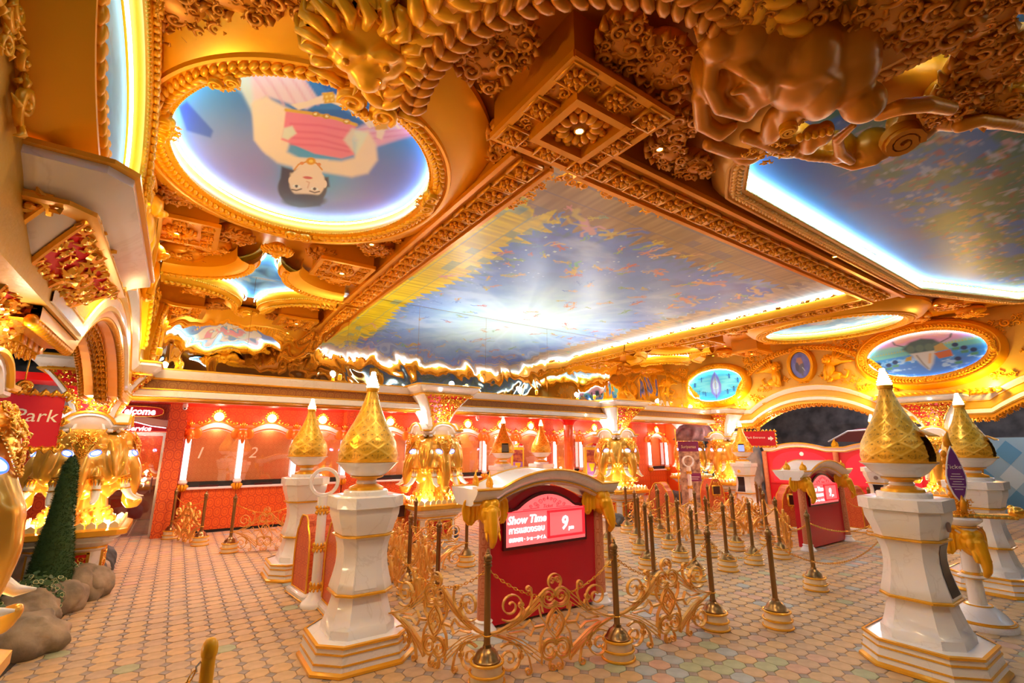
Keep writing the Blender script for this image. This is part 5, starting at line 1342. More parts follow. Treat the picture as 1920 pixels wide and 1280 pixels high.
scroll_panel(STN['s38'], STN['s39'], 'gold scroll panel behind the queue rows at the orange box')
scroll_panel(STN['s40'], STN['s41'], 'gold scroll panel before the far corner kiosk')
scroll_panel(STN['s18'], STN['s15'], 'gold scroll panel at the end of the third queue row')
for a, b, s, lb in (('s1','s2',.26,'gold chain sagging in front of the near show time booth'), ('s2','s3',.24,'gold chain over the scroll panel right of the near booth'), ('s3','s4',.0,''), ('s33','s34',.18,'gold chain before the ticket counter'), ('s31','s32',.14,'gold chain beside the glass door'),
    ('s8','s9',.14,'gold chain at the start of the second queue row'), ('s11','s10',.16,'gold chain at the start of the first queue row'), ('s9','s16',.13,'gold chain second in the second queue row'), ('s6','s7',.14,'gold chain in the first queue row'), ('s7','s22',.14,'gold chain at the end of the first queue row'), ('s12','s14',.14,'gold chain at the start of the third queue row'), ('s14','s18',.12,'gold chain second in the third queue row'),
    ('s13','s15',.13,'gold chain of the fourth queue row'), ('s16','s17',.13,'gold chain third in the second queue row'), ('s28','s27',.16,'gold chain left of the near booth'), ('s27','s26',.16,'gold chain behind the large left kiosk'), ('s26','s30',.2,'gold chain at the middle elephant column'), ('s4','s6',.2,''), ('s10','s6',.14,'gold chain in the middle of the first queue row'), ('s37','s13',.13,'gold chain behind the near booth pillar'), ('s22','s21',.12,'gold chain left of the far booth'), ('s23','s20',.2,'')):
    if lb: chain(STN[a], STN[b], s, lb)
chain((1.74, 4.38), STN['s1'], .22, 'gold chain from the large left kiosk to the nearest stanchion', .86, .80)
chain(STN['s4'], STN['s3'], .16, 'gold chain between the two right foreground stanchions'); chain(STN['s4'], STN['s25'], .38, 'gold chain drooping towards the right foreground kiosk'); chain(STN['s5'], STN['s24'], .2, 'gold chain in front of the far booth, right part')
chain(STN['s5'], STN['s22'], .2, 'gold chain in front of the far booth, left part'); chain(STN['s23'], (10.95, 4.3), .22, 'gold chain hooked to the side of the far booth'); chain((8.38,1.80), (7.05,1.72), .22, 'gold chain from the purple sign to the kiosk at the right edge', .78, .72)

# ------------------------------------------------------------------ show time booths
DAMP = damask('orange_damask', (.60, .16, .05), (.46, .09, .03), 12, 9); PIL = damask('salmon_damask', (.66, .25, .12), (.52, .14, .06), 26, 7)
def booth_head():
    mb = MB(); mb.ell((0,.0,.03), (.095,.095,.125), 16, 12)
    for k in (-1, 1):
        mb.ell((k*.042,-.03,.095), (.055,.055,.055), 12, 9); mb.ell((k*.05,-.06,.02), (.045,.04,.06), 12, 9); mb.ell((k*.055,-.082,.045), (.03,.02,.014), 10, 7)
        ear = [(.05,.13),(.10,.165),(.16,.16),(.205,.12),(.226,.05),(.215,-.03),(.185,-.085),(.15,-.095),(.12,-.06),(.08,-.02),(.05,.0)]
        mb.prism([(x*k, z) for x, z in ear], (0,.02,0), (.94,.34*k,0), ZA, (0,1,0), -.014, .014)
        mb.tube([(k*.06,-.02,.13),(k*.11,.03,.17),(k*.165,.06,.155),(k*.205,.08,.11),(k*.218,.09,.04),(k*.205,.085,-.04),(k*.165,.07,-.09)], [.015,.018,.018,.017,.016,.015,.01], 8)
        for q in (.09,.13,.17): mb.tube([(k*q*.95,.005+q*.3,.10),(k*q*.98,.003+q*.3,.0),(k*q,.0+q*.32,-.06)], [.008,.01,.006], 6)
        chain_ell(mb, [(k*.045,-.075,-.05),(k*.055,-.10,-.12)], [.03,.022], 4)
    chain_ell(mb, [(0,-.075,.03),(0,-.105,-.06),(0,-.125,-.14),(0,-.125,-.20),(0,-.10,-.245)], [.062,.054,.045,.036,.026], 6)
    for q in range(6): mb.ell((0,-.108-.005*q,-.05-.028*q), (.052-.004*q,.05-.004*q,.008), 12, 6)
    return setmat(remesh(mb, .0065, 2), GOLD)
BHEAD = booth_head()
BT = MB()
for k in (-1, 1): BT.tube([(k*.056,-.10,-.12),(k*.062,-.125,-.17),(k*.06,-.15,-.20)], [.013,.011,.003], 8)
BTUSK = BT.mesh('tusks', GOLD)
BCAP = scrollwork(MB(), (0,-.082,.075), XA, (0,.45,.9), (0,-.9,.45), .05, .05, 4, .04, 3, 'rect', True, .0).mesh('cap', GOLD)
def flame(mb, O, U, s, N):
    mb.prism([(-.42*s,0),(.42*s,0),(.5*s,.3*s),(.36*s,.62*s),(.18*s,.8*s),(.0,1.25*s),(-.1*s,.85*s),(-.38*s,.65*s),(-.5*s,.3*s)], O, U, ZA, N, -.03*s, .03*s)
    O, N, U = np.array(O, float), np.array(N, float), np.array(U, float)
    for d in (-1, 1):
        volute(mb, O+U*.0+ZA*.28*s+N*d*.05*s, U, ZA, N, .24*s, .08*s, 1.5, 0, d)
        for q in (.2, .45, .7): mb.tube([O+U*(-.2*s)+ZA*(.5+q*.3)*s+N*d*.05*s, O+U*(.1*s)+ZA*(.62+q*.35)*s+N*d*.055*s, O+U*(.28*s)+ZA*(.62+q*.3)*s+N*d*.04*s], [.03*s,.04*s,.01*s], 5)
def arch_prof(w, z0, rise, n=28, flat=.30):
    """wavy pediment line: flat shoulders and a round arch"""
    out = []
    for i in range(n+1):
        x = -w+2*w*i/n; a = abs(x)/w
        out.append((x, z0+(rise*math.cos(min(1, a/(1-flat))*PI/2)**.8 if a < 1-flat else 0)))
    return out
SIGNR = emis('sign_red', (.9, .03, .05), .30); SIGNP = emis('sign_panel', (1., .17, .18), .42); LETTER = emis('sign_lettering', (1., .90, .90), 1.0); PINKL = emis('sign_ornament', (.62, .06, .08), .25)
def booth(x, y, label, w=.79, rz=0.):
    r = thing('show_time_booth', label, 'ticket booth', (x, y, 0), rz, 'red booths with a lit show time board')
    dpt = .18
    body = MB(); body.prism([(-w+.06, .03), (w-.06, .03)]+[(a, b) for a, b in reversed(arch_prof(w-.06, 1.17, .16))], (0,0,0), XA, ZA, YA, .0, dpt); body.build('body', RED, r, False)
    for k in (-1, 1):
        for dy in (0.,):
            MB().lathe([(.068,.10),(.062,.5),(.060,1.06)], 20, (k*w, dy, 0)).build('pillar', PIL, r)
            MB().lathe([(.125,.0),(.125,.02),(.115,.03),(.085,.07),(.078,.085),(.088,.10),(.07,.115)], 24, (k*w, dy, 0)).build('pillar_base', mat('white_gloss', (.86,.84,.84), .2), r)
            MB().lathe([(.07,1.05),(.085,1.08),(.08,1.18)], 16, (k*w, dy, 0)).build('capital', WHITE, r)
        h = link('elephant_head', BHEAD, r, (k*w, -.07, 1.08)); h.rotation_euler = (0, 0, k*.22); h.scale = (1.1,1.1,1.1); link('tusks', BTUSK, h); link('cap', BCAP, h)
    ap = arch_prof(w+.20, 1.325, .17)
    def sweep_arch(nm, prof, m):   # prof (out towards -y, up)
        mb = MB(); pts = [(a, 0, b) for a, b in ap]; n = len(pts); mm = len(prof)
        vs = [(p[0]*(1+.0), -o, p[2]+u) for p in pts for o, u in prof]; fs = [(i*mm+j, (i+1)*mm+j, (i+1)*mm+j+1, i*mm+j+1) for i in range(n-1) for j in range(mm-1)]
        fs += [tuple(range(mm)), tuple((n-1)*mm+j for j in reversed(range(mm)))]
        mb.add(vs, fs); mb.build(nm, m, r)
    sweep_arch('cornice', [(.06,-.15),(.10,-.13),(.10,-.10),(.13,-.08),(.17,-.03),(.18,.0),(.18,.015),(-dpt-.18,.015),(-dpt-.18,0),(-dpt-.13,-.08),(-dpt-.06,-.15),(.06,-.15)], WHITE)
    sweep_arch('cornice_edge', [(.165,.017),(.19,.0),(.195,.012),(.185,.026),(.165,.017)], TRIM); sweep_arch('cornice_edge', [(-dpt-.165,.017),(-dpt-.19,.0),(-dpt-.195,.012),(-dpt-.185,.026),(-dpt-.165,.017)], TRIM)
    sweep_arch('cornice_fillet', [(.10,-.125),(.112,-.122),(.112,-.108),(.10,-.105),(.10,-.125)], TRIM)
    for k in (-1, 1):
        for yy in (-.08, dpt+.02): fm = MB(); flame(fm, (k*w*1.0, yy, 1.345), YA if k > 0 else YA, .13, XA); fm.build('flame_finial', GOLD, r)
    # lit board
    bw, bz0, bz1 = .55, .74, 1.07
    fr = MB(); fr.prism([(-bw-.03, bz0-.03), (bw+.03, bz0-.03), (bw+.03, bz1+.03), (bw-.08, bz1+.05)]+[(a, b) for a, b in reversed(arch_prof(.44, 1.11, .16, 20, .05))]+[(-bw+.08, bz1+.05), (-bw-.03, bz1+.03)], (0,0,0), XA, ZA, -YA, 0, .03); fr.build('board_frame', DARK, r, False)
    bo = MB(); bo.prism([(-bw, bz0), (bw, bz0), (bw, bz1), (bw-.10, bz1+.02)]+[(a, b) for a, b in reversed(arch_prof(.41, 1.095, .145, 20, .05))]+[(-bw+.10, bz1+.02), (-bw, bz1)], (0,-.03,0), XA, ZA, -YA, 0, .006)
    b = bo.build('lit_board', SIGNP, r, False)
    fm = MB(); x0, x1, z0, z1 = .0, bw-.03, bz0+.05, bz1-.015
    for (a, c, d, e) in ((x0, z0, x1, z0), (x0, z1, x1, z1), (x0, z0, x0, z1), (x1, z0, x1, z1)): fm.box(min(a,d)-.011, -.06, min(c,e)-.011, max(a,d)+.011, -.035, max(c,e)+.011)
    fm.box(-bw, -.05, bz1+.008, bw, -.035, bz1+.014); fm.build('time_frame', SIGNR, r, False)
    F0 = lambda x_, z_: frame((x_, -.040, z_-.06), (1,0,0), (0,0,1))
    text('lettering', 'Show Time', .112, F0(-.285, 1.055), LETTER, r, .003, .22, bold=.0025)
    text('lettering', 'การแสดงรอบ', .088, F0(-.285, .955), LETTER, r, .003, 0, bold=.0015)
    text('lettering', '表演时间・ショータイム', .045, F0(-.275, .86), LETTER, r, .003, 0, bold=.0005)
    text('lettering', '9', .20, F0(.235, .975), LETTER, r, .003, .15, bold=.004); text('lettering', 'pm', .06, F0(.335, .925), LETTER, r, .003, .15, bold=.002)
    text('lettering', 'Ticket', .055, F0(.0, 1.175), PINKL, r, .002, .2)
    orn = MB()
    for s in (-1, 1):
        for cx_, cz_, rr_ in ((.10,1.225,.03),(.17,1.20,.026),(.235,1.18,.022),(.14,1.185,.02),(.05,1.245,.02)):
            orn.band([(s*a, c-.06) for a, c in spiral(cx_, cz_, rr_, .006, 0, 1.3, 16)], (0,-.040,0), XA, ZA, YA, .005, .004)
        orn.band([(s*.12,1.105),(s*.24,1.098),(s*.34,1.095)], (0,-.04,0), XA, ZA, YA, .006, .004)
    orn.prism([(-.016,1.185),(.016,1.185),(.0,1.225)], (0,-.038,0), XA, ZA, -YA, 0, .004); orn.build('scroll_ornament', PINKL, r, False)
    return r
b1 = booth(3.46, 4.34, 'near red booth with a glowing Show Time board')
b2 = copy_tree(b1); b2.location = (10.0, 4.28, 0); b2['label'] = 'far red booth with a glowing Show Time board, right of the queue rows'
# ------------------------------------------------------------------ ticket windows
def glass_mat():
    m = bpy.data.materials.new('window_glass'); m.use_nodes = True; nt = m.node_tree; nt.nodes.clear()
    o = nt.nodes.new('ShaderNodeOutputMaterial'); mx = nt.nodes.new('ShaderNodeMixShader'); t = nt.nodes.new('ShaderNodeBsdfTransparent'); g = nt.nodes.new('ShaderNodeBsdfGlossy')
    t.inputs[0].default_value = (.96, .95, .93, 1); g.inputs['Roughness'].default_value = .02; mx.inputs[0].default_value = .14
    nt.links.new(t.outputs[0], mx.inputs[1]); nt.links.new(g.outputs[0], mx.inputs[2]); nt.links.new(mx.outputs[0], o.inputs[0]); MATS['window_glass'] = m; return m
GLASS = glass_mat()
PINK = mat('pink_plaster', (.84, .62, .58), .35); CNT = damask('counter_damask', (.72, .11, .012), (.45, .035, .008), 7, 5)
INW = damask('booth_paper', (.85, .30, .10), (.74, .20, .06), 10, 8); LMPW = emis('round_lamp', (1., .93, .80), 7.); TUBC = emis('column_light', (.86, .97, .95), 1.3); TUBW = emis('column_light_white', (1., .96, .93), 1.5)
NUMM = mat('etched_number', (.75, .6, .42), .3)
YC = 12.36
bays = [(.18,1.17),(1.17,2.28),(2.28,3.42),(3.98,5.15),(5.15,6.33),(6.33,7.5),(7.5,8.66),(8.66,9.78),(10.2,11.35),(11.35,12.7),(12.7,14.0),(14.9,15.9)]
COLM = MB().lathe([(.055,1.06),(.052,1.95)], 14); COLM = COLM.mesh('light_column', TUBC)
COLB = MB().lathe([(.05,.98),(.085,1.02),(.085,1.05),(.06,1.09)], 14).mesh('column_foot', PINK)
COLS = MB()
for i in range(8): a = 2*PI*i/8; COLS.tube([(.02*math.cos(a), .02*math.sin(a), .86),(.07*math.cos(a), .07*math.sin(a), .90),(.085*math.cos(a), .085*math.sin(a), .96),(.06*math.cos(a), .06*math.sin(a), .99)], [.02,.03,.03,.015], 6)
COLS = COLS.mesh('column_bracket', GOLDR)
EHW = mat('orange_gilt', (.85, .22, .02), .35, .3)
EH = MB(); EH.ell((0,0,2.02), (.10,.08,.12), 12, 9)
for k in (-1, 1): EH.ell((k*.13,.02,2.04), (.10,.03,.12), 12, 8); EH.tube([(k*.05,-.06,1.98),(k*.06,-.1,1.93),(k*.055,-.13,1.9)], [.02,.016,.005], 6)
EH.tube([(0,-.06,2.02),(0,-.1,1.95),(0,-.09,1.88),(0,-.07,1.83)], [.06,.05,.035,.02], 8); EH = EH.mesh('elephant_bracket', EHW)
def wave_top(a, b, z0, rise, n=24):
    c = (a+b)/2; h = (b-a)/2; return [(a+(b-a)*i/n, z0+rise*max(0, math.cos(min(1, abs(a+(b-a)*i/n-c)/(h*.62))*PI/2))**.8) for i in range(n+1)]
NAMES = ['first', 'second', 'third', 'fourth', 'fifth', 'sixth', 'seventh', 'eighth', 'ninth', 'tenth', 'eleventh', 'last']
used_cols = set()
for n, (a, b) in enumerate(bays):
    r = thing('ticket_window', f'{NAMES[n]} arched ticket window from the glass door, with a round lamp above', 'ticket window', ((a+b)/2, YC, 0), 0, 'ticket windows in the red hall'); c = (a+b)/2; w = (b-a)/2
    MB().box(-w+.004, -.05, .06, w-.004, YT-YC-.005, .88).build('counter_front', CNT, r, False)
    MB().box(-w, -.03, .0, w, YT-YC-.005, .06).build('plinth', BLACK, r, False)
    MB().bbox(-w+.002, -.12, .88, w-.002, .12, .925, .008).build('ledge', PINK, r)
    MB().box(-w+.03, .02, .925, w-.03, .20, 1.03).build('speech_gap', BLACK, r, False); MB().box(-.2, -.03, .925, .16, .05, .965).build('card_tray', mat('dark_tray', (.05,.01,.008), .3), r, False)
    MB().box(-w+.03, .215, 1.03, w-.03, .235, 2.25).build('booth_back', INW, r, False)
    MB().box(-w+.035, .0, 1.03, w-.035, .006, 2.12).build('glass_pane', GLASS, r, False)
    tp = wave_top(-w, w, 2.03, .10); up = wave_top(-w, w, 2.17, .12)
    MB().prism(tp+up[::-1], (0,0,0), XA, ZA, -YA, .0, .07).build('arched_cornice', PINK, r, False)
    ed = MB(); ed.tube([(x, -.075, z-.0) for x, z in up], .014, 6); ed.tube([(x, -.075, z+.03) for x, z in tp], .012, 6); ed.build('cornice_edges', EHW, r)
    # lamp with gold surround and side sprays
    MB().lathe([(.0,0),(.082,0),(.088,.02),(.07,.035),(.0,.045)], 24, caps=False).build('round_lamp', LMPW, r).matrix_local = frame((0, -.09, 2.40), (1,0,0), (0,0,1))
    g = MB(); g.tube([(.098*math.cos(q), -.09, 2.40+.098*math.sin(q)) for q in np.linspace(0, 2*PI, 25)[:-1]], .02, 6, closed=True)
    for q in np.linspace(.1, PI-.1, 9): g.tube([(.11*math.cos(q), -.08, 2.40+.11*math.sin(q)), (.145*math.cos(q), -.09, 2.40+.15*math.sin(q)), (.155*math.cos(q+.1), -.08, 2.40+.175*math.sin(q))], [.02,.025,.006], 5)
    g.tube([(0,-.08,2.52),(0,-.09,2.56),(0,-.08,2.61)], [.04,.03,.004], 6); g.build('lamp_surround', LEAF, r)
    s = MB()
    for k in (-1, 1):
        s.tube([(k*x, -.06, z) for x, z in ((.14,2.33),(.2,2.27),(.28,2.23),(.34,2.24),(.37,2.28),(.34,2.31))], [.03,.028,.03,.026,.02,.008], 6)
        for x, z in ((.17,2.36),(.23,2.31),(.29,2.28)): s.tube([(k*x,-.05,z-.04),(k*(x+.02),-.07,z),(k*(x+.05),-.05,z+.02)], [.02,.02,.004], 5)
        if k > 0 and n not in (2, 7, 10, 11): continue
        s.tube([(k*(w-.0),-.05,2.19),(k*(w-.0),-.06,2.26),(k*w,-.05,2.34)], [.035,.045,.004], 6)
        for d in (-1, 1): s.tube([(k*w,-.05,2.2),(k*w+d*.05,-.06,2.24),(k*w+d*.075,-.05,2.28)], [.025,.025,.004], 5)
    s.build('gold_sprays', LEAF, r)
    if n not in (3, 8, 10): pass
    for x in ((-w, w) if (n in (2, 7, 10, 11)) else (-w,)):
        q = link('light_column', COLM, r, (x, -.10, 0)); link('column_foot', COLB, r, (x, -.10, 0)); link('column_bracket', COLS, r, (x, -.10, 0)); link('elephant_bracket', EH, r, (x, -.10, 0))
    if n < 8: text('number', str(n+1), .34, frame((-w*.55, -.004, 1.62), (1,0,0), (0,0,1)), NUMM, r, .002, .25)
    light('lamp_light', 'POINT', (0, -.35, 2.40), 6., (1., .90, .78), .08, r)
    light('lamp_light', 'POINT', (0, .12, 2.2), 2.6, (1., .85, .7), .03, r)
for a, b in ((3.44,3.96),(9.80,10.18),(14.02,14.88),(15.92,16.0)):
    tag(MB().box(a, YC-.06, 0, b, YT+.01, 2.62).build('trim_pilaster', CNT, None, False), kind='structure')
tag(MB().box(-.22, YC-.25, 0, .09, YT+.1, 2.62).build('trim_jamb', CNT, None, False), kind='structure')
# red post in the hall
p = thing('hall_post', 'orange lacquered round post before the ticket windows', 'post', (9.66, 10.95, 0))
MB().lathe([(.17,.0),(.17,.12),(.145,.14),(.145,2.4)], 24).build('shaft', damask('post_lacquer', (.72,.13,.02), (.6,.09,.015), 20, 7, .12), p); MB().lathe([(.145,2.4),(.2,2.5),(.42,2.60),(.42,2.615)], 24).build('flared_cap', REDP, p)
for i, (px, py) in enumerate(((541,753),(343,748),(880,775),(1025,779),(450,754),(760,772),(960,777))):
    q = onz(px, py, 2.61); r = thing('hall_lamp', ['tiny lit spot in the red ceiling above the second window', 'tiny lit spot in the red ceiling near the welcome sign', 'tiny lit spot in the red ceiling right of the middle column', 'tiny lit spot in the red ceiling left of the round post', 'spot in the red ceiling above the first window', 'spot in the red ceiling left of the middle column', 'spot in the red ceiling above the gold seat sign'][i], 'lamp', group='spots in the red ceiling'); downlight(r, q, .035, 16, 2.4, (1,.9,.75))
for i, (x, y) in enumerate(((12.5, 10.6), (14.6, 10.4))):
    r = thing('ceiling_tube', ['slanting white tube light on the red ceiling by the corner column', 'second white tube light on the red ceiling near the end wall'][i], 'lamp'); MB().tube([(x, y, 2.60), (x+1.3, y+.1, 2.60)], .02, 8).build('tube', NEONW, r); MB().box(x-.02, y-.03, 2.605, x+1.32, y+.13, 2.619).build('tube_holder', mat('white_gloss', (.86,.84,.84), .2), r)
# cameras under the red ceiling
for i, (px, py) in enumerate(((345,778),(895,786))):
    q = ony(px, py, 11.9); r = thing('security_camera', ['small white security camera left of the first round lamp', 'small white security camera right of the middle column'][i], 'camera'); MB().lathe([(.04,2.62),(.05,2.58),(.05,2.56)], 14, (q[0], 11.9, 0)).build('mount', MATS['white_gloss'], r); MB().ell((q[0], 11.88, 2.535), (.042,.05,.042), 12, 8).build('housing', MATS['white_gloss'], r); MB().ell((q[0], 11.84, 2.525), (.018,.012,.018), 8, 6).build('lens', BLACK, r)

# ------------------------------------------------------------------ guide service door and welcome sign
STEEL = mat('steel', (.6,.58,.56), .25, .9)
r = thing('glass_door', 'glass entrance door with a steel frame and handle under the guide service sign', 'door')
MB().box(-1.35, 12.50, 1.98, -.2, 12.58, 2.05).build('head_rail', STEEL, r, False); MB().box(-.27, 12.48, .0, -.22, 12.55, 1.98).build('door_stile', STEEL, r, False)
MB().box(-1.35, 12.5, .0, -1.30, 12.58, 1.98).build('door_stile', STEEL, r, False); MB().box(-1.30, 12.525, .02, -.27, 12.535, 1.98).build('glass_pane', GLASS, r, False)
MB().tube([(-.34,12.50,.85),(-.34,12.42,.85),(-.34,12.42,1.15),(-.34,12.50,1.15)], .012, 8).build('handle', STEEL, r)
SRED = emis('sign_face_red', (.42, .004, .015), .18); SWHT = emis('sign_white', (1.,.95,.95), 1.3)
r = thing('guide_sign', 'red arched sign reading guide service over the glass door', 'sign')
MB().prism([(-1.45,2.07),(-.22,2.07),(-.24,2.13),(-.5,2.17),(-.75,2.25),(-1.0,2.30),(-1.3,2.31),(-1.45,2.30)], (0,12.42,0), XA, ZA, -YA, 0, .05).build('sign_board', SRED, r, False)
text('lettering', 'Guide Service', .135, frame((-.87, 12.365, 2.12), (1,0,0), (0,0,1)), SWHT, r, .003, .2, bold=.003)
MB().tube([(x, 12.36, z) for x, z in ((-1.45,2.31),(-1.2,2.31),(-1.0,2.29),(-.75,2.245),(-.5,2.175),(-.24,2.14))], .008, 6).build('white_edge', SWHT, r)
MB().prism([(-1.5,2.32),(-1.2,2.34),(-.9,2.31),(-.6,2.22),(-.3,2.17),(.1,2.17),(.1,2.30),(-.3,2.30),(-.55,2.34),(-.85,2.44),(-1.2,2.48),(-1.5,2.46)], (0,12.4,0), XA, ZA, -YA, 0, .07).build('arched_cornice', PINK, r, False)
r = thing('welcome_sign', 'red oval sign reading Welcome in white letters', 'sign')
MB().prism([(-.78+.46*math.copysign(abs(math.cos(q))**.6, math.cos(q)), 2.46+.10*math.copysign(abs(math.sin(q))**.7, math.sin(q))) for q in np.linspace(0, 2*PI, 37)[:-1]], (0,12.28,0), XA, ZA, -YA, 0, .05).build('sign_board', SRED, r, False)
text('lettering', 'Welcome', .19, frame((-.80, 12.225, 2.455), (1,0,0), (0,0,1)), SWHT, r, .003, .15, bold=.006, sx=.9)
MB().tube([(-.78+.46*math.copysign(abs(math.cos(q))**.6, math.cos(q)), 12.23, 2.46+.10*math.copysign(abs(math.sin(q))**.7, math.sin(q))) for q in np.linspace(0, 2*PI, 37)[:-1]], .008, 6, closed=True).build('rim', LEAF, r)
light('room_light', 'POINT', (-1.6, 14.8, 2.3), 35, (1., .75, .55), .3); light('room_light', 'POINT', (-.6, 16.2, 2.3), 25, (1., .75, .55), .3)
r = thing('service_counter', 'long counter with a white top inside the guide service room', 'counter', (-1.6, 15.6, 0))
MB().bbox(-2.0, -.25, .0, 1.55, .3, .80, .01).build('front', mat('maroon_panel', (.32,.02,.015), .3), r); MB().bbox(-2.02, -.32, .80, 1.57, .34, .98, .02).build('counter_top', CREAM, r)
# ------------------------------------------------------------------ rounded consoles
CONS = damask('console_damask', (.68, .13, .03), (.52, .05, .015), 9, 6.5)
def console(px, py, xy, label, rz, scr, h=.92, s=1., z=0.):
    q = xy; r = thing('ticket_console', label, 'console', (q[0], q[1], 0), rz, 'arched damask ticket consoles'); r.scale = (s,)*3
    prof = [(-.25,.08),(.25,.08),(.25,.48),(.235,.62),(.20,.74),(.15,.80),(.13,.86),(.07,h),(-.07,h),(-.13,.86),(-.15,.80),(-.20,.74),(-.235,.62),(-.25,.48)]
    MB().prism(prof, (0,0,0), XA, ZA, YA, -.16, .16).build('shell', CONS, r, False)
    MB().bbox(-.30,-.22,0,.30,.22,.075,.02).build('base', WHITE, r); MB().bbox(-.31,-.23,0,.31,.23,.018,.006).build('base_trim', TRIM, r)
    for y in (-.163, .163): MB().tube([(x, y, zz) for x, zz in prof], .012, 6, closed=True).build('edge_trim', TRIM, r)
    g = MB(); g.prism([(-.14,.50),(.14,.50),(.14,.76),(-.14,.76)], (0,-.16,0), XA, ZA, -YA, 0, .02); scrollwork(g, (0,-.17,.80), XA, ZA, -YA, .11, .05, 4, .05, 5, 'rect', True, .004); scrollwork(g, (0,-.17,.46), XA, ZA, -YA, .11, .04, 4, .045, 6, 'rect', True, .004); g.build('gilt_frame', LEAF, r)
    MB().prism([(-.105,.535),(.105,.535),(.105,.73),(-.105,.73)], (0,-.18,0), XA, ZA, -YA, 0, .006).build('screen', scr, r, False)
    return r
SBL = emis('console_blue', (.03,.10,.32), .9); SMR = mat('console_maroon', (.05,.01,.01), .2)
console(0, 0, (1.58, 6.60), 'red damask arched console between the two left kiosks', PI/2+.12, SBL)
c = console(0, 0, (1.72, 5.78), 'brown backed arched console tucked behind the largest left kiosk', PI/2, SBL)
f = MB().box(-.31, -.26, .05, .31, -.24, .60); o = f.build('board', mat('brown_board', (.13,.045,.03), .5), c, False)
f = MB()
for x in (-.31, .31): f.box(x-.014, -.27, .04, x+.014, -.235, .62)
for zz in (.05, .61): f.box(-.32, -.27, zz-.012, .32, -.235, zz+.012)
f.build('board_frame', TRIM, c, False)
p = atd(648, 960, (2.35, 8.0)); console(0, 0, (p[0], p[1]), 'arched console with a blue screen beside the white ring pole', .25, SBL)
p = atd(738, 965, (3.45, 8.6)); console(0, 0, (p[0], p[1]), 'arched console with a maroon screen right of the largest left kiosk', .2, SMR)
p = atd(1240, 930, (9.6, 7.7)); console(0, 0, (p[0], p[1]), 'orange arched console left of the far white ring pole', PI/2+.3, SBL)
p = atd(1335, 920, (12.0, 7.9)); console(0, 0, (p[0], p[1]), 'arched console in front of the far corner elephant column', -.3, SMR)
p = atd(1600, 950, (12.2, 4.75)); console(0, 0, (p[0], p[1]), 'arched console just right of the far show time booth', PI/2-.1, SMR)
p = atd(1478, 905, (11.2, 5.6)); console(0, 0, (p[0], p[1]), 'arched console left of the far show time booth', -.7, SMR)

# ------------------------------------------------------------------ white ring poles (bladeless fans)
WG = MATS['white_gloss']
def ring_pole(xy, label, rz):
    r = thing('ring_fan', label, 'fan', (xy[0], xy[1], 0), rz, 'white ring fans on poles')
    rg_ = MB(); n = 40; prof = [(.135,-.05),(.165,-.05),(.172,0),(.165,.05),(.135,.05),(.128,0)]
    vs = []; 
    for i in range(n):
        a = 2*PI*i/n
        for rr_, y in prof: vs.append((rr_*math.cos(a), y, 1.345+rr_*1.0*math.sin(a)))
    m = len(prof); rg_.add(vs, [(i*m+j, ((i+1) % n)*m+j, ((i+1) % n)*m+(j+1) % m, i*m+(j+1) % m) for i in range(n) for j in range(m)]); rg_.build('ring', WG, r)
    MB().lathe([(.062,1.06),(.062,1.18),(.05,1.185)], 20).build('neck', WG, r); MB().lathe([(.055,.10),(.052,1.06)], 20).build('pole', WG, r)
    MB().lathe([(.155,.0),(.155,.03),(.14,.05),(.085,.10),(.065,.16),(.055,.18)], 28).build('foot', WG, r)
    for z in (1.03, .62, .20):
        g = MB().lathe([(.058,z-.02),(.068,z-.012),(.068,z+.012),(.058,z+.02)], 20)
        for i in range(10):
            a = 2*PI*i/10
            for k in (-1, 1): g.tube([(.064*math.cos(a), .064*math.sin(a), z+k*.015), (.067*math.cos(a), .067*math.sin(a), z+k*.035), (.06*math.cos(a), .06*math.sin(a), z+k*.055)], [.014,.014,.003], 5)
        g.build('gilt_collar', TRIM, r)
    return r
ring_pole((1.50, 6.10), 'white ring fan on a pole between the two left kiosks', -.25)
p = atd(1293, 900, (12.3, 8.9)); ring_pole((p[0], p[1]), 'white ring fan on a pole in front of the purple banner', -.6)

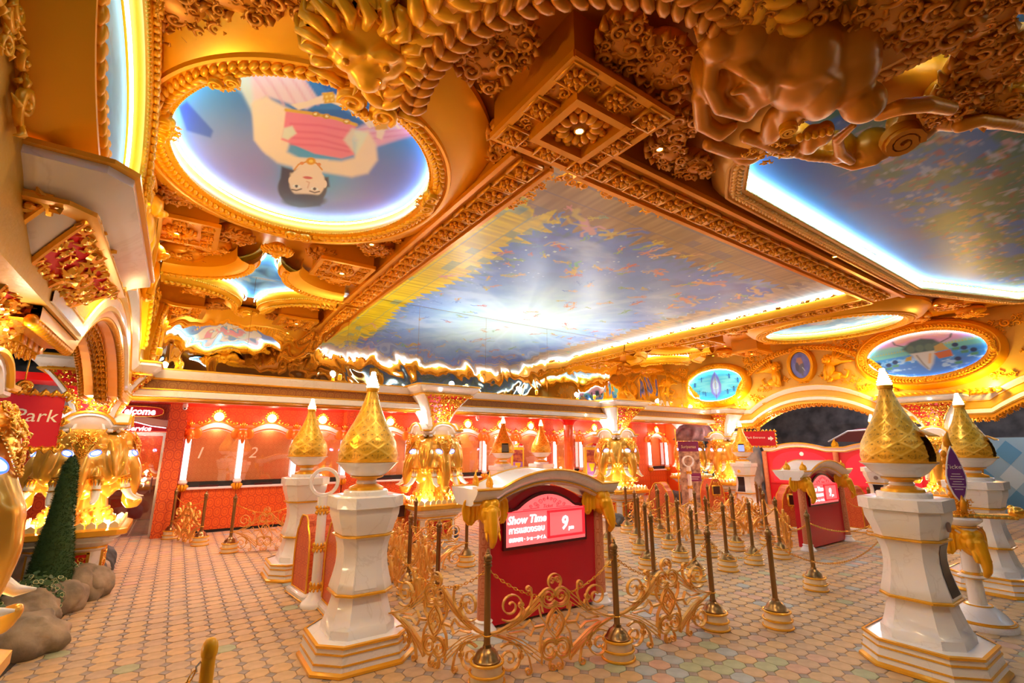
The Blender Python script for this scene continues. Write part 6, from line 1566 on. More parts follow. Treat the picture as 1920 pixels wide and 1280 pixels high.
# ------------------------------------------------------------------ gold seat signs, banner
def poster_sign(xy, label, rz):
    r = thing('seat_sign', label, 'sign', (xy[0], xy[1], 0), rz, 'yellow seat plan signs'); Y_ = mat('yellow_gloss', (.85,.50,.02), .3)
    MB().bbox(-.17,-.09,.05,.17,.09,1.74,.01).build('cabinet', Y_, r); MB().bbox(-.22,-.14,0,.22,.14,.05,.01).build('foot', Y_, r)
    MB().prism([(-.15,1.74),(.15,1.74),(.16,1.80),(.10,1.84),(.03,1.86),(-.08,1.82),(-.15,1.80)], (0,-.05,0), XA, ZA, -YA, 0, .03).build('crest', Y_, r, False); MB().prism([(-.02,1.77),(.13,1.77),(.14,1.83),(.06,1.85)], (0,-.085,0), XA, ZA, -YA, 0, .005).build('red_patch', REDS, r, False)
    text('lettering', 'Gold Seat', .085, frame((-.0,-.098,1.775), (1,0,0), (0,0,1)), WG, r, .002, .25, bold=.001, sx=.9)
    MB().prism([(-.13,1.36),(.13,1.36),(.13,1.68),(-.13,1.68)], (0,-.09,0), XA, ZA, -YA, 0, .004).build('stage_photo', mat('stage_photo', (.24,.03,.05), .3, var=.9, vscale=14, col2=(.55,.16,.05)), r, False)
    MB().prism([(-.13,1.02),(.13,1.02),(.13,1.36),(-.13,1.36)], (0,-.09,0), XA, ZA, -YA, 0, .003).build('plan_panel', mat('plan_violet', (.40,.16,.55), .4), r, False)
    for (a, b_, c_) in (((-.08,.08),1.24,1.34),((-.045,.045),1.15,1.24)): MB().prism([(a[0]*.8,b_),(a[1]*.8,b_),(a[1],c_),(a[0],c_)], (0,-.094,0), XA, ZA, -YA, 0, .004).build('gold_block', Y_, r, False)
    for i in range(4):
        x = -.115+.06*i; MB().prism([(x,1.06),(x+.05,1.06),(x+.05,1.13),(x,1.13)], (0,-.094,0), XA, ZA, -YA, 0, .003).build('seat_block', mat('seat_block', (.16,.07,.42), .4), r, False)
    MB().prism([(-.13,.55),(.13,.55),(.13,1.01),(-.13,1.01)], (0,-.09,0), XA, ZA, -YA, 0, .004).build('text_panel', REDS, r, False)
    for i in range(5): MB().box(-.10, -.098, .93-.06*i, .02+.07*(i % 2), -.094, .945-.06*i).build('text_line', WG, r, False)
p = atd(970, 870, (7.7, 10.9)); poster_sign((p[0], p[1]), 'yellow seat plan sign between two far tower kiosks', -.45)
p = atd(1108, 870, (8.9, 9.3)); poster_sign((p[0], p[1]), 'yellow seat plan sign left of the right hand elephant column', -.5)
p = atd(1293, 870, (12.9, 9.25)); r = thing('banner', 'purple roll up banner with a restaurant photograph beside the ring fan', 'banner', (p[0], p[1], 0), -.75)
for nm, z0, z1, m in (('purple_head', 1.62, 1.92, mat('banner_purple', (.24,.03,.13), .4)), ('photo_strip', .86, 1.62, mat('banner_photo', (.75,.5,.36), .45, var=.8, vscale=7, col2=(.22,.10,.08)))):
    MB().prism([(-.30,z0),(.30,z0),(.30,z1),(-.30,z1)], (0,0,0), XA, ZA, -YA, 0, .006).build(nm, m, r, False)
MB().prism([(-.12,.74),(.31,.74),(.31,.98),(-.06,.98)], (0,-.007,0), XA, ZA, -YA, 0, .004).build('purple_corner', MATS['banner_purple'], r, False); MB().prism([(-.30,.10),(.30,.10),(.30,.86),(-.30,.86)], (0,0,0), XA, ZA, -YA, 0, .005).build('lower_strip', MATS['banner_photo'], r, False); MB().bbox(-.32,-.10,0,.32,.10,.10,.02).build('cassette', STEEL, r)
text('lettering', 'Suriyamas', .13, frame((0,-.012,1.76), (1,0,0), (0,0,1)), mat('pale_gilt', (.95,.8,.45), .3), r, .002, .12, sx=.85)
for i in range(2): MB().box(-.02, -.016, .86-.06*i, .26-.04*i, -.0115, .875-.06*i).build('text_line', WG, r, False)
MB().tube([(-.36,0,0),(-.36,0,2.3)], .02, 8).build('yellow_pole', TRIM, r)

# ------------------------------------------------------------------ purple ticket notice on its white stand
r = thing('ticket_notice', 'purple leaf shaped notice on a white column stand with gold elephant head', 'sign', (6.89, 1.63, 0), -1.05)
st = MB().lathe([(.27,0),(.27,.04),(.255,.06),(.235,.07),(.20,.12),(.14,.175),(.105,.195),(.09,.20)], 32); st.lathe([(.072,.20),(.066,.44)], 24); st.lathe([(.115,.455),(.12,.465),(.085,.48)], 24); st.lathe([(.072,.50),(.062,.80),(.075,.86),(.11,.90),(.11,.93),(.095,.935)], 24); st.lathe([(.10,.95),(.16,1.0),(.165,1.02),(.14,1.035)], 28); st.build('stand', WHITE, r)
g = MB()
for R_, z in ((.258,.06),(.24,.068),(.107,.195)): g.tube([(R_*math.cos(q), R_*math.sin(q), z) for q in np.linspace(0, 2*PI, 33)[:-1]], .008, 6, closed=True)
g.lathe([(.085,.44),(.095,.45),(.085,.46)], 24); g.lathe([(.085,.478),(.092,.49),(.078,.505)], 24); g.lathe([(.10,.93),(.13,.94),(.1,.955)], 24); g.build('gold_rings', TRIM, r)
g = MB(); g.bbox(-.20,-.10,1.035,.42,.10,1.075,.015); 
for x in np.linspace(-.18,.40,12): g.ell((x,-.1,1.05), (.02,.012,.015), 8, 5)
g.ell((.44,-.02,1.10), (.07,.06,.06), 12, 8); g.ell((.49,-.05,1.09), (.035,.035,.03), 10, 6); g.ell((.42,.03,1.14), (.03,.03,.03), 8, 6); g.build('gold_shelf', LEAF, r)
h = link('elephant_head', BHEAD, r, (.02, -.06, .76)); h.scale = (1.05,)*3; h.rotation_euler = (0,0,.4)
NP = mat('notice_purple', (.16,.035,.22), .4)
leaf_o = [(0,1.86),(-.035,1.76),(-.065,1.62),(-.085,1.48),(-.078,1.36),(-.05,1.24),(0,1.12),(.05,1.24),(.078,1.36),(.085,1.48),(.065,1.62),(.035,1.76)]
MB().prism([(x*1.0, z*.82+.24) for x, z in leaf_o], (0,-.07,0), XA, ZA, -YA, 0, .014).build('white_edge', WG, r, False); MB().prism([(x*.86, (z-1.48)*.93+1.48-.0) for x, z in [(a, b*.82+.24) for a, b in leaf_o]], (0,-.084,0), XA, ZA, -YA, 0, .003).build('notice_face', NP, r, False)
text('lettering', 'Ticket', .062, frame((0,-.089,1.545), (1,0,0), (0,0,1)), WG, r, .001)
for i in range(7): MB().box(-.035-.012*(i % 3), -.0905, 1.47-.026*i, .035+.012*(i % 3), -.0875, 1.476-.026*i).build('text_line', WG, r, False)
g = MB(); g.tube([(.0,-.03,1.07),(.0,-.03,1.45),(0,-.03,1.78)], [.05,.045,.02], 10)
for i in range(9): g.ell((-.055,-.03,1.12+.07*i), (.03,.025,.04), 8, 6)
g.tube([(0,-.03,1.76),(-.01,-.03,1.84),(.015,-.03,1.92)], [.035,.03,.004], 8); scrollwork(g, (0,-.10,1.14), XA, ZA, -YA, .08, .08, 6, .06, 9, 'rect', True, .01); g.tube([(0,-.11,1.1),(0,-.13,1.18),(0,-.12,1.26)], [.03,.03,.005], 6); g.build('gilt_spine', GOLDR, r)

# ------------------------------------------------------------------ yellow post with chain in the near left
r = thing('yellow_post', 'yellow painted steel post cut by the lower picture edge', 'post', (.21, 2.45, 0)); YP = mat('yellow_paint', (.88,.42,.01), .3)
MB().lathe([(.025,0),(.025,.94)], 20).build('tube', YP, r); MB().lathe([(.028,.93),(.030,.94),(.030,.96),(.026,.978),(.016,.992),(.002,.997)], 20).build('cap', YP, r); MB().tube([(-.025,0,.915),(-.04,-.005,.90),(-.036,0,.88)], .004, 6).build('hook', STEEL, r)
o = chain((.165, 2.44), (-.55, 1.6), .22, 'yellow chain hanging from the near yellow post', .885, .8)

# ------------------------------------------------------------------ rocks, topiary and ivy bed at the left
def rock_mesh(seed, sx, sy, sz, m, k=.5):
    rn = random.Random(seed); mb = MB(); mb.ell((0,0,0), (sx, sy, sz), 16, 12)
    for i in range(4): mb.ell((rn.uniform(-.5,.5)*sx, rn.uniform(-.5,.5)*sy, rn.uniform(-.3,.35)*sz), (sx*rn.uniform(.5,.75), sy*rn.uniform(.5,.75), sz*rn.uniform(.5,.8)), 12, 9)
    me = remesh(mb, max(sx, sy, sz)*.09, 3); v = np.empty(len(me.vertices)*3); me.vertices.foreach_get('co', v); v = v.reshape(-1, 3)
    n1 = fbm(v[:, 0]*7+seed, v[:, 1]*7+v[:, 2]*5, seed); n1 = n1-.35*np.abs(vnoise(v[:, 0]*5/max(sx,.2)*.3+seed, (v[:, 1]+v[:, 2])*6, seed+9)-.5); v *= (1+k*(n1-.45))[:, None]; v[:, 2] = np.maximum(v[:, 2], -sz*.55); me.vertices.foreach_set('co', v.ravel()); me.update()
    return setmat(me, m)
LIGHTR = mat('pale_rock', (.55,.42,.30), .85, bump=.5, bscale=8, var=.4, vscale=5)
RK = [((30,1235),.30,.24,.17,ROCK,'flat brown boulder at the lower left picture edge'), ((45,1180),.22,.22,.18,ROCK,'brown boulder second from the lower left edge'), ((65,1165),.17,.2,.16,ROCK,'grey brown boulder third in the border row'), ((88,1160),.13,.15,.15,ROCK,'rounded grey boulder in the middle of the border row'),
      ((113,1150),.21,.2,.17,ROCK,'smooth reddish boulder in the border row'), ((143,1128),.22,.2,.2,ROCK,'tall brown boulder in the border row'), ((168,1122),.2,.2,.18,ROCK,'ochre boulder near the end of the border row'), ((160,1085),.26,.26,.16,LIGHTR,'pale boulder behind the border row'), ((192,1078),.2,.2,.26,ROCKG,'dark grey rock at the foot of the left elephant column'), ((165,1090),.2,.2,.22,ROCKG,'second dark grey rock at the foot of the left elephant column'), ((62,1085),.3,.25,.45,LIGHTR,'tan rock between the two topiary cones'),
      ((1163,985),.22,.2,.17,ROCKG,'dark rock at the foot of the right hand elephant column'), ((1185,978),.2,.2,.2,ROCKG,'larger dark rock beside the right hand elephant column'), ((848,1010),.25,.2,.14,ROCKG,'dark rock behind the scroll panels at the middle column'), ((1275,945),.22,.2,.26,ROCKG,'dark rock beside the far ring fan')]
for i, (pp, sx, sy, sz, m, lb) in enumerate(RK):
    q = onz(*pp); k = 1.25 if i < 8 else 1.; o = link('boulder', rock_mesh(i+3, sx*k, sy*k, sz*k, m), None, (q[0]-.05, q[1]+sy*.6, sz*k*.5), i*.7); tag(o, lb, 'rock', 'boulders of the planted border' if i < 11 else 'dark rocks at the columns')
soil = MB(); soil.add([(-2.4,5.0,.0),(-.95,5.3,.0),(-.80,6.6,.0),(-.72,8.2,.0),(-1.0,9.2,.0),(-2.6,9.4,.0)]+[(-2.4,5.1,.10),(-1.15,5.5,.08),(-1.0,6.6,.1),(-.92,8.1,.1),(-1.2,9.0,.1),(-2.6,9.2,.1)], [(i,(i+1)%6,6+(i+1)%6,6+i) for i in range(6)]+[tuple(range(6,12))]); tag(soil.build('planting_bed', mat('soil', (.06,.04,.025), .95, bump=1, bscale=30), None, False), 'dark soil bed behind the border boulders', 'soil bed')
NEEDLE = mat('topiary_green', (.03,.08,.018), .7); IVY = mat('ivy_green', (.035,.09,.018), .5); IVYC = mat('ivy_cream', (.62,.60,.30), .5)
def topiary(x, y, h, r0, label, seed):
    r = thing('topiary_cone', label, 'topiary', (x, y, .05)); rn = random.Random(seed); mb = MB(); mb.lathe([(r0*.92,.05),(r0*.94,.2),(r0*.5,h*.6),(r0*.3,h*.93),(r0*.12,h*.99)], 20)
    mb.build('core', NEEDLE, r); nd = MB(); vs = []; fs = []
    for i in range(7000):
        t = rn.random()**1.25; z = .03+(h-.03)*t; rr_ = float(np.interp(z, [.05,.2,h*.6,h*.93,h], [r0*.92,r0*.94,r0*.5,r0*.3,r0*.05])); a = rn.uniform(0, 2*PI)
        c = np.array((rr_*math.cos(a), rr_*math.sin(a), z)); d = np.array((math.cos(a)+rn.uniform(-.7,.7), math.sin(a)+rn.uniform(-.7,.7), rn.uniform(-.3,.9))); d /= np.linalg.norm(d); s_ = np.cross(d, (rn.random(), rn.random(), rn.random())); s_ /= max(.01, np.linalg.norm(s_)); L = rn.uniform(.018,.034)
        k = len(vs); vs += [tuple(c-d*.006-s_*.004), tuple(c-d*.006+s_*.004), tuple(c+d*L)]; fs.append((k, k+1, k+2))
    nd.add(vs, fs); tag(nd.build('needles', NEEDLE, r, False, False), kind='stuff'); MB().lathe([(.03,-.05),(.03,.1)], 10).build('stem', mat('bark', (.1,.06,.03), .9), r)
p = atd(108, 1000, (-1.15, 7.75)); topiary(p[0], p[1], 1.60, .225, 'tall dark green topiary cone before the left elephant column', 3)
p = atd(10, 1000, (-1.15, 6.3)); topiary(p[0]-.05, p[1], .70, .17, 'low dark topiary cone at the left picture edge', 5)
def ivy(px, py, xy, w, d, h, n, label, seed, cream=.5):
    p = atd(px, py, xy); r = thing('ivy_plant', label, 'plant', (p[0], p[1], .08)); rn = random.Random(seed); a_, b_ = MB(), MB()
    L5 = [(0,-.5),(.28,-.42),(.5,-.1),(.34,.12),(.3,.4),(0,.62),(-.3,.4),(-.34,.12),(-.5,-.1),(-.28,-.42)]
    for i in range(n):
        q = rn.uniform(0, 2*PI); rad = rn.random()**.6; hh = h*(1-rad*rad*.6)*rn.uniform(.35, 1.05); c = np.array((w*rad*math.cos(q), d*rad*math.sin(q), hh))
        N = np.array((math.cos(q)*rad+rn.uniform(-.4,.4), math.sin(q)*rad+rn.uniform(-.4,.4)-.5, .7)); N /= np.linalg.norm(N); U = np.cross(N, (rn.uniform(-1,1), rn.uniform(-1,1), .2)); U /= np.linalg.norm(U); V = np.cross(N, U); s = rn.uniform(.032,.055)
        if rn.random() < cream: b_.prism([(x*s, y*s) for x, y in L5], c, U, V, N, -.001, .0); s *= .74
        a_.prism([(x*s, y*s) for x, y in L5], c+N*.002, U, V, N, -.001, .001)
        if i % 5 == 0: a_.tube([(c[0]*.2, c[1]*.2, 0), (c[0]*.6, c[1]*.6, hh*.6), tuple(c)], .003, 4)
    tag(a_.build('leaves', IVY, r, False, False), kind='stuff'); tag(b_.build('leaf_margins', IVYC, r, False, False), kind='stuff')
ivy(132, 1060, (-1.02, 8.0), .2, .2, .34, 260, 'variegated ivy clump between the tall topiary and the elephant column', 1, .75)
ivy(62, 1100, (-1.25, 7.2), .26, .25, .38, 300, 'dark leafy ivy clump in front of the tall topiary', 2, .3); ivy(98, 1100, (-1.12, 7.5), .2, .2, .28, 220, 'cream edged ivy trailing over the border boulders', 3, .6); ivy(0, 1130, (-1.2, 6.2), .1, .12, .34, 110, 'ivy with pale leaf rims at the left picture edge', 4, .7); ivy(70, 1010, (-1.15, 7.6), .1, .1, .2, 20, 'small ivy sprig behind the tan rock', 5, .3)

# ------------------------------------------------------------------ signs hanging in the passages
def frame_sign(name, label, M, w, h, parts, ax=.55):
    r = thing(name, label, 'sign'); r.matrix_world = M; r.location = M.to_translation(); r.rotation_euler = M.to_euler()
    MB().prism([(-w,-h),(w,-h),(w,h),(-w,h)], (0,0,0), XA, YA, ZA, -.02, .012).build('sign_board', SRED, r, False); g = MB()
    for k in (-1, 1):
        for x in np.linspace(-w, w, 9): g.tube([(x-.03,k*h,.01),(x,k*(h+.035),.02),(x+.035,k*(h+.005),.01)], [.02,.03,.015], 6)
        for y in np.linspace(-h, h, 5): g.tube([(k*w,y-.03,.01),(k*(w+.035),y,.02),(k*(w+.005),y+.03,.01)], [.02,.03,.015], 6)
    volute(g, (0,h+.07,.01), XA, YA, ZA, .06, .03); g.tube([(0,h+.1,0),(0,h+.4,0)], .006, 6); g.build('gilt_frame', LEAF, r)
    for body, size, x, y in parts: text('lettering', body, size, frame((x, y, .014), (1,0,0), (0,1,0)), WG, r, .002, .1)
    MB().prism([(.0,-.03),(.06,-.03),(.06,-.07),(.14,.0),(.06,.07),(.06,.03),(0,.03)], (w*ax,0,0), XA, YA, ZA, .012, .016).build('arrow', WG, r, False); return r
q = onx(1424, 822, 13.7); frame_sign('entrance_sign', 'red Park Entrance sign with an arrow in a gold frame under the right arch', frame(q, (.35,-.93,0), (0,0,1)), .40, .20, [('Park Entrance', .088, -.10, .03)])
q = atd(30, 788, (-1.75, 5.35)); M = frame(q, (.95,.3,0), (0,0,1)); r = frame_sign('entrance_sign', 'red Park sign with an arrow behind the left edge elephant column', M, .27, .21, [('Park', .15, .105, .04)], -.80)

# ------------------------------------------------------------------ long red booth beyond the right arch
r = thing('long_booth', 'long red booth wall with white arched cornice behind the far show time booth', 'booth'); XB = 15.6
ys = [float(onx(1440, 900, XB)[1]), float(onx(1575, 900, XB)[1])]; D_ = ys[0]-ys[1]; y2 = ys[1]-D_
for k, (a, b) in enumerate(((ys[0], ys[1]), (ys[1], y2))):
    MB().box(XB, b, .12, XB+.12, a, 1.72).build('red_panel', REDS, r, False); MB().box(XB-.02, b+.1, .62, XB, a-.1, .66).build('rail', RED, r, False)
    MB().prism([((a+b)/2+(a-b)*.40*math.cos(q), 1.22+.42*math.sin(q)) for q in np.linspace(0, PI, 20)]+[((a+b)/2-(a-b)*.40, .7), ((a+b)/2+(a-b)*.40, .7)], (XB,0,0), YA, ZA, -XA, 0, .015).build('arched_panel', emis('backlit_red', (.75,.01,.03), .35), r, False)
    c = MB(); n = 26; pts = [(b+(a-b)*i/n, 1.74+.13*max(0, math.cos(min(1, abs(i/n-.5)/.36)*PI/2))**.8) for i in range(n+1)]
    prof = [(.0,-.14),(.06,-.12),(.06,-.08),(.12,-.02),(.14,0),(-.2,0),(-.2,-.14)]
    c.add([(XB-o, p[0], p[1]+u) for p in pts for o, u in prof], [(i*7+j, (i+1)*7+j, (i+1)*7+j+1, i*7+j+1) for i in range(n) for j in range(6)]); c.build('cornice', WHITE, r)
    g = MB(); g.tube([(XB-.14, p[0], p[1]+.005) for p in pts], .016, 6); g.tube([(XB-.065, p[0], p[1]-.11) for p in pts], .012, 6); g.build('cornice_edge', TRIM, r)
for y in (ys[0], ys[1], y2):
    MB().lathe([(.07,0),(.07,1.62)], 18, (XB-.05, y, 0)).build('pillar', PIL, r); fm = MB(); flame(fm, (XB+.0, y, 1.75), YA, .2, XA); fm.build('flame_finial', GOLD, r)
MB().lathe([(.06,0),(.06,.02),(.02,.025)], 20).build('clock_disc', WG, r).matrix_local = frame((XB-.02, (ys[0]+ys[1])/2-.1, 1.55), (0,-1,0), (0,0,1))
light('booth_light', 'POINT', (XB-1.2, (ys[0]+ys[1])/2, 2.6), 45, (1,.85,.7), .1)
# blue harlequin hoarding behind the right column
r = thing('harlequin_board', 'pale blue hoarding with diamond pattern behind the right elephant column', 'hoarding'); XH = 18.0; a, b = float(onx(1790, 850, XH)[1]), float(onx(1935, 850, XH)[1])
MB().box(XH, b-1.5, 0, XH+.1, a, 2.0).build('board', mat('sky_blue', (.30,.52,.72), .5), r, False); i = 0
for y in np.arange(a-.45, b-1.2, -.62):
    for z in (.35, .98, 1.61):
        i += 1; MB().prism([(-.26,0),(0,-.31),(.26,0),(0,.31)], (XH,y,z), YA, ZA, -XA, 0, .008).build('diamond', (mat('deep_sky', (.10,.34,.62), .5), mat('pale_sky', (.55,.72,.85), .5), mat('pink_dia', (.68,.25,.5), .5))[(i*7) % 2 if i % 9 else 2], r, False)
# maroon awning in the dark passage
r = thing('awning', 'maroon canopy with white edge in the dark passage behind the long booth', 'canopy'); q0, q1 = onx(1553, 822, 17.5), onx(1660, 806, 17.5)
P4 = [onx(1553, 828, 17.5), onx(1590, 808, 17.5), onx(1700, 800, 17.5), onx(1700, 828, 17.5)]
MB().loft([[tuple(p) for p in P4], [tuple(p+np.array((.8,0,.1))) for p in P4]]).build('cloth', mat('maroon_cloth', (.16,.02,.02), .6), r, False); MB().tube(P4[:3], .025, 6).build('white_edge', WG, r)
for q in (P4[0], P4[3]): MB().lathe([(.04,0),(.04,float(q[2])+.02)], 10, (q[0]+.4, q[1], 0)).build('post', MATS['maroon_cloth'], r)
# ------------------------------------------------------------------ wall ovals and relief
NEONL = emis('neon_wall', (.6,.88,1.), 4.5)
def wall_oval(name, label, O, U, N, ru, rv, kind, band=.12, leaf=.05, res=(80,220), neon=True):
    r = thing(name, label, 'mural'); O = np.array(O, float); U = np.array(U, float); N = np.array(N, float)
    D_, f_ = disc_grid(*res); P = O+np.outer(D_[:, 0]*ru*1.05, U)+np.outer(D_[:, 1]*rv*1.05, ZA)+N*.03
    paint_mesh('painting', P, f_, paint_simple(D_[:, 0], D_[:, 1], kind), r)
    framed(r, ell_pts(O, U, ZA, ru, rv), N, None, GOLD, leaf, .17, band, neon, tube=NEONL)
    for a in (PI/2, -PI/2, 0, PI): cartouche(r, O+U*(ru+.1)*math.cos(a)+ZA*(rv+.1)*math.sin(a)+N*.18, U*math.cos(a)+ZA*math.sin(a), N, .10, GOLD)
    return r
wall_oval('oval_wall_mural', 'oval wall painting of a many headed white elephant and riders on the right wall', (XW1-.01, 3.42, 3.86), -YA, -XA, 1.08, .50, 'herd')
wall_oval('oval_wall_mural', 'oval wall painting of a boat on turquoise water in the mirrored corner', (XW1-.01, YW-.02, 3.72), -YA, -XA, .88, .47, 'boat', .10, .045) if False else None
# corner oval: half of it on the wall, the mirror doubles it
r = thing('oval_wall_mural', 'oval wall painting of a boat on turquoise water in the mirrored corner', 'mural'); n = 60
P = [np.array((XW1-.02, YW-.01-.95*math.cos(q), 3.70+.49*math.sin(q))) for q in np.linspace(-PI/2, PI/2, n)]
D_, f_ = disc_grid(60, 180); h = D_[:, 0] >= -.02; idx = -np.ones(len(D_), int); idx[h] = np.arange(h.sum()); Q = np.stack([np.full(h.sum(), XW1-.04), YW-.005-.97*np.maximum(0, D_[h, 0]), 3.70+.51*D_[h, 1]], 1)
paint_mesh('painting', Q, [tuple(idx[k] for k in f) for f in f_ if all(idx[k] >= 0 for k in f)], paint_simple(D_[h, 0], D_[h, 1], 'boat'), r)
P = np.array(P); Nn = np.array([np.array((0, -math.cos(q)/.95, math.sin(q)/.49)) for q in np.linspace(-PI/2, PI/2, n)]); Nn /= np.linalg.norm(Nn, axis=1)[:, None]
mb = MB(); loop_sweep(mb, P, Nn, -XA, [(.04,0),(.04,.1),(.02,.14),(.03,.17),(.1,.18),(.16,.16),(.2,.1),(.22,0)], False); mb.build('frame', GOLD, r); leaf_run(MB(), P, Nn, -XA, .09, .17, .045, .07, False).build('leaf_moulding', GOLD, r)
MB().tube(list(P+Nn*.01-XA*.08), .010, 6).build('neon_tube', emis('neon_cyan', (.35,.85,1.), 14.), r)
cartouche(r, (XW1-.2, YW-.1, 3.13), (0,0,-1), -XA, .09, GOLD); cartouche(r, (XW1-.2, YW-.1, 4.27), (0,0,1), -XA, .09, GOLD)
wall_oval('oval_wall_mural', 'tall oval wall painting of a crowd in blue haze on the left wall', (XW0+.01, 3.05, 3.64), YA, XA, 1.05, .56, 'crowd', .10, .05)
# arch tympanum with elephant medallion and winged beasts
def beast(mb, c, U, N, s, k):
    c, U, N = [np.array(q, float) for q in (c, U, N)]; U = U*k
    def w(u, v, n): return c+s*(U*u+ZA*v+N*n)
    def e(u, v, n, a, b, d): 
        M = Matrix(((U[0],0,N[0]),(U[1],0,N[1]),(U[2],1,N[2]))); mb.ell(w(u, v, n), (a*s, b*s, d*s), 12, 8, M=M)
    e(.0,.0,.1,.22,.42,.2); e(-.02,.48,.18,.17,.2,.17); e(-.08,.40,.3,.1,.09,.1); e(.2,-.3,.08,.3,.2,.16); e(-.1,-.38,.15,.1,.22,.1)
    mb.tube([w(.1,-.35,.12), w(.0,-.52,.2), w(-.16,-.56,.22)], [.09*s,.07*s,.05*s], 8); mb.tube([w(-.1,.2,.2), w(-.18,-.1,.26), w(-.2,-.5,.2)], [.09*s,.07*s,.06*s], 8)
    for i in range(8): mb.tube([w(.12,.2,.12), w(.22+.05*i,.55-.03*i,.14), w(.28+.12*i,.98-.10*i,.08)], [.07*s,.085*s,.015*s], 6)
    for i in range(9): a = i*.7; mb.ell(w(-.02+.2*math.cos(a),.46+.22*math.sin(a),.14), (.08*s,)*3, 8, 6)
    e(-.12,.42,.36,.07,.06,.08)
    mb.tube([w(.35,-.35,.1), w(.65,-.4,.1), w(.75,-.15,.1), w(.6,-.05,.1)], [.08*s,.07*s,.06*s,.03*s], 8)
def tympanum(x, N, yc, half, label, wall, band=True):
    s = -N[0]; U = np.array((0, -1, 0)) if N[0] < 0 else np.array((0, 1., 0)); N = np.array(N, float); O = np.array((x, yc, 0))
    r = thing('elephant_medallion', label, 'relief'); D_, f_ = disc_grid(20, 50); c = O+ZA*3.98+N*.10
    paint_mesh('painting', c+np.outer(D_[:, 0]*.25, U)+np.outer(D_[:, 1]*.36, ZA), f_, paint_simple(D_[:, 0], D_[:, 1], 'elephant'), r)
    P = np.array(ell_pts(c, U, ZA, .26, .37, 50)); Nn = offs_normals(P, N); Nn = -Nn if ((P-P.mean(0))*Nn).sum() < 0 else Nn
    mb = MB(); loop_sweep(mb, P, Nn, N, [(0,-.1),(0,.03),(.03,.06),(.06,.05),(.08,.06),(.1,.03),(.12,-.1)]); mb.build('frame', GOLD, r); cartouche(r, c+ZA*.48, ZA, N, .09, GOLD); cartouche(r, c-ZA*.47, -ZA, N, .07, GOLD)
    for k in (-1, 1):
        b_ = MB(); beast(b_, O+U*k*.70+ZA*3.76+N*.02, U, N, .56, k); b_.build('winged_lion', GOLD, r)
    sw = MB()
    for k in (-1, 1):
        for (u, z, w_, h_, sd) in ((1.15,3.45,.25,.12,1),(1.45,3.2,.18,.1,2),(.45,3.62,.12,.1,3),(1.75,3.0,.15,.08,4)): scrollwork(sw, O+U*k*u+ZA*z, U*k, ZA, N, w_, h_, 6, .13, sd+30, 'rect', False, .0)
        for (u, z, w_, h_, sd) in ((1.35,4.25,.35,.2,5),(1.75,4.0,.2,.18,6),(.8,4.45,.3,.1,7)): scrollwork(sw, O+U*k*u+ZA*z, U*k, ZA, N, w_, h_, 8, .16, sd+40, 'rect', False, .0)
    sw.build('relief_scrolls', GOLD, r)
    Q = np.array([O+U*1.95*math.sin(t)+ZA*(2.95+1.45*math.cos(t)) for t in np.linspace(-1.5, 1.5, 50)]); Nn = np.array([U*math.sin(t)+ZA*math.cos(t) for t in np.linspace(-1.5, 1.5, 50)])
    mb = MB(); loop_sweep(mb, Q, Nn, N, [(-.02,0),(-.02,.06),(.05,.09),(.12,.06),(.12,0)], False); mb.build('arch_moulding', GOLD, r); leaf_run(MB(), Q, Nn, N, .05, .09, .06, .08, False).build('leaf_moulding', GOLD, r)
    return r
tympanum(XW1, (-1,0,0), 6.1, 1.9, 'oval elephant medallion between gold winged lions over the right arch', WR)
tympanum(XW0, (1,0,0), 6.1, 1.9, 'gold winged lions and medallion over the left arch, seen edge on', WL)
# twisted garlands along the cornice of the right wall and acanthus fillers
g = MB(); leaf_run(g, np.array([(XW1-.06, y, ZC+.06) for y in np.linspace(2.3, 4.6, 30)]), np.array([(0,0,1.)]*30), -XA, 0, .05, .07, .1, False); 
for y, z, w_, h_, sd in ((2.0,4.3,.3,.18,1),(1.6,3.9,.25,.25,2),(4.9,4.35,.25,.15,3),(2.2,3.25,.25,.12,4),(4.7,3.2,.2,.12,5),(1.0,4.2,.4,.25,6),(7.55,4.35,.25,.14,7),(7.4,3.1,.2,.12,8)): scrollwork(g, (XW1-.01, y, z), -YA, ZA, -XA, w_, h_, 8, .15, sd+60, 'rect', False, .0)
g.build('relief_scrolls', GOLD, WR)
g = MB()
for y, z, w_, h_, sd in ((4.55,3.4,.3,.3,1),(4.6,4.2,.35,.25,2),(1.9,3.2,.3,.2,3),(4.9,3.1,.2,.15,4)): scrollwork(g, (XW0+.01, y, z), YA, ZA, XA, w_, h_, 10, .16, sd+70, 'rect', False, .0)
for y in np.arange(1.75, 2.3, .14):
    for z in np.arange(3.0, 4.4, .16): scrollwork(g, (XW0+.02, y, z), YA, ZA, XA, .08, .08, 1, .12, int(y*100+z*10), 'none', False, 0)
g.build('relief_scrolls', GOLD, WL)
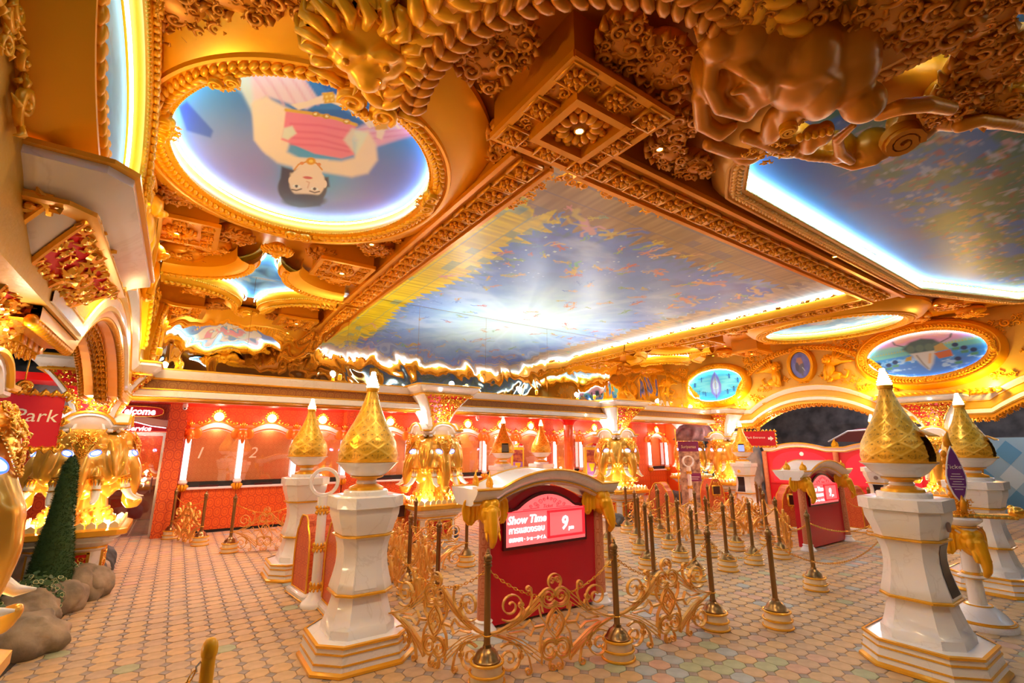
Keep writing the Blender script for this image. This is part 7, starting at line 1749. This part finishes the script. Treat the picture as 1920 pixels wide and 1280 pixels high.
# gold soffit with rosettes under the left arch, carved drop under the right arches
def soffit(x0, x1, ys, label, name):
    P = archpath(0, ys); P = [p for p in P]; mb = MB(); n = len(P); mb.add([(x0, p[1], p[2]-.435) for p in P]+[(x1, p[1], p[2]-.435) for p in P]+[(x0, p[1], p[2]-.50) for p in P]+[(x1, p[1], p[2]-.50) for p in P], [(i,i+1,2*n+i+1,2*n+i) for i in range(n-1)]+[(n+i,n+i+1,3*n+i+1,3*n+i) for i in range(n-1)]+[(2*n+i,2*n+i+1,3*n+i+1,3*n+i) for i in range(n-1)])
    r = tag(mb.build(name, GOLDR, None, False, False), label, kind='structure'); Q = resample(np.array(P), .13, False)
    for i in range(4, len(Q)-4):
        t = Q[i+1]-Q[i-1]; t /= np.linalg.norm(t); dn = np.cross(t, XA); dn = dn if dn[2] < 0 else -dn
        M = Matrix(((1,t[0],-dn[0],(x0+x1)/2),(0,t[1],-dn[1],Q[i][1]),(0,t[2],-dn[2],Q[i][2]-.50),(0,0,0,1))); o = link('soffit_rosette', ROSS, r); o.matrix_local = M
    bd = MB()
    for xx in (x0+.03, x1-.03):
        for q in resample(np.array(P), .06, False): bd.ell((xx, q[1], q[2]-.51), (.03,.03,.035), 6, 5)
    bd.build('bead_rim', GOLDR, r)
ROSS = rosette_mesh('soffit_rosette', .055, GOLDR, 6)
soffit(XW0-.45, XW0-.02, [YW-.1, 3.2], 'gold arch soffit with rows of rosettes in the left passage', 'trim_7'); soffit(XW1+.02, XW1+.45, [YW-.1, 3.45, -1.8], 'carved gold soffit under the right arches', 'trim_8')

# ------------------------------------------------------------------ cave rock beyond the side passages
def cave(name, label, P0, U, w, h, seed, N, amp=.7):
    nu, nv = 60, 34; P0, U, N = [np.array(q, float) for q in (P0, U, N)]; V = []
    gu, gv = np.meshgrid(np.linspace(0, 1, nu), np.linspace(0, 1, nv)); d = amp*(fbm(gu*5+seed, gv*4, seed, 5)-.4)*2+amp*.5*np.abs(vnoise(gu*9, gv*7+seed, seed+3)-.5)
    P = P0+gu[..., None]*U*w+gv[..., None]*ZA*h+d[..., None]*N; mb = MB(); mb.add(P.reshape(-1, 3).tolist(), grid_faces(nu, nv)); return tag(mb.build(name, CAVE, None, True, False), label, kind='structure')
cave('wall_cave', 'dark rough cave rock beyond the right arches', (20.5, 13.5, -.2), (0,-1,0), 22, 4.6, 2, (-1,0,0)); cave('wall_cave', 'dark rough cave rock of the left passage', (-3.4, 4.0, -.2), (0,1,0), 8.2, 3.6, 7, (1,0,0), .5)
tag(MB().box(14.5, -9, 3.9, 21, 13.6, 4.1).build('ceiling_passage', mat('dark_void', (.015,.012,.012), .9), None, False), 'dark ceiling of the right passage', kind='structure'); tag(MB().box(-4.6, 3.2, 3.1, -1.1, 12.5, 3.3).build('ceiling_passage', MATS['dark_void'], None, False), 'dark ceiling of the left passage', kind='structure')
tag(MB().box(-4.6, -6.5, 0, -4.5, 12.5, 3.3).build('wall_passage', MATS['dark_void'], None, False), kind='structure')
o = link('boulder', rock_mesh(40, .7, .5, 1.5, LIGHTR), None, (-2.55, 9.6, .75)); tag(o, 'tall pale rock column behind the left topiary', 'rock'); o = link('boulder', rock_mesh(41, .6, .6, 1.6, mat('grey_pillar', (.36,.33,.32), .9, bump=.6, bscale=6, var=.4, vscale=3)), None, (15.5, 8.9, .8)); tag(o, 'tall grey rock pillar left of the long red booth', 'rock')
o = link('boulder', rock_mesh(42, .8, .5, .5, ROCKG), None, (-2.0, 9.9, 2.5)); tag(o, 'grey overhanging rock above the left passage', 'rock'); o = link('boulder', rock_mesh(43, 1.2, .5, .45, mat('reddish_rock', (.36,.2,.2), .8, bump=.6, bscale=7, var=.5, vscale=4)), None, (14.6, 9.75, 2.2)); tag(o, 'rough reddish rock ledge above the purple banner', 'rock')

light('passage_fill', 'POINT', (17.6, 6.4, 3.3), 60, (.85,.82,1.), .3); light('passage_fill', 'POINT', (17.6, 1.5, 3.3), 60, (.9,.9,1.), .3); light('passage_fill', 'POINT', (-2.4, 7.6, 2.7), 14, (1.,.85,.7), .2)  # right passage: unseen fill lights added to brighten the black cave rock
# ------------------------------------------------------------------ uplights standing on the cornices
for i, (x, y, z, e, c) in enumerate(((-.55,2.78,2.97,42,(1.,.66,.12)), (-.42,4.3,3.0,38,(1.,.68,.15)), (13.85,4.4,3.0,30,(1.,.68,.15)), (13.85,2.4,3.0,30,(1.,.68,.15)), (-.35,7.7,3.05,10,(1.,.8,.4)), (13.85,7.9,3.0,14,(1.,.8,.4)), (2.2,8.5,3.02,12,(1,.75,.3)), (11.4,8.5,3.02,14,(1,.75,.3)), (4.7,8.42,3.02,30,(.92,.96,1.)), (6.5,8.42,3.02,26,(.92,.96,1.)), (8.3,8.42,3.02,30,(.92,.96,1.)))):  # last three: cool lamps added to brighten the central mural
    r = thing('cornice_uplight', ['glaring uplight on the cornice below the left oval mural', 'uplight on the left cornice right of the oval mural', 'uplight on the right cornice left of the large oval', 'uplight on the right cornice right of the large oval', 'uplight at the left end of the mirror cornice', 'uplight at the right cornice by the corner', 'uplight on the cornice before the left part of the mirror', 'uplight on the cornice before the right part of the mirror', 'cool white uplight added on the mirror cornice right of the middle column', 'cool white uplight added at the middle of the mirror cornice', 'cool white uplight added on the mirror cornice left of the right hand column'][i], 'lamp', (x, y, z-.12), 0, 'uplights on the cornices')
    MB().lathe([(.03,.0),(.035,.03),(.035,.07),(.03,.10)], 14).build('lamp_can', GOLD, r); MB().lathe([(.0,.101),(.028,.101)], 14, caps=False).build('lamp_lens', LAMP, r)
    light('lamp_light', 'POINT', (0,0,.18), e, c, .06, r)
# ------------------------------------------------------------------ tidy: roots at the base of their things, joined fine carving marked
bpy.context.view_layer.update()
for o in [o for o in S.objects if o.type == 'EMPTY' and o.parent is None]:
    if o.location.length > 1e-6 or o.rotation_euler.to_matrix() != Matrix.Identity(3): continue
    lo, hi = np.full(3, 1e9), np.full(3, -1e9)
    for c in o.children:
        if c.type != 'MESH': continue
        for b in c.bound_box:
            p = np.array(c.matrix_world@Vector(b)); lo = np.minimum(lo, p); hi = np.maximum(hi, p)
    if lo[0] > 1e8: continue
    base = Vector(((lo[0]+hi[0])/2, (lo[1]+hi[1])/2, lo[2]))
    for c in o.children: c.location = c.location-base
    o.location = base
FINE = ('carving', 'carved_border', 'carved_edge', 'leaf_moulding', 'bead_rim', 'dentil_row', 'relief_scrolls', 'centre_flower', 'mane_curls', 'wire_ties', 'gold_sprays', 'carved_boss', 'carved_panel', 'crest_leaves', 'scroll_ornament', 'volutes')
for o in S.objects:
    if o.parent is not None and o.name.split('.')[0] in FINE and 'kind' not in o: o['kind'] = 'stuff'
